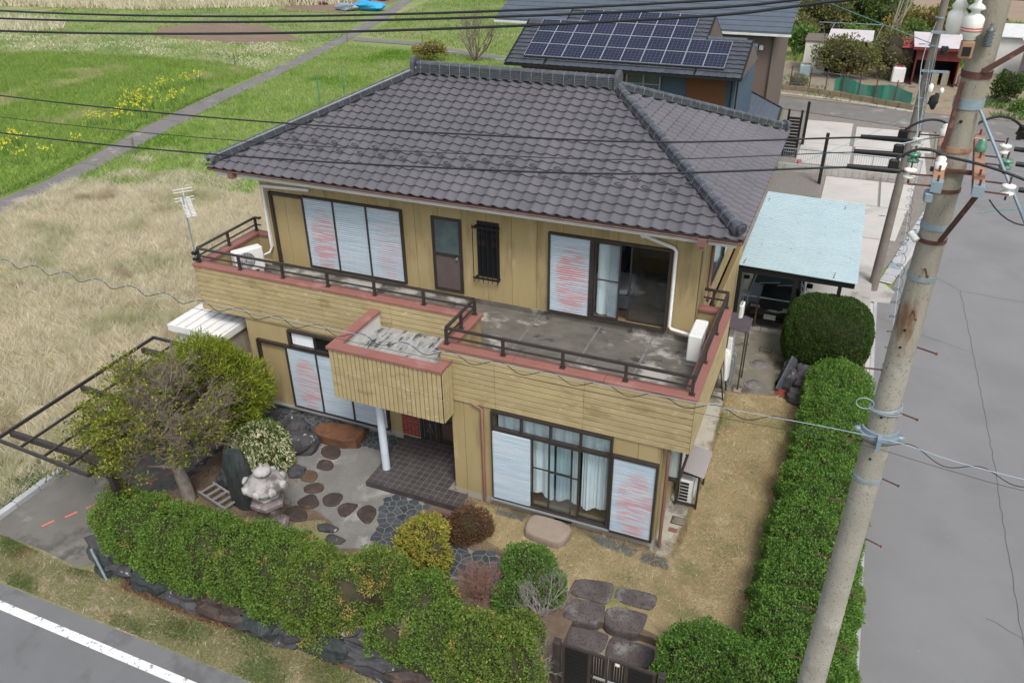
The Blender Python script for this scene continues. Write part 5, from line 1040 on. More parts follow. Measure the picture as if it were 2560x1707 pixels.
bush('clipped_hedge', [(14.13, 3.2, .28, .76, .95, .82), (14.14, 1.9, .25, .77, 1.1, .84), (14.12, .5, .25, .79, 1.1, .82), (14.08, -.9, .25, .82, 1.1, .84), (14.04, -2.3, .25, .84, 1.1, .82), (14.02, -3.7, .25, .86, 1.1, .84), (14.0, -4.9, .25, .86, 1.0, .84)], 'hedge', 5000, .046, .026,
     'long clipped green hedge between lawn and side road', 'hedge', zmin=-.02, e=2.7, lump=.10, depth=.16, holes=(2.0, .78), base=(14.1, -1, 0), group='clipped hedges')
bush('clipped_hedge', [(12.65, -6.15, .26, .75, .80, .80), (13.4, -6.3, .26, .85, .95, .84), (14.05, -6.1, .26, .78, 1.0, .80)], 'hedge', 5200, .044, .026, 'clipped green hedge block right of the gate behind the big pole', 'hedge', zmin=-.1, e=2.7, lump=.10, depth=.16, holes=(2.2, .80), group='clipped hedges')
bush('round_shrub', [(13.66, 5.30, .95, 1.08, 1.02, .95)], 'darkhedge', 5200, .045, .026, 'dark green clipped rounded shrub in front of the carport', 'shrub', zmin=.1, e=3.0, lump=.03, depth=.07)
t = bush('podocarpus', [(.25, -3.2, 1.62, .80, .78, .78), (.98, -3.2, 1.28, .74, .70, .74), (-.5, -3.35, 1.15, .80, .72, .72), (.3, -3.6, .95, 1.0, .6, .7)], 'podo', 1500, .14, .022, 'yellow-green podocarpus tree left of the white shed and terrace', 'tree', zmin=.1, depth=.25, lump=.16, holes=(2.4, .66), coref=.76, jit=.8)
b = MB(); b.tube([(.5, -3.2, 0), (.45, -3.2, .6), (.4, -3.2, 1.3)], [.09, .07, .05], 8)
for k in range(5): a = k*1.3; b.tube([(.43, -3.2, .5+.1*k), (.4+.5*math.cos(a), -3.2+.4*math.sin(a), .9+.15*k)], [.04, .02], 6)
obj('trunk', b, 'bark', t)
t = bush('pieris', [(2.0, -3.75, .42, .62, .50, .50), (2.35, -3.95, .30, .50, .42, .42), (1.75, -4.0, .30, .45, .4, .4)], 'pieris', 2600, .06, .024, 'rounded pieris bush covered in hanging cream flowers', 'bush', zmin=0, lump=.06)
Ps = []
for c in [(2.0, -3.75, .42, .62, .50, .50), (2.35, -3.95, .30, .50, .42, .42), (1.75, -4.0, .30, .45, .4, .4)]:
    P, Nn = sell(c[:3], [q+.035 for q in c[3:]], 800); k = P[:, 2] > .18; Ps.append((P[k], Nn[k]))
P = np.concatenate([p for p, _ in Ps]); Nn = np.concatenate([n for _, n in Ps])
LV = np.concatenate([leaves(P+RNG.normal(size=P.shape)*.012, Nn*.5+np.array([0, 0, -1.2]), .10, .028, .5) for _ in range(4)]); npmesh('flowers', LV, RNG.uniform(0, 1, len(LV)), 'flower', parent=t)
# big half-bare tree
t = root('garden_tree', 'wide half-bare tree with twiggy crown and yellowing leaves', 'tree', (1.42, -5.62, 0)); b = MB()
b.tube([(1.45, -5.62, -.05), (1.40, -5.58, .4), (1.22, -5.5, .85), (1.05, -5.4, 1.2)], [.17, .14, .13, .10], 10); ends = []
obj('trunk', b, 'bark', t); b = MB()
for k in range(15):
    a = 2*math.pi*k/15+.3; L = .76+.22*math.cos(a-2.8)
    branch(b, (1.08, -5.42, 1.1+.05*(k % 3)), (math.cos(a)*1.0-.14, math.sin(a)*.75+.05, .28+.60*random.random()), L*.90, .045, 5, ends, .62, .10, 3, 5, .72)
branch(b, (1.2, -5.5, .8), (-1, .05, .18), 1.05, .05, 4, ends, .6, .02, 3, 5, .74); branch(b, (1.2, -5.5, .8), (-.9, -.4, .05), .9, .04, 4, ends, .6, .02, 3, 5, .74); branch(b, (1.1, -5.4, 1.1), (-.5, .3, 1), .7, .045, 4, ends, .6, .1, 3, 5, .72)
obj('branches', b, 'twig', t)
E_ = np.array([tuple(p) for p, d in ends]); 
cx, cy, cz = .7, -5.25, 1.5; rad = ((E_-np.array([cx, cy, cz]))/np.array([1.9, 1.4, 1.2])); rr = np.linalg.norm(rad, axis=1); lowleft = (-(E_[:, 0]-cx)*.6-(E_[:, 1]-cy)*.45-(E_[:, 2]-cz)*.3)
keep = (RNG.uniform(size=len(E_)) < np.clip(.14+.55*lowleft+.35*(rr-.8), .05, .95)); Q = E_[keep]
print('ends', len(E_), 'leafy', len(Q))
rep = 10; Q = np.repeat(Q, rep, 0)+RNG.normal(size=(len(Q)*rep, 3))*.055
LV = leaves(Q, np.tile(np.array([0, 0, .5]), (len(Q), 1)), .075, .036, 1.2); npmesh('foliage', LV, np.clip(RNG.normal(.4, .3, len(LV)), 0, 1), 'treeleaf', parent=t)
def twigbush(name, c, r, m, label, cat, n=14, lev=4, up=.25, rad=.014, group=None, part='twigs', thin=1.0):
    t = root(name, label, cat, c, group=group); b = MB(); e = []
    for k in range(n):
        a = 2*math.pi*k/n; branch(b, (c[0]+.04*math.cos(a), c[1]+.04*math.sin(a), c[2]), (math.cos(a)*r[0]/r[2]*1.0, math.sin(a)*r[1]/r[2]*1.0, .9+.3*random.random()), r[2]*.44, rad*thin, lev, e, .5, up, 2, 4, .70)
    obj(part, b, m, t); return t, e
bush('yellow_shrub', [(7.05, -5.15, .62, .38, .34, .34), (6.88, -5.25, .38, .36, .32, .38), (7.28, -5.30, .36, .30, .30, .40)], 'yellowleaf', 3600, .075, .028, 'yellow and green leafy shrub in the bend of the slate path', 'shrub', zmin=0, lump=.11, jit=1.1)
bush('purple_shrub', [(6.93, -4.28, .14, .26, .20, .20)], 'purple', 4200, .03, .02, 'small purple-pink shrub beside the red-leaved bush', 'shrub', zmin=0, lump=.02, depth=.06)
bush('red_shrub', [(7.52, -4.25, .26, .42, .34, .32), (7.4, -4.4, .2, .34, .26, .26)], 'redleaf', 3600, .05, .022, 'dark red and green leaved shrub left of the downpipe', 'shrub', zmin=0, lump=.09, holes=(4, .6))
t, e_ = twigbush('bare_shrub', (8.42, -5.66, 0), (.40, .36, .66), 'twigpink', 'rounded bare shrub with pinkish twigs on the slate path', 'shrub', 38, 5, .22, .011)
bush('green_shrub', [(9.12, -4.98, .42, .48, .40, .42), (9.5, -5.15, .25, .40, .35, .32), (9.05, -5.6, .2, .3, .35, .34)], 'brightgreen', 3400, .055, .03, 'bright green shrub beside the grey dead branches', 'shrub', zmin=0, lump=.07, holes=(3, .62))
twigbush('dead_bush', (9.62, -5.62, 0), (.55, .5, .78), 'twiggrey', 'pale grey dead branches right of the bright green shrub', 'dead bush', 16, 5, .12, .012, 'dead twig bushes')
twigbush('dead_bush', (9.95, -6.9, -.1), (.42, .4, .72), 'twiggrey', 'pale grey dead twigs just left of the gate post', 'dead bush', 16, 5, .12, .011, 'dead twig bushes')
twigbush('dead_bush', (7.95, -7.0, .15), (.5, .35, .55), 'twiggrey', 'pale dead twigs poking through the ragged azalea', 'dead bush', 12, 5, .1, .010, 'dead twig bushes')
twigbush('dead_bush', (13.75, -5.0, .5), (.35, .32, .5), 'twiggrey', 'grey bare patch of twigs in the corner of the clipped hedge', 'dead bush', 14, 5, .1, .010, 'dead twig bushes')
# ================================================================== GRASS AND LITTER
FD2 = [(-2.75, -7.7), (-20, -9), (-19.2, 0), (-19.3, 5.7), (-19.8, 9.3), (-15, 11.2), (-9, 12.0), (-1.2, 11.6), (-1.2, 3), (-2.75, 1)]
grass('dry_grass', FD2, G-.01, 520, .20, .020, 'grassD', 1.2); grass('dry_tufts', FD2, G-.01, 480, .34, .024, 'grassD', .75, tuft=26)
grass('dry_grass', [(-19.7, 8.5), (-20.4, 12.6), (-21.0, 15), (-15, 15), (-8, 16), (-1.2, 15), (-1.2, 10.5), (-9, 11), (-15, 10.2)], G-.01, 420, .28, .026, 'grassD', 1.0, mask=lambda x, y: nzn(x, y, .9, 6)+.35-(y-11)*.22 > RNG.uniform(-.1, .35, len(x)))
grass('green_grass', FIELD_G, G-.01, 95, .26, .05, 'grassG', .6); grass('meadow_grass', FIELD_R, G-.01, 85, .24, .05, 'grassP', .8)
grass('meadow_grass', [(-28, 49.2), (-22, 48.6), (-17.6, 46.6), (-8, 43.4), (2, 39), (4, 60), (8, 80), (-35, 78), (-32, 62)], G-.01, 22, .22, .08, 'grassG', .7)
grass('dry_grass', [(-28, 34.5), (-29.8, 46), (-36, 43), (-48, 42), (-60, 42), (-66, 36), (-53, 34), (-42, 36)], G-.01, 30, .16, .08, 'grassD', .9, mask=lambda x, y: nzn(x, y*1.6, .35, 2) > RNG.uniform(-.3, .35, len(x)))
grass('meadow_grass', [(-26.5, 33), (-30, 49), (-36, 62), (-70, 60), (-72, 33.5), (-52, 33.5), (-33, 36)], G-.01, 16, .18, .09, 'grassP', .7, holes=[[(-50, 47), (-47, 43.5), (-36, 42.5), (-32.5, 46), (-41, 51.5), (-47, 52)]])
grass('dry_reeds', [(-92, 52), (-60, 56), (-48, 63), (-40, 68), (-44, 74), (-70, 70), (-96, 62)], G-.01, 26, 1.0, .16, 'grassD', .5, kind='stuff'); grass('dry_reeds', [(-75, 38), (-62, 40), (-58, 43), (-62, 47), (-80, 47)], G, 20, .7, .12, 'grassD', .6)
LAWN = [(7.0, -4.0), (7.3, -3.3), (11.3, -3.3), (11.52, -2.0), (11.60, .6), (11.5, 3.0), (12.65, 3.25), (13.4, 3.2), (13.35, -5.1), (11.9, -5.4), (11.5, -5.0), (9.7, -4.6), (8.6, -4.5), (7.0, -4.5)]
holes = [smooth(p, 1) for p, *_ in BIG[:4]]+[[(8.56, -3.42), (9.49, -3.36), (9.45, -3.95), (8.6, -3.95)]]
grass('lawn_grass', LAWN, .0, 4200, .035, .010, 'grassL', 1.2, holes=holes)
VERGE = [(-12, -7.5), (-2.6, -7.6), (.3, -7.75), (1.0, -7.62), (15.0, -7.62), (15.0, -8.45), (6, -8.55), (-12, -8.6)]
grass('straw', LAWN, .0, 420, .05, .014, 'grassD', 2.4, holes=holes)
grass('straw', VERGE, G, 260, .05, .014, 'grassD', 2.4)
grass('verge_grass', VERGE, G, 3600, .045, .014, 'grassV', 1.1); grass('brown_groundcover', [(1.5, -7.45), (5.2, -7.5), (5.2, -7.72), (3.2, -7.85), (1.6, -7.78)], G, 2600, .17, .035, 'litter', .7)
grass('brown_groundcover', [(6.4, -7.5), (8.0, -7.5), (8.0, -7.68), (6.4, -7.7)], G, 1800, .14, .035, 'litter', .7)
grass('weeds', [(-2.75, -7.6), (-2.66, -7.6), (-2.9, 5), (-3.3, 5), (-3.4, -7.6)], G, 900, .14, .025, 'weed', .8, mask=lambda x, y: nzn(x, y, 1.3, 2) > .0)
grass('verge_weeds', VERGE, G, 5200, .05, .016, 'weed', .7, mask=lambda x, y: (RNG.uniform(.0, .55, len(x)) < nzn(x, y*1.8, 1.5, 2)))
grass('fallen_leaves', [(1.6, -7.7), (10, -7.8), (10, -8.2), (3, -8.1), (1.7, -7.95)], G+.005, 900, .02, .035, 'litter', 2.2); grass('fallen_leaves', [(2.6, -3.8), (2.9, -3.6), (3.2, -4.1), (3.3, -4.7), (4.3, -4.8), (4.9, -5.3), (4.2, -5.4), (3.0, -4.9)], .008, 1100, .018, .03, 'litter', 2.2)
grass('fallen_leaves', [(.9, -6.2), (.9, -2.8), (2.2, -2.7), (2.7, -4.6), (3.9, -5.6), (3.9, -6.2)], .004, 500, .02, .035, 'litter', 2.2)
EDGE = [([(11.45, -3.4), (11.62, -3.2), (11.66, .6), (11.56, 3.0), (11.48, 3.0), (11.56, .6), (11.52, -2)], 5000), ([(7.0, -3.36), (11.2, -3.4), (11.2, -3.27), (7.0, -3.25)], 5000)]
for p, d in EDGE: grass('lawn_grass', p, .006, d, .06, .010, 'grassL', 1.0)
for p in ([(9.7, -3.34), (10.3, -3.33), (10.85, -3.4), (10.75, -3.62), (10.15, -3.55)], [(10.95, -3.42), (11.5, -3.4), (11.5, -3.68), (10.95, -3.68)], [(7.75, -3.36), (8.4, -3.3), (8.4, -3.48), (7.8, -3.5)]): grass('blue_grass', p, .0, 5200, .07, .010, 'bluegrass', .9)
grass('kerb_weeds', [(-20.9, 4), (-21.5, 9.7), (-24.2, 18.8), (-26.0, 28), (-26.4, 28), (-24.7, 18.8), (-22.1, 9.7), (-21.6, 4)], G, 150, .16, .035, 'weed', .8)
# rapeseed flowers
RP = [(-27.4, 12.9, 1.3), (-27.8, 13.8, .9), (-23.9, 12.2, .5), (-24.0, 14.2, .5), (-26.3, 18.3, 1.1), (-26.0, 19.2, .9), (-26.9, 18.0, .7), (-28.7, 22.7, .9), (-28.6, 23.8, 1.0), (-29.0, 23.2, .7), (-29.4, 26.2, .9), (-29.2, 27.8, .9), (-29.0, 29.0, .7), (-26.5, 24.2, .7), (-25.8, 22.7, .6), (-26.9, 21.2, .9), (-26.6, 22.0, .8), (-27.8, 21.0, .7), (-27.8, 22.5, .6), (-25.2, 20.2, .4), (-26.5, 12.0, .6), (-24.6, 11.4, .5)]
WHERE = ['leftmost of all, at the picture edge', 'just behind the leftmost clump', 'low clump near the path', 'small clump beyond the low one', 'broad clump nearest the upper wire', 'bright clump right of the broad one', 'thin clump left of the broad one', 'clump in the middle of the patch', 'tall clump in the middle of the patch', 'loose clump left of the middle', 'clump right of the middle', 'farther clump right of the middle', 'farthest clump towards the dry field', 'clump nearest the path on the right', 'low clump by the path on the right', 'spreading clump above the wire', 'dense clump above the wire', 'loose clump above the wire on the left', 'thin clump between the taller ones', 'tiny clump beside the path', 'pale clump behind the leftmost ones', 'round clump on the near left']
for (x, y, s), wh in zip(RP, WHERE):
    t = root('rapeseed_clump', 'yellow rapeseed flowers, '+wh, 'flowers', (x, y, G), group='rapeseed clumps in the green field'); n = int(13*s)+4
    P = np.stack([RNG.normal(x, .38*s, n), RNG.normal(y, .38*s, n), G+RNG.uniform(.45, .85, n)], 1); Q = np.repeat(P, 5, 0)+RNG.normal(size=(n*5, 3))*.045
    npmesh('flowers', leaves(Q, np.tile([0, 0, 1.], (len(Q), 1)), .08, .06, 1.2), RNG.uniform(0, 1, len(Q)), 'rape', parent=t)
    S0 = P.copy(); S0[:, 2] = G; wv = np.tile([.02, .01, 0], (n, 1)); npmesh('stalks', np.stack([S0-wv, S0+wv, P], 1), RNG.uniform(0, 1, n), 'weed', parent=t)
# ================================================================== CARPORT AND CAR
t = root('carport', 'pale blue corrugated metal carport roof on black steel frame behind the house', 'carport', (12.6, 9, -.15))
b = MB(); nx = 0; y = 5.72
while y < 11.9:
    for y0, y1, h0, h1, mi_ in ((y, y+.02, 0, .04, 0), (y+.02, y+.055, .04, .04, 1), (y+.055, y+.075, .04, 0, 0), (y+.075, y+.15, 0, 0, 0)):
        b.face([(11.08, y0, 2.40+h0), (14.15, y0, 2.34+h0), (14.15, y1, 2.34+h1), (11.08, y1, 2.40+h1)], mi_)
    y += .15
obj('roof_sheet', b, ('carport', 'ribshine'), t); b = MB()
for i in range(4):
    for j in range(9): b.tube([(11.5+i*.8, 5.95+j*.7, 2.40-i*.016), (11.5+i*.8, 5.95+j*.7, 2.425-i*.016+.015)], .010, 5)
obj('roof_bolts', b, 'steel', t)['kind'] = 'stuff'
for x, y in ((11.2, 6.0), (13.55, 6.0), (11.2, 11.2), (13.55, 11.4)): obj('rust_strip', MB().bar((x, y-.2, 2.432-.02*(x-11)), (x+.02, y+.15, 2.432-.02*(x-11)), .03, .012), 'rust', t)
for y in (5.85, 8.8, 11.75): obj('beam', MB().box(11.05, y-.06, 2.16, 14.1, y+.06, 2.32), 'black', t)
for x in (11.1, 14.05): obj('beam', MB().box(x-.04, 5.92, 2.2, x+.04, 11.68, 2.32), 'black', t)
for x, y in ((11.15, 5.85), (12.62, 5.85), (13.75, 5.85), (11.15, 11.7), (13.75, 11.7)): obj('post', MB().box(x-.05, y-.05, -.2, x+.05, y+.05, 2.16), 'black', t)
obj('footing', MB().bbox(13.6, 11.5, -.3, 13.9, 11.9, -.02, .02), 'concrete', t)
# mesh fence between yard and carport
t = root('mesh_fence', 'dark wire mesh fence with brown post in front of the carport', 'fence', (12.1, 6.66, 0))
b = MB()
for i in range(38): b.box(11.2+i*.037, 6.655, .10, 11.204+i*.037, 6.659, 1.05)
for i in range(26): b.box(11.2, 6.659, .10+i*.037, 12.6, 6.663, .104+i*.037)
obj('mesh', b, 'black', t)['kind'] = 'stuff'; obj('top_rail', MB().bar((11.15, 6.66, 1.07), (12.62, 6.66, 1.07), .03, .03), 'steel', t); obj('post', MB().box(11.66, 6.63, 0, 11.70, 6.69, 1.1), 'rust', t)
for i in range(6): obj('block', MB().bbox(11.15+i*.245, 6.60, 0, 11.38+i*.245, 6.72, .1, .006), 'concrete', t)
thing('white_pipe', MB().tube([(12.72, 5.6, 0), (12.70, 5.9, 1.0)], .045, 8), 'white', 'white plastic pipe standing beside the rounded shrub', 'pipe', (12.72, 5.6, 0)); thing('white_pipe', MB().tube([(12.80, 4.9, 0), (12.82, 5.05, .4)], .05, 8), 'white', 'short white plastic stub in front of the taller pipe', 'pipe', (12.8, 4.9, 0))
thing('board', MB().bar((12.75, 3.55, .02), (13.0, 4.1, .75), .03, .4), 'greypor', 'framed board leaning over the red brick patch', 'board', (12.8, 3.7, 0))
thing('plank', MB().box(13.0, 3.62, .012, 13.38, 3.68, .04), 'shedcream', 'pale plank lying on the red brick patch', 'plank', (13.2, 3.65, 0))
for i, (x, l) in enumerate(((11.95, ''),)): pass
# the car: lofted body, nose towards the camera
t = root('car', 'black hatchback parked under the blue carport roof', 'car', (12.05, 9.0, -.15), 0, local=True)
def csec(y, hw, zb, zs, zt, tw_): return [(-hw*.92, y, zb), (-hw, y, zb+.15), (-hw, y, zs-.12), (-hw*.95, y, zs), (-tw_, y, zt), (tw_, y, zt), (hw*.95, y, zs), (hw, y, zs-.12), (hw, y, zb+.15), (hw*.92, y, zb)]
S_ = [(-1.95, .60, .30, .52, .60, .5), (-1.88, .72, .22, .62, .70, .6), (-1.6, .80, .20, .74, .82, .66), (-1.05, .83, .20, .86, .95, .70), (-.95, .83, .2, .90, 1.0, .70), (-.2, .84, .2, .93, 1.44, .56), (.3, .84, .2, .95, 1.50, .57), (1.2, .84, .2, .96, 1.47, .56), (1.75, .82, .2, .96, 1.15, .60), (1.93, .78, .25, .9, 1.0, .66), (1.97, .7, .3, .7, .75, .6)]
b = MB(); b.loft([csec(*q) for q in S_], sm=True); obj('body', b, 'carpaint', t)
def q4(name, pts, m): b = MB(); b.face(pts); obj(name, b, m, t)
q4('windscreen', [(-.66, -.93, 1.02), (.66, -.93, 1.02), (.545, -.23, 1.445), (-.545, -.23, 1.445)], 'windscreen'); q4('rear_window', [(-.54, 1.27, 1.455), (.54, 1.27, 1.455), (.60, 1.76, 1.17), (-.60, 1.76, 1.17)], 'windscreen')
for s in (-1, 1):
    for y0, y1 in ((-.55, .28), (.34, 1.15)): q4('side_window', [(s*.815, y0, .99), (s*.815, y1, .99), (s*.60, y1-.05 if y1 > 1 else y1, 1.40), (s*.60, y0+(.33 if y0 < 0 else 0), 1.40)][::s], 'windscreen')
    obj('headlight', MB().bbox(s*.46-.16, -1.90, .56, s*.46+.16, -1.76, .72, .03), 'aluminium', t); obj('mirror', MB().bbox(s*.93-.09, -.68, .95, s*.93+.09, -.58, 1.09, .02), 'carpaint', t)
    for y in (-1.25, 1.25):
        w_o = obj('wheel', MB().tube([(s*.66, y, .31), (s*.85, y, .31)], .31, 20), 'black', t); obj('rim', MB().tube([(s*.85, y, .31), (s*.857, y, .31)], .20, 14), 'aluminium', w_o)
obj('wiper', MB().tube([(-.5, -.96, 1.02), (.08, -.86, 1.09)], .012, 5), 'aluminium', t); obj('wiper', MB().tube([(.02, -.96, 1.02), (.55, -.86, 1.08)], .012, 5), 'aluminium', t); obj('number_plate', MB().box(-.17, -1.985, .36, .17, -1.965, .52), 'white', t)
# ================================================================== NEIGHBOURING HOUSES
NH = root('solar_house', 'dark tiled house with solar panels and blue and brown walls', 'house', (4.5, 19.6, G))
obj('wall', MB().box(.1, 17.0, G, 4.2, 22.8, 5.35).box(4.2, 17.0, G, 8.9, 22.6, 5.3), 'navy', NH)
obj('cladding', MB().box(.1, 16.96, G, 6.0, 16.99, 5.25), 'brownwall', NH); obj('cladding', MB().box(7.04, 16.96, G, 8.58, 16.99, 5.25), 'brownwall', NH)
w_ = obj('window', MB().box(4.62, 16.90, 3.6, 6.02, 16.955, 3.66).box(4.62, 16.90, 4.85, 6.02, 16.955, 4.9).box(4.62, 16.90, 3.66, 4.67, 16.955, 4.85).box(5.97, 16.90, 3.66, 6.02, 16.955, 4.85).box(5.3, 16.91, 3.66, 5.35, 16.955, 4.85).box(4.67, 16.92, 4.5, 5.97, 16.94, 4.53), 'aluminium', NH); obj('pane', MB().box(4.67, 16.93, 3.66, 5.97, 16.95, 4.85), 'frost', w_)
obj('downpipe', MB().tube([(8.80, 16.9, 5.0), (8.80, 16.9, G)], .035, 6).tube([(8.98, 17.0, 5.0), (8.98, 17.1, G)], .035, 6), 'black', NH)
m_ = .46; NZ = 5.14; NY = 16.12
NR = obj('roof', MB().box(-.15, NY+.08, NZ-.10, 9.1, NY+.12, NZ+.02), 'black', NH)
FLATP = [(0, 0), (.72, 0), (.74, .014), (.96, .014), (1.0, .0)]
def slope(x0, x1, yr, lim, keepr=lambda r, k: True):
    run = yr-NY; roof(NR, (x0, NY, NZ), (1, 0, 0), (0, 1, 0), x1-x0, run, 1e-6, 1e-6, run*m_, .305, .27, FLATP, .016, 'tile', 'ntile', lim, keepr)
slope(-.28, 1.40, 18.85, 60); slope(1.40, 7.45, 19.65, 150); slope(7.45, 9.2, 18.3, 80)
def rz(y): return NZ+(y-NY)*m_
for x0, x1, yr in ((-.28, 1.40, 18.85), (1.40, 7.45, 19.65), (7.45, 9.2, 18.3)):
    zr = rz(yr); b = MB(); b.face([(x0, yr, zr), (x1, yr, zr), (x1, 2*yr-NY, NZ), (x0, 2*yr-NY, NZ)]); obj('rear_slope', b, 'ntile', NR)
    for i in range(int((x1-x0)/.3)):
        b = MB(); xx = x0+i*.3; b.loft([[(xx+a, yr+.10*math.cos(t_), zr-.02+.09*math.sin(t_)) for t_ in [math.pi*j/6 for j in range(7)]] for a in (0, .31)], 0, True, True, closed=False); obj('ridge_tile', b, 'ntile', NR)
    for x in (x0, x1): b = MB(); b.face([(x, NY+.1, NZ-.05), (x, yr, zr-.03), (x, 2*yr-NY, NZ-.05)]); obj('gable', b, 'taupe', NR); obj('verge_board', MB().bar((x, NY, NZ+.0), (x, yr, zr+.0), .05, .12), 'black', NR)
obj('gutter', MB().bar((-.3, NY-.05, NZ-.05), (9.22, NY-.05, NZ-.05), .1, .09), 'black', NR)
pw, ph = .795, .835; sx = .42; c_ = 1/math.hypot(1, m_)
T_ = Vector((0, c_, m_*c_)); Nn_ = Vector((0, -m_*c_, c_))
cellm = M['solar']
nn = cellm.node_tree; tc = nn.nodes.new('ShaderNodeTexCoord'); sp = nn.nodes.new('ShaderNodeSeparateXYZ'); nn.links.new(tc.outputs['Generated'], sp.inputs[0])
def _m(op, a, b_):
    x = nn.nodes.new('ShaderNodeMath'); x.operation = op
    for i, v in enumerate((a, b_)):
        if isinstance(v, (int, float)): x.inputs[i].default_value = v
        else: nn.links.new(v, x.inputs[i])
    return x.outputs[0]
gx = _m('LESS_THAN', _m('FRACT', _m('MULTIPLY', sp.outputs['X'], 5.0), 0), .07); gy = _m('LESS_THAN', _m('FRACT', _m('MULTIPLY', sp.outputs['Y'], 5.0), 0), .07); gg = _m('MULTIPLY', _m('MAXIMUM', gx, gy), .32)
mx = nn.nodes.new('ShaderNodeMix'); mx.data_type = 'RGBA'; bs = nn.nodes['Principled BSDF']; src = bs.inputs['Base Color'].links[0].from_socket; nn.links.new(gg, mx.inputs['Factor']); nn.links.new(src, mx.inputs['A']); mx.inputs['B'].default_value = (.22, .24, .30, 1); nn.links.new(mx.outputs['Result'], bs.inputs['Base Color'])
def panel(ix, iy):
    s = sx+ix*.802+(ix//2)*.012; o_ = Vector((s, NY+.36, rz(NY+.36)))+T_*(iy*ph)+Nn_*.10
    def P(a, c, h): return tuple(o_+Vector((a, 0, 0))+T_*c+Nn_*h)
    b = MB(); b.loft([[P(.008, .008, h), P(pw-.008, .008, h), P(pw-.008, ph-.02, h), P(.008, ph-.02, h)] for h in (0, .03)]); p = obj('solar_panel', b, 'solar', NR)
    b = MB(); w_ = .012
    for a0, c0, a1, c1 in ((0, 0, pw, w_), (0, ph-.012-w_, pw, ph-.012), (0, w_, w_, ph-.012-w_), (pw-w_, w_, pw, ph-.012-w_)): b.loft([[P(a0, c0, h), P(a1, c0, h), P(a1, c1, h), P(a0, c1, h)] for h in (-.005, .036)])
    obj('panel_frame', b, 'solarframe', NR)
for ix in range(10):
    for iy in range({0: 3, 1: 3, 8: 2, 9: 2}.get(ix, 4)): panel(ix, iy)
obj('mounting_rail', MB().bar((sx, NY+.34, rz(NY+.34)+.06), (sx+8.05, NY+.34, rz(NY+.34)+.06), .06, .07), 'black', NR)
BH = root('brown_house', 'taupe house with blue-grey slate roof behind the solar panels', 'house', (5, 32, G))
obj('wall', MB().box(-4, 28.6, G, 9.05, 36, 4.9), 'taupe', BH)
b = MB(); b.loft([[(-6, 28.0, 4.88), (9.75, 28.0, 4.88), (9.75, 34, 7.1), (-6, 34, 7.1)], [(-6, 28.0, 4.97), (9.75, 28.0, 4.97), (9.75, 34, 7.2), (-6, 34, 7.2)]]); b.loft([[(-6, 34, 7.1), (9.75, 34, 7.1), (9.75, 39, 5.2), (-6, 39, 5.2)], [(-6, 34, 7.2), (9.75, 34, 7.2), (9.75, 39, 5.3), (-6, 39, 5.3)]]); obj('roof', b, 'slateroof', BH)
for i in range(14): z = 4.98+i*.17; y = 28.0+i*.17/.372; obj('shingle_row', MB().bar((-6, y+.02, z+.004), (9.75, y+.02, z+.004), .05, .016), 'slateroof', BH)
obj('gutter', MB().box(-6, 27.92, 4.78, 9.8, 28.02, 4.88), 'white_paint', BH); obj('downpipe', MB().tube([(9.0, 28.5, 4.8), (9.0, 28.5, G)], .06, 6), 'taupe', BH)
w_ = obj('window', MB().box(6.7, 28.5, 2.9, 7.9, 28.58, 4.15), 'aluminium', BH); obj('pane', MB().box(6.76, 28.46, 2.96, 7.84, 28.5, 4.09), 'frost', w_)
for x, z in ((8.4, 4.0), (8.3, .9)): obj('vent_hood', MB().bbox(x-.1, 28.45, z, x+.1, 28.58, z+.25, .03), 'white_paint', BH)
obj('meter_box', MB().box(6.9, 28.5, .9, 7.9, 28.6, 1.15), 'white_paint', BH)
t = root('lean_to', 'low grey ribbed lean-to roof between the two neighbouring houses', 'lean-to', (9.5, 23, G)); b = MB(); b.loft([[(x, y, z) for x, y in ((7.9, 27.0), (10.2, 23.35), (10.3, 21.2), (7.9, 21.0))] for z in (2.40, 2.48)]); rf_ = obj('roof', b, 'slateroof', t)
for i in range(9): x = 8.1+i*.26; obj('rib', MB().box(x, 21.15, 2.48, x+.03, min(27, 27.0-(x-7.9)*1.55), 2.50), 'slateroof', rf_)
obj('edge', MB().bar((7.9, 27.0, 2.44), (10.22, 23.35, 2.44), .07, .16).bar((10.22, 23.35, 2.44), (10.32, 21.2, 2.44), .07, .16), 'black', t); obj('post', MB().box(10.15, 21.3, G, 10.22, 21.37, 2.4).box(10.1, 23.2, G, 10.17, 23.27, 2.4), 'black', t)
# ================================================================== BEHIND: FENCES, SHEDS
t = root('slat_fence', 'black slatted screen fence beside the dark tiled house', 'fence', (10.6, 25.5, G))
for i in range(12): obj('slat', MB().box(10.42, 25.7, G+.15+i*.155, 11.02, 25.74, G+.26+i*.155), 'black', t)
for x in (10.42, 11.02): obj('post', MB().box(x-.05, 25.74, G, x+.05, 25.84, G+2.3), 'black', t)
for x, y, l, h in ((12.42, 22.1, 'black square post standing in the gravel strip', 2.3), (11.15, 28.1, 'tall thin black post behind the slatted screen', 2.2)): thing('square_post', MB().bbox(x-.07, y-.07, G, x+.07, y+.07, G+h, .01), 'black', l, 'post', (x, y, G))
t = root('bar_fence', 'low grey fence of thin upright bars on a block wall', 'fence', (13.3, 23.55, G))
for i in range(20): obj('block', MB().bbox(10.45+i*.3, 23.45, G, 10.74+i*.3, 23.6, G+.38, .008), 'concrete', t)
b = MB()
for i in range(60): b.box(10.5+i*.1, 23.52, G+.38, 10.515+i*.1, 23.535, G+1.05)
obj('bars', b, 'steel', t)['kind'] = 'stuff'; obj('top_rail', MB().box(10.45, 23.51, G+1.05, 16.45, 23.545, G+1.09), 'steel', t)
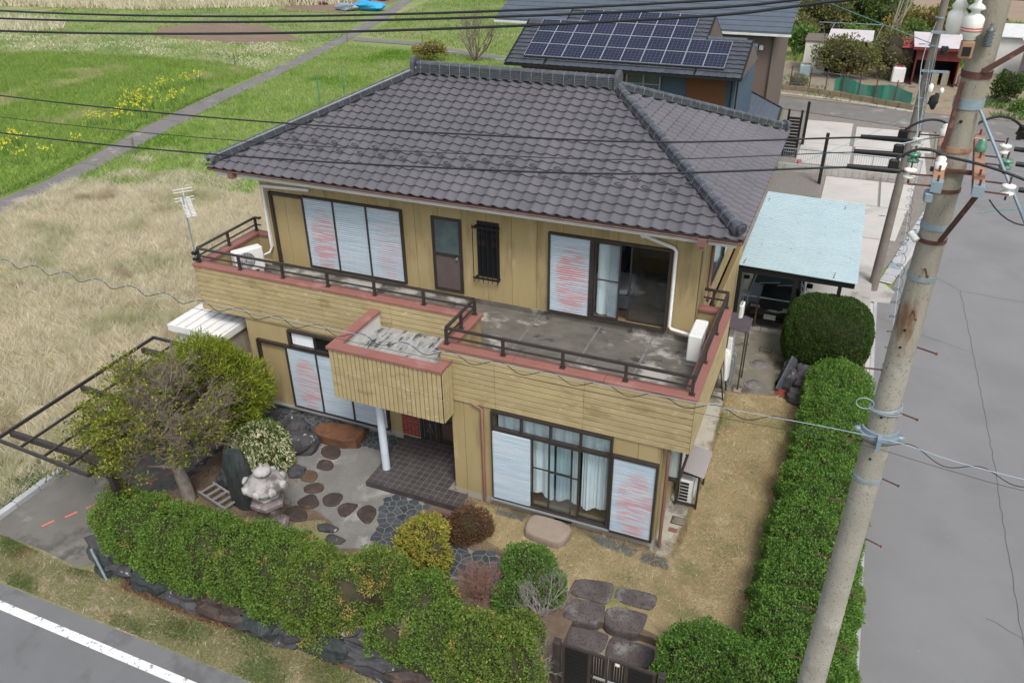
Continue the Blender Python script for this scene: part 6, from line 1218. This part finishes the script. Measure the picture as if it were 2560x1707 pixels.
for i in range(4): obj('post', MB().box(10.45+i*2, 23.50, G+.38, 10.49+i*2, 23.55, G+1.1), 'steel', t)
thing('flower_pot', MB().lathe((11.3, 24.6, G+.03), [(.08, 0), (.13, .22), (.11, .2)], 10), 'redroof', 'small red flower pot by the slatted screen', 'pot', (11.3, 24.6, G))
t = root('net_fence', 'rusty chain-link fence with green netting beyond the back road', 'fence', (12.6, 39, G)); FP = [(8.0, 40.7), (10.4, 40.3), (12.4, 39.6), (14.3, 38.7), (16.5, 37.7)]
for (x0, y0), (x1, y1) in zip(FP, FP[1:]):
    for k in range(3): f0, f1 = k/3, (k+1)/3; obj('block', MB().bar((x0+(x1-x0)*f0, y0+(y1-y0)*f0, G+.12), (x0+(x1-x0)*(f1-.02), y0+(y1-y0)*(f1-.02), G+.12), .15, .34), 'dirt', t)
    n = int(math.hypot(x1-x0, y1-y0)/.16); b = MB()
    for i in range(n):
        for s in (1, -1):
            f0 = i/n; f1 = f0+s*1.0/n*6; f1 = min(max(f1, 0), 1); hh = 1.0*abs(f1-f0)*n/6; b.tube([(x0+(x1-x0)*f0, y0+(y1-y0)*f0, G+.3), (x0+(x1-x0)*f1, y0+(y1-y0)*f1, G+.3+hh)], .006, 3, caps=False)
    obj('mesh', b, 'steel', t)['kind'] = 'stuff'; obj('top_wire', MB().bar((x0, y0, G+1.35), (x1, y1, G+1.32), .02, .02), 'steel', t)
    for f in (0, .5): obj('post', MB().box(x0+(x1-x0)*f-.03, y0+(y1-y0)*f-.03, G, x0+(x1-x0)*f+.03, y0+(y1-y0)*f+.03, G+1.5), 'rust', t)
b = MB()
for i in range(14):
    f0, f1 = i/14, (i+1)/14
    def p_(f): x = 11.9+4.4*f; return (x, np.interp(x, [p[0] for p in FP], [p[1] for p in FP])+.06+.10*math.sin(f*17))
    (xa, ya), (xb, yb) = p_(f0), p_(f1); b.face([(xa, ya, G+.3), (xb, yb, G+.3), (xb, yb, G+1.05+.12*math.sin(f1*11)), (xa, ya, G+1.05+.12*math.sin(f0*11))])
obj('net', b, 'greenet', t)
for i in range(16): x = 8.3+i*.52; y = np.interp(x, [8, 12, 17], [39.3, 38.6, 36.7]); bb = MB(); bb.prism([(x, y), (x+.48, y-.1), (x+.48, y+.26), (x, y+.36)], G, G+.05); obj('edging_slab', bb, 'concrete', t)
def shed(name, x0, x1, y0, y1, h, wm, rm, label, dark=True, slopey=.25, ov=.25, open_=True):
    t = root(name, label, 'shed', ((x0+x1)/2, (y0+y1)/2, G)); z1 = G+h
    if open_: obj('wall', MB().box(x0, y0, G, x0+.08, y1, z1).box(x1-.08, y0, G, x1, y1, z1).box(x0+.08, y1-.08, G, x1-.08, y1, z1).box(x0+.08, y0, z1-.75, x1-.08, y0+.06, z1), wm, t); obj('interior', MB().box(x0+.1, y1-.5, G, x1-.1, y1-.1, z1-.4), 'black', t)
    else: obj('wall', MB().box(x0, y0, G, x1, y1, z1), wm, t)
    b = MB(); b.loft([[(x0-ov, y0-ov, z1+k), (x1+ov, y0-ov, z1+k), (x1+ov, y1+ov, z1+slopey+k), (x0-ov, y1+ov, z1+slopey+k)] for k in (0, .06)]); obj('roof', b, rm, t); return t
t = shed('red_shed', 16.4, 19.0, 44.6, 48.6, 2.35, 'redwall', 'pinkroof', 'dark red open-fronted shed with pale pinkish roof beyond the dirt lane')
obj('edge', MB().box(16.1, 44.28, G+2.25, 19.3, 44.34, G+2.42), 'redwall', t)
for x in (17.1, 17.8, 18.4): obj('stored_box', MB().bbox(x-.2, 45.0, G, x+.2, 45.4, G+.5+.3*(x-17), .02), 'shedcream', t)
shed('small_red_shed', 15.3, 16.3, 46.5, 48.6, 2.0, 'taupe', 'redroof', 'narrow lean-to with bright red roof beside the red shed', open_=False)
shed('white_shed', 9.4, 10.9, 46.3, 48.6, 2.1, 'shedwhite', 'taupe', 'small white shed left of the leafy garden trees', open_=False, slopey=.1, ov=.08)
shed('garden_shed', 11.0, 13.4, 46.8, 49.5, 2.2, 'brownshed', 'pinkroof', 'brown shed with pale roof half hidden by the leafy tree', open_=False, slopey=.2)
shed('white_roofed_shed', 21.3, 24.5, 50.2, 54, 2.4, 'shedwhite', 'white_paint', 'white roofed shed at the right picture edge', open_=False); shed('pillar_shed', 23.0, 26, 45.5, 49, 2.2, 'concrete', 'white', 'grey pillared shed at the far right edge', open_=True)
t = root('water_tub', 'pale blue plastic tub by the white shed', 'tub', (9.7, 45.4, G)); obj('body', MB().bbox(9.35, 45.0, G, 10.05, 45.8, G+.75, .05), 'carport', t); obj('water', MB().box(9.42, 45.07, G+.752, 9.98, 45.73, G+.757), 'dirt', t)
t = root('white_tank', 'white water tank left of the red shed', 'tank', (15.7, 45.2, G)); obj('body', MB().bbox(15.2, 44.8, G, 16.0, 45.7, G+1.0, .08), 'white', t); obj('lid', MB().bbox(15.4, 44.95, G+1.0, 15.8, 45.5, G+1.06, .02), 'redroof', t)
thing('white_drum', MB().lathe((19.55, 45.2, G), [(.35, 0), (.4, .1), (.4, .75), (.33, .85)], 14), 'white_paint', 'white drum against the right wall of the red shed', 'drum', (19.55, 45.2, G))
t = root('hoop_frame', 'bare metal hoops of a small plastic greenhouse', 'frame', (11, 58, G))
for i in range(5): x = 9.0+i*1.2; obj('hoop', MB().tube([(x+.1*j, 57+1.6*(1-math.cos(math.pi*j/10)), G+1.6*math.sin(math.pi*j/10)) for j in range(11)], .03, 4), 'galv', t)
obj('ridge_bar', MB().tube([(9.4, 58.6, G+1.6), (14.3, 58.6, G+1.6)], .03, 4).tube([(9.0, 57, G+.6), (13.9, 57, G+.6)], .03, 4), 'galv', t)
t = root('pole_rack', 'bundle of tall bean poles leaning together', 'poles', (14.6, 56, G))
for i in range(12): a = i*.7; obj('stake', MB().tube([(14.6+.8*math.cos(a)*(i % 3)/2, 56+.6*math.sin(a), G), (15.6+.5*math.cos(a*2), 56.2, G+4.2+.5*math.sin(i))], .035, 4), 'shedcream', t)
def simpletree(name, c, r, m, label, cat='tree', dens=26, L=.26, W=.15, trunk=True, group=None, holes=(1.6, .5)):
    k = max(3, int(r[0]*2)); bl = [(c[0]+RNG.uniform(-.5, .5)*r[0], c[1]+RNG.uniform(-.4, .4)*r[1], c[2]+RNG.uniform(-.3, .4)*r[2], r[0]*.62, r[1]*.62, r[2]*.62) for _ in range(k)]
    t = bush(name, bl, m, dens*4, L, W, label, cat, zmin=G, lump=.25*r[0]*.5, depth=.3*r[0], holes=holes, coref=.62, group=group, base=(c[0], c[1], G))
    if trunk: obj('trunk', MB().tube([(c[0], c[1], G), (c[0]+.1, c[1], c[2])], [.12, .06], 6), 'bark', t)
simpletree('garden_tree', (12.1, 45.5, .9), (2.0, 1.2, 1.5), 'olive', 'olive green leafy tree in front of the brown shed', dens=45, L=.18, W=.11); simpletree('garden_tree', (14.3, 46.0, 1.2), (1.9, 1.2, 1.8), 'olive', 'pale olive tree between brown shed and white tank', dens=32, L=.18, W=.10, holes=(1.6, .2))
simpletree('garden_tree', (9.6, 62, 1.4), (2.2, 2, 2.0), 'olive', 'loose olive tree beyond the brown house corner', dens=30); simpletree('garden_tree', (10.4, 75, 1.8), (2.6, 2.2, 2.2), 'darkhedge', 'dark evergreen tree at the top beside the bare farmland', dens=22); simpletree('garden_tree', (14.6, 72, 2.2), (2.0, 2, 2.8), 'brightgreen', 'bright green tree in front of the ploughed land', dens=24)
simpletree('garden_tree', (14.0, 63, 1.6), (2.6, 1.8, 2.2), 'midgreen', 'bushy green tree behind the bean poles', dens=26); simpletree('yellow_hedge', (17.6, 59.5, .9), (3.2, 1.6, 1.5), 'yelbush', 'wide yellowish bush behind the red shed', 'bush', dens=26, trunk=False); simpletree('yellow_hedge', (15.8, 54, .9), (1.5, 1.5, 1.6), 'midgreen', 'green bush left behind the red shed', 'bush', dens=26, trunk=False)
for i_, (x_, y_, r_, m_2, l_) in enumerate(((12.6, 53.5, 1.3, 'midgreen', 'mid green bush behind the brown shed'), (9.0, 52.5, 1.2, 'brightgreen', 'bright bush behind the white shed'), (11.4, 66.5, 1.8, 'yelbush', 'yellowish tree above the metal hoops'), (19.4, 66.0, 2.0, 'midgreen', 'green tree far behind the red shed roof'), (21.5, 58.5, 1.7, 'olive', 'olive bush between red shed and white roofed shed'), (7.6, 57.0, 1.6, 'olive', 'olive bush against the brown house corner'))): simpletree('garden_tree', (x_, y_, .6), (r_*1.2, r_, r_*.9), m_2, l_, dens=24)
simpletree('round_bush', (21.6, 41.2, .7), (1.2, 1.1, 1.1), 'darkhedge', 'round dark bush in the plot at the far right', 'bush', dens=60, L=.14, W=.09, trunk=False); simpletree('yellow_bush', (-17.5, 41.3, .2), (1.7, .9, .8), 'yelbush', 'yellow-green bush by the side path', 'bush', dens=36, L=.16, W=.1, trunk=False)
for i, (x, y, l) in enumerate(((9.2, 41.4, 'dry brush heap by the chain-link fence'), (22.3, 39.3, 'weedy green clump at the far right plot'))): simpletree('weed_clump', (x, y, G+.3), (.9, .7, .5), 'olive' if i == 0 else 'brightgreen', l, 'bush', dens=60, L=.14, W=.08, trunk=False)
b = MB(); e_ = []
t = root('bare_tree', 'leafless grey-brown tree on the meadow behind the roof', 'tree', (-14.0, 42.2, G))
for k in range(10): a = k*.63; branch(b, (-14.0, 42.2, G), (math.cos(a)*.75, math.sin(a)*.6, 1), 1.5, .06, 4, e_, .4, .25, 2, 4, .72)
obj('branches', b, 'twig', t)
for x, y, h, l in ((-20.4, 14.5, .9, 'weathered wooden stake right of the farm path'), (-30.2, 34.2, 1.0, 'wooden stake left of the farm path'), (-28.2, 46.4, .8, 'short stake at the path fork'), (-21.5, 47.6, .8, 'stake on the side path')): thing('stake', MB().tube([(x, y, G), (x+.05, y, G+h)], .06, 6), 'bark', l, 'stake', (x, y, G))
for x, y, l in ((-17.3, 26.5, 'left green garden pole of a pair'), (-16.6, 28.2, 'right thin green garden pole of a pair')): thing('garden_pole', MB().tube([(x, y, G), (x, y, G+1.9)], .03, 5), 'greenet', l, 'pole', (x, y, G))
for x, y, s, m, l in ((-42.5, 47.3, 1, 'steel', 'row of thin plant supports in the vegetable plot'),):
    t = root('plant_supports', l, 'stakes', (x, y, G))
    for i in range(7): obj('stake', MB().tube([(x-2.6+i*.8, y, G), (x-2.5+i*.8, y, G+1.8)], .03, 4), m, t)
t = root('tarp', 'bright blue tarpaulin over a heap beside the path', 'tarpaulin', (-36.5, 63.5, G)); b = MB(); rock(b, (-36.5, 63.5, G+.45), (1.8, .7, .5), 5, .35, 14, 7, e=2.2); obj('sheet', b, 'tarp', t)
b = MB(); rock(b, (-39, 62.8, G+.35), (1.2, .6, .4), 8, .5, 10, 6); thing('debris_heap', b, 'galv', 'grey heap of junk left of the blue tarpaulin', 'heap', (-39, 62.8, G)); obj('cover', MB(), 'white', t) if 0 else None
for i in range(4): simpletree('lettuce_row', (-44+i*1.6, 66+i*1.6, G+.15), (1.0, .5, .25), 'purple', ['nearest', 'second', 'third', 'farthest'][i]+' piece of the dark red lettuce row', 'plants', dens=40, L=.16, W=.1, trunk=False)
simpletree('onion_row', (-48.5, 65.5, G+.2), (3.2, 1.0, .4), 'brightgreen', 'bluish green onion bed at the top of the field', 'plants', dens=30, L=.3, W=.06, trunk=False)
for i, (x, y, r) in enumerate(((-60, 66, 2.4), (-72, 62, 2.2), (-52, 72, 2.0), (-24.5, 77, 2.2), (-31, 79, 2.0), (-18, 79, 2.4))): simpletree('field_bush', (x, y, .4), (r*1.5, r, r*.8), ['darkhedge', 'olive', 'darkhedge', 'olive', 'midgreen', 'yelbush'][i], ['dark bush among the reeds', 'leftmost olive bush among the reeds', 'dark bush right of the reeds', 'olive bush at the top middle', 'green bush at the top left of the middle', 'brownish bush left of the slate roof'][i], 'bush', dens=12, L=.35, W=.2, trunk=False)
grass('weeds', [(8, 39.3), (16.9, 37.6), (16.2, 44), (8, 45)], G, 24, .22, .06, 'weed', .8, mask=lambda x, y: nzn(x, y, 1.4, 1) > .1); grass('meadow_grass', [(8, 50), (24, 50), (26, 74), (14, 78), (8, 76)], G, 26, .4, .12, 'grassG', .6); grass('weeds', [(20, 37.2), (26, 36.8), (27, 43), (20.4, 43)], G, 50, .35, .07, 'weed', .8, mask=lambda x, y: nzn(x, y, 1.1, 1) > .0)
# ================================================================== UTILITY POLES AND LINES
PX, PY = 14.0, -7.82
def pr_(z): return .180-(z-G)*.00725
t = root('utility_pole', 'big near concrete utility pole with crossarms, insulators and step bolts', 'utility pole', (PX, PY, G))
NP = 28; obj('shaft', MB().tube([(PX, PY, G-.2+(8.0-G)*i/NP) for i in range(NP+1)], [pr_(G+(8.0-G)*i/NP) for i in range(NP+1)], 28, caps=False), 'polec', t); obj('shaft_top', MB().tube([(PX, PY, 7.8+i*.5) for i in range(9)], [pr_(7.8+i*.5)+(.0006 if i == 0 else 0) for i in range(9)], 28), 'polestain', t)
def band(z, h, m, th=.008, tilt=0, name='band'):
    r = pr_(z)+th; b = MB(); n = 24; rg = []
    for k in (0, 1): rg.append([(PX+r*math.cos(a), PY+r*math.sin(a), z+(h/2 if k else -h/2)+tilt*math.cos(a)) for a in [2*math.pi*j/n for j in range(n)]])
    b.loft(rg, 0, True, True); return obj(name, b, m, t)
for z, h, m in ((6.33, .035, 'galv'), (8.58, .035, 'galv'), (10.08, .075, 'galv'), (9.72, .04, 'arm'), (10.30, .05, 'rust'), (9.06, .05, 'galv'), (8.93, .035, 'rust'), (9.38, .03, 'rust')): band(z, h, m)
def bolt(z, s, a=0): p = Vector((PX+s*pr_(z), PY-.02, z)); q = p+Vector((s*.15, -.04-.02*s, .0)); b = MB(); b.tube([tuple(p), tuple(q)], .0085, 8); b.tube([tuple(q), tuple(q+(q-p).normalized()*.014)], .014, 8); obj('step_bolt', b, 'rust', t)
for z in (7.88, 7.15, 6.34, 5.52, 4.70, 3.87): bolt(z, 1)
for z in (7.58, 6.74, 5.95, 5.14, 4.31, 3.46): bolt(z, -1)
for z in (8.69, 8.28): p = Vector((PX, PY-pr_(z), z)); b = MB(); b.tube([tuple(p), tuple(p+Vector((.01, -.15, .0)))], .0085, 8); b.tube([tuple(p+Vector((.01, -.15, 0))), tuple(p+Vector((.01, -.165, 0)))], .014, 8); obj('step_bolt', b, 'rust', t)
b = MB()
for z in (8.08, 7.12, 6.62, 9.95, 9.55, 7.9): b.tube([(PX-.03, PY-pr_(z)-.001, z), (PX-.03, PY-pr_(z)+.02, z)], .013, 8)
obj('bolt_hole', b, 'black', t)
# bracket for the messenger wire
r = pr_(6.92); b = MB(); n = 20
for rr, h0, h1 in ((.012, 6.88, 6.93), (.03, 6.85, 6.88)): b.loft([[(PX+(r+rr)*1.22*math.cos(a)*(1 if k else 1), PY+(r+rr)*math.sin(a)-.0, h1 if k else h0) for a in [math.pi+math.pi*j/n for j in range(n+1)]]+[(PX+(r+.0)*1.22*math.cos(a), PY+(r-.02)*math.sin(a), h1 if k else h0) for a in [2*math.pi-math.pi*j/n for j in range(n+1)]] for k in (0, 1)])
b.box(PX-.02, PY-r-.11, 6.80, PX+.02, PY-r-.01, 6.93); b.bbox(PX-.23, PY-.04, 6.84, PX-.155, PY+.02, 6.91, .02); b.bbox(PX+.155, PY-.04, 6.82, PX+.23, PY+.02, 6.89, .02); obj('messenger_bracket', b, 'galv', t)
# coil of spare wire
b = MB()
for k in range(4): b.tube([(PX+(pr_(7.2)+.012+.004*k)*math.cos(a), PY+(pr_(7.2)+.012+.004*k)*math.sin(a), 7.20-.02*k+.03*math.cos(a+k*.5)) for a in [2*math.pi*j/24 for j in range(25)]], .005, 5)
b.tube([(PX-.16+.08*math.cos(a)-.04, PY-.12, 7.24+.06*math.sin(a)) for a in [2*math.pi*j/16 for j in range(17)]], .005, 5); obj('wire_coil', b, 'steelwire', t)
# crossarms: two square timber-coloured steel arms pointing away from the camera
AZ_ = 9.60; ad = Vector((.075, 1, 0)).normalized()
def arm_pt(side, f): return Vector((PX-.145 if side < 0 else PX+.135, PY-.72, AZ_))+ad*(1.62*f)
for s in (-1, 1):
    p, q = arm_pt(s, 0), arm_pt(s, 1); obj('crossarm', MB().bar(tuple(p), tuple(q), .075, .075), 'arm', t); obj('arm_cap', MB().bar(tuple(p-ad*.005), tuple(p+ad*.10), .079, .079), 'galv', t)
    for f in (.02, .18, .48, .62, .94): c = arm_pt(s, f); b = MB(); b.tube([tuple(c), tuple(c+Vector((s*.20, -.02, .0)))], .007, 6); b.tube([tuple(c+Vector((0, 0, .03))), tuple(c+Vector((0, 0, .085)))], .009, 6); obj('arm_rod', b, 'rust', t)
obj('arm_clamp', MB().bar((PX-.16, PY-pr_(9.6)-.01, 9.56), (PX+.16, PY-pr_(9.6)-.01, 9.56), .04, .03), 'rust', t)
obj('brace', MB().bar((PX+.05, PY-.13, 8.96), (PX+.15, PY-.62, 9.55), .03, .03), 'rust', t); obj('brace', MB().bar((PX-.10, PY-.08, 9.72), (PX-.09, PY-.1, 10.25), .03, .03), 'rust', t)
obj('insulator_block', MB().bbox(PX-.21, PY-.72, 9.47, PX-.15, PY-.6, 9.55, .01), 'galv', t)
def strain(c, m='porcelain', name='insulator'):
    b = MB(); b.lathe(tuple(Vector(c)-Vector((0, 0, .05))), [(.02, 0), (.045, .005), (.05, .02), (.025, .035), (.025, .05), (.05, .06), (.048, .078), (.02, .085)], 14); obj(name, b, m, t)
    obj('insulator_pin', MB().tube([tuple(Vector(c)-Vector((0, 0, .09))), tuple(Vector(c)+Vector((0, 0, .09)))], .008, 6), 'rust', t)
SI = [arm_pt(-1, .78)+Vector((-.20, 0, .0)), arm_pt(-1, .48)+Vector((-.20, 0, 0)), arm_pt(-1, .20)+Vector((-.20, 0, 0))]
for c, m in zip(SI, ('porcelain', 'greenpor', 'porcelain')): strain(c, m)
SR = [arm_pt(1, .80)+Vector((.20, 0, 0)), arm_pt(1, .52)+Vector((.20, 0, 0)), arm_pt(1, .10)+Vector((.20, 0, 0))]
for c, m in zip(SR, ('porcelain', 'greenpor', 'porcelain')): strain(c, m)
def pin(c, m): b = MB(); b.lathe(c, [(.04, 0), (.045, .05), (.03, .06), (.035, .09), (.02, .105)], 14); obj('pin_insulator', b, m, t)
for s, f, m in ((-1, .86, 'porcelain'), (-1, .22, 'porcelain'), (1, .60, 'greenpor')): c = arm_pt(s, f); pin((c.x, c.y, c.z+.04), m)
# black covers and jumper leads
for c, dy in zip(SI, (0, .0, .0)):
    e = Vector(c)+Vector((-.07, 0, 0)); obj('cable_cover', MB().tube([tuple(e), tuple(e+Vector((-.05, 0, .0))), tuple(e+Vector((-.40, -.0, -.005)))], [.018, .026, .020], 8), 'black', t); obj('cable_cover', MB().bbox(e.x-.10, e.y-.02, e.z+.01, e.x-.02, e.y+.02, e.z+.09, .012), 'black', t)
def arc(p, q, h, r=.011, m='wire', name='jumper_lead', n=12): p = Vector(p); q = Vector(q); b = MB(); b.tube([tuple(p.lerp(q, i/n)+Vector((0, 0, h*4*(i/n)*(1-i/n)))) for i in range(n+1)], r, 6); obj(name, b, m, t)
arc(SI[0]+Vector((-.12, 0, .09)), arm_pt(-1, .86)+Vector((0, 0, .14)), .06); arc(SI[2]+Vector((-.12, 0, .09)), arm_pt(-1, .22)+Vector((0, 0, .14)), .07); arc(arm_pt(-1, .22)+Vector((0, 0, .14)), SR[2]+Vector((.45, -.05, -.06)), .05); arc(SI[1]+Vector((-.12, 0, .09)), arm_pt(1, .60)+Vector((0, 0, .14)), .04, .006, 'steelwire')
arc(SR[2]+Vector((-.1, 0, -.1)), SR[2]+Vector((.55, .1, -.02)), -.22, .006)
for c in SR:
    e = Vector(c)+Vector((.07, 0, 0)); obj('cable_cover', MB().tube([tuple(e), tuple(e+Vector((.5, -.02, -.02)))], [.020, .024], 8), 'black', t)
b = MB(); rock(b, tuple(SR[0]+Vector((.12, .05, .14))), (.06, .05, .06), 3, .5); rock(b, tuple(SR[0]+Vector((.22, -.05, .12))), (.06, .05, .06), 4, .5); obj('connector_cap', b, 'black', t); arc(SR[0]+Vector((.12, .05, .14)), (PX+.08, PY, 9.9), .10)
# big porcelain insulator on top and grey surge arrester
c = (PX-.13, PY-.16, 10.56); b = MB(); b.lathe(c, [(.03, 0), (.045, .01), (.045, .03), (.070, .05), (.073, .15), (.06, .17), (.03, .19), (.03, .205), (.062, .22), (.05, .24), (.022, .26), (.02, .34)], 20); io = obj('porcelain_insulator', b, 'porcelain', t)
for z in (.07, .09): obj('red_ring', MB().tube([(c[0]+.0725*math.cos(a), c[1]+.0725*math.sin(a), c[2]+z) for a in [2*math.pi*j/24 for j in range(25)]], .004, 5), 'redband', io)
b = MB(); b.lathe((PX-.22, PY+.12, 10.56), [(.05, 0), (.07, .05), (.07, .15), (.045, .18), (.06, .2), (.03, .25)], 16); obj('porcelain_insulator', b, 'porcelain', t)
obj('bracket_box', MB().bbox(c[0]-.045, c[1]-.045, 10.43, c[0]+.045, c[1]+.045, 10.56, .01), 'arm', t); obj('bracket_hole', MB().box(c[0]-.028, c[1]-.052, 10.455, c[0]+.028, c[1]-.046, 10.52), 'black', t)
b = MB(); prof = [(.02, 0)]
for i in range(5): prof += [(.034, .008+i*.026), (.018, .018+i*.026)]
b.lathe((PX+.0, PY-.15, 10.52), prof+[(.012, .16)], 14); obj('surge_arrester', b, 'greypor', t)
obj('top_brace', MB().bar((PX+.03, PY-.12, 10.34), (PX+.62, PY-.1, 10.82), .035, .035), 'rust', t)
obj('top_arm', MB().bar((PX-.1, PY-1.0, 11.05), (PX-.05, PY+1.0, 11.05), .07, .07), 'arm', t)
obj('stay_wire', MB().tube([(PX+.08, PY-.1, 10.05), (PX+.75, PY-.6, 9.0), (PX+1.6, PY-1.2, 7.6)], .012, 6), 'galv', t)
b = MB(); b.tube([(PX-.18, PY-.05, 8.98), (PX-.12, PY-.1, 8.93)], .03, 8); obj('wire_clip', b, 'white', t)
# second pole
QX, QY = 14.92, 11.65
t2 = root('utility_pole', 'older brownish utility pole at the road edge farther back', 'utility pole', (QX, QY, G)); obj('shaft', MB().tube([(QX, QY, G-.1), (QX+.05, QY, 4), (QX+.1, QY, 9.6)], [.155, .125, .098], 20), 'pole2', t2)
for z in (7.7, 7.35, 5.9, 5.65, 4.9, 8.1): obj('band', MB().tube([(QX+.06, QY, z), (QX+.06, QY, z+.04)], .128, 16), 'galv' if z != 4.9 else 'rust', t2)
obj('arm', MB().bar((QX-.1, QY-.2, 7.75), (QX+.65, QY-.2, 7.75), .07, .07), 'galv', t2); obj('arm', MB().bar((QX-.1, QY-.2, 6.7), (QX+.6, QY-.2, 6.7), .06, .06), 'galv', t2)
for z in (8.6, 7.4, 6.2, 5.0, 3.4, 2.2): obj('step_bolt', MB().tube([(QX-.15, QY-.05, z), (QX-.33, QY-.1, z)], .012, 5), 'rust', t2)
b = MB(); b.lathe((QX+.25, QY-.2, 6.1), [(.03, 0), (.07, .04), (.07, .2), (.03, .26)], 10); b.lathe((QX+.55, QY-.2, 6.1), [(.03, 0), (.06, .04), (.06, .12), (.03, .16)], 10); obj('insulator', b, 'porcelain', t2)
b = MB(); rock(b, (QX+.35, QY-.3, 7.3), (.10, .08, .12), 3, .4); rock(b, (QX+.4, QY-.3, 5.9), (.12, .08, .2), 4, .5); obj('connector_cap', b, 'black', t2)
b = MB()
for k in range(2): b.tube([(QX+.12+.05*k, QY-.18, 7.6), (QX+.2+.04*k, QY-.22, 5.5), (QX+.15+.03*k, QY-.2, 3.4+.4*k)], .008, 5)
obj('riser_cable', b, 'steelwire', t2)
# lines
def spline(P, n=8):
    P = [Vector(p) for p in P]; P = [P[0]*2-P[1]]+P+[P[-1]*2-P[-2]]; o = []
    for i in range(1, len(P)-2):
        for k in range(n):
            s = k/n; a, b_, c, d = P[i-1:i+3]; o.append(tuple(.5*((2*b_)+(c-a)*s+(2*a-5*b_+4*c-d)*s*s+(3*b_-a-3*c+d)*s**3)))
    return o+[tuple(P[-2])]
def line(name, P, r, m, label, group='overhead power lines'): b = MB(); b.tube(spline(P, 6), r, 6); return thing(name, b, m, label, 'cable', P[0], group)
top = [(-7.3, [(2.58, 10.22), (5.51, 10.28), (7.88, 10.38), (9.91, 10.52), (11.58, 10.67), (14.0, 10.90)], 'uppermost'), (-7.8, [(3.22, 10.22), (5.99, 10.31), (8.21, 10.41), (10.12, 10.54), (11.69, 10.67), (12.68, 10.76), (13.9, 10.87)], 'middle'), (-8.3, [(3.84, 10.18), (6.45, 10.28), (8.54, 10.40), (10.33, 10.54), (11.80, 10.67), (13.02, 10.81), (13.82, 10.88)], 'lowest')]
def quad(P, x0, x1, y): k = np.polyfit([p[0] for p in P], [p[1] for p in P], 2); return [(float(x), y, float(np.polyval(k, x))) for x in np.linspace(x0, x1, 22)]
for y, P, l in top: line('power_line', quad(P, -26, 13.9, y)+[(18, y, P[-1][1]-.22), (26, y, P[-1][1]-.4), (45, y, 11)], .0125, 'wire', l+' of the three thick black lines across the top of the picture', 'thick power lines across the top')
mid = [([(2.4, 9.16), (5.43, 9.19), (7.93, 9.25), (10.0, 9.34), (11.75, 9.44)], -7.55, SI[0], .009, 'upper'), ([(2.9, 9.02), (5.82, 9.09), (8.22, 9.18), (10.19, 9.28), (11.86, 9.40)], -8.0, SI[1], .0045, 'thin middle'), ([(3.39, 8.96), (6.18, 9.06), (8.47, 9.15), (10.36, 9.27), (11.94, 9.41)], -8.4, SI[2], .009, 'lower')]
for P, y, s, r, l in mid: line('service_line', quad(P+[(s.x-.4, s.z-.01)], -26, s.x-.4, y)[:-1]+[(s.x-.4, s.y, s.z-.005), tuple(s)], r, 'wire', l+' line of the three crossing in front of the tiled roof', 'lines crossing in front of the roof')
for s, l in zip(SR, ('far', 'middle', 'near')): line('service_line', [tuple(s+Vector((.5, 0, -.02))), (20, s.y-.4, 9.25), (40, s.y-1, 9.8)], .011, 'wire', l+' heavy cable leaving the big pole to the right', 'cables leaving the pole to the right')
# messenger cable with lashed spiral
t = root('lashed_cable', 'pale messenger wire with black wavy cable crossing in front of the house', 'cable', (8, -7.97, 6.8)); ms = [(-28, -7.97, 7.3), (-18, -7.97, 7.0), (-8, -7.97, 6.85), (-2, -7.97, 6.81), (1.81, -7.97, 6.80), (5.68, -7.97, 6.81), (9.19, -7.97, 6.83), (12.05, -7.97, 6.86), (14.0, -7.97, 6.90), (15.28, -7.97, 6.78), (20, -8.0, 6.7), (40, -8, 7.3)]
pts = spline(ms, 24); obj('messenger_wire', MB().tube(pts, .0042, 5), 'steelwire', t)
def along(x): return np.interp(x, [p[0] for p in pts], [p[2] for p in pts])
b = MB(); P = []
for i in range(700):
    x = -9+i*.045; 
    ph = 2*math.pi*x/.62; P.append((x, -7.97+.035*math.sin(ph+.8), along(x)-.035+.036*math.cos(ph)))
b.tube(P, .0048, 5); obj('wavy_cable', b, 'wire', t)
b = MB(); b.tube([(x, -8.02, along(x)-.09) for x in np.arange(5.5, 22, .5)], .003, 4); obj('thin_cable', b, 'wire', t)
t = root('spiral_cable', 'steel cable with looping spiral hanger between the two poles', 'cable', (14.3, 1, 6.7)); P0, P1 = Vector((14.02, -7.65, 6.75)), Vector((14.98, 11.5, 6.95)); sag = lambda f: P0.lerp(P1, f)-Vector((0, 0, .12*4*f*(1-f)))
obj('messenger_wire', MB().tube([tuple(sag(i/20)) for i in range(21)], .006, 5), 'steelwire', t); b = MB(); b.tube([tuple(sag(i/1300)+Vector((.055*math.cos(i*.21), 0, -.05+.055*math.sin(i*.21)))) for i in range(1301)], .0035, 4); obj('spiral_hanger', b, 'wire', t)
line('service_line', [(QX-.1, QY-.1, 5.35), (13.2, 9.0, 5.05), (11.2, 5.5, 4.85)], .006, 'tealwire', 'thin teal line from the rear pole down to the house', 'thin teal lines'); line('service_line', [(QX, QY+.1, 7.4), (9, 33, 6.4), (0, 50, 6.6)], .012, 'tealwire', 'teal line from the rear pole past the brown house', 'thin teal lines')
line('service_line', [(PX+.3, PY, 9.2), (15.6, -4, 8.3), (19, 6, 7.2)], .006, 'tealwire', 'teal line from the big pole towards the right', 'thin teal lines')
line('service_line', [(QX, QY, 8.0), (14.2, 2.0, 8.7), (SI[0].x, SI[0].y, 9.55)], .006, 'steelwire', 'pale wire running from the rear pole up to the crossarm', 'thin teal lines')
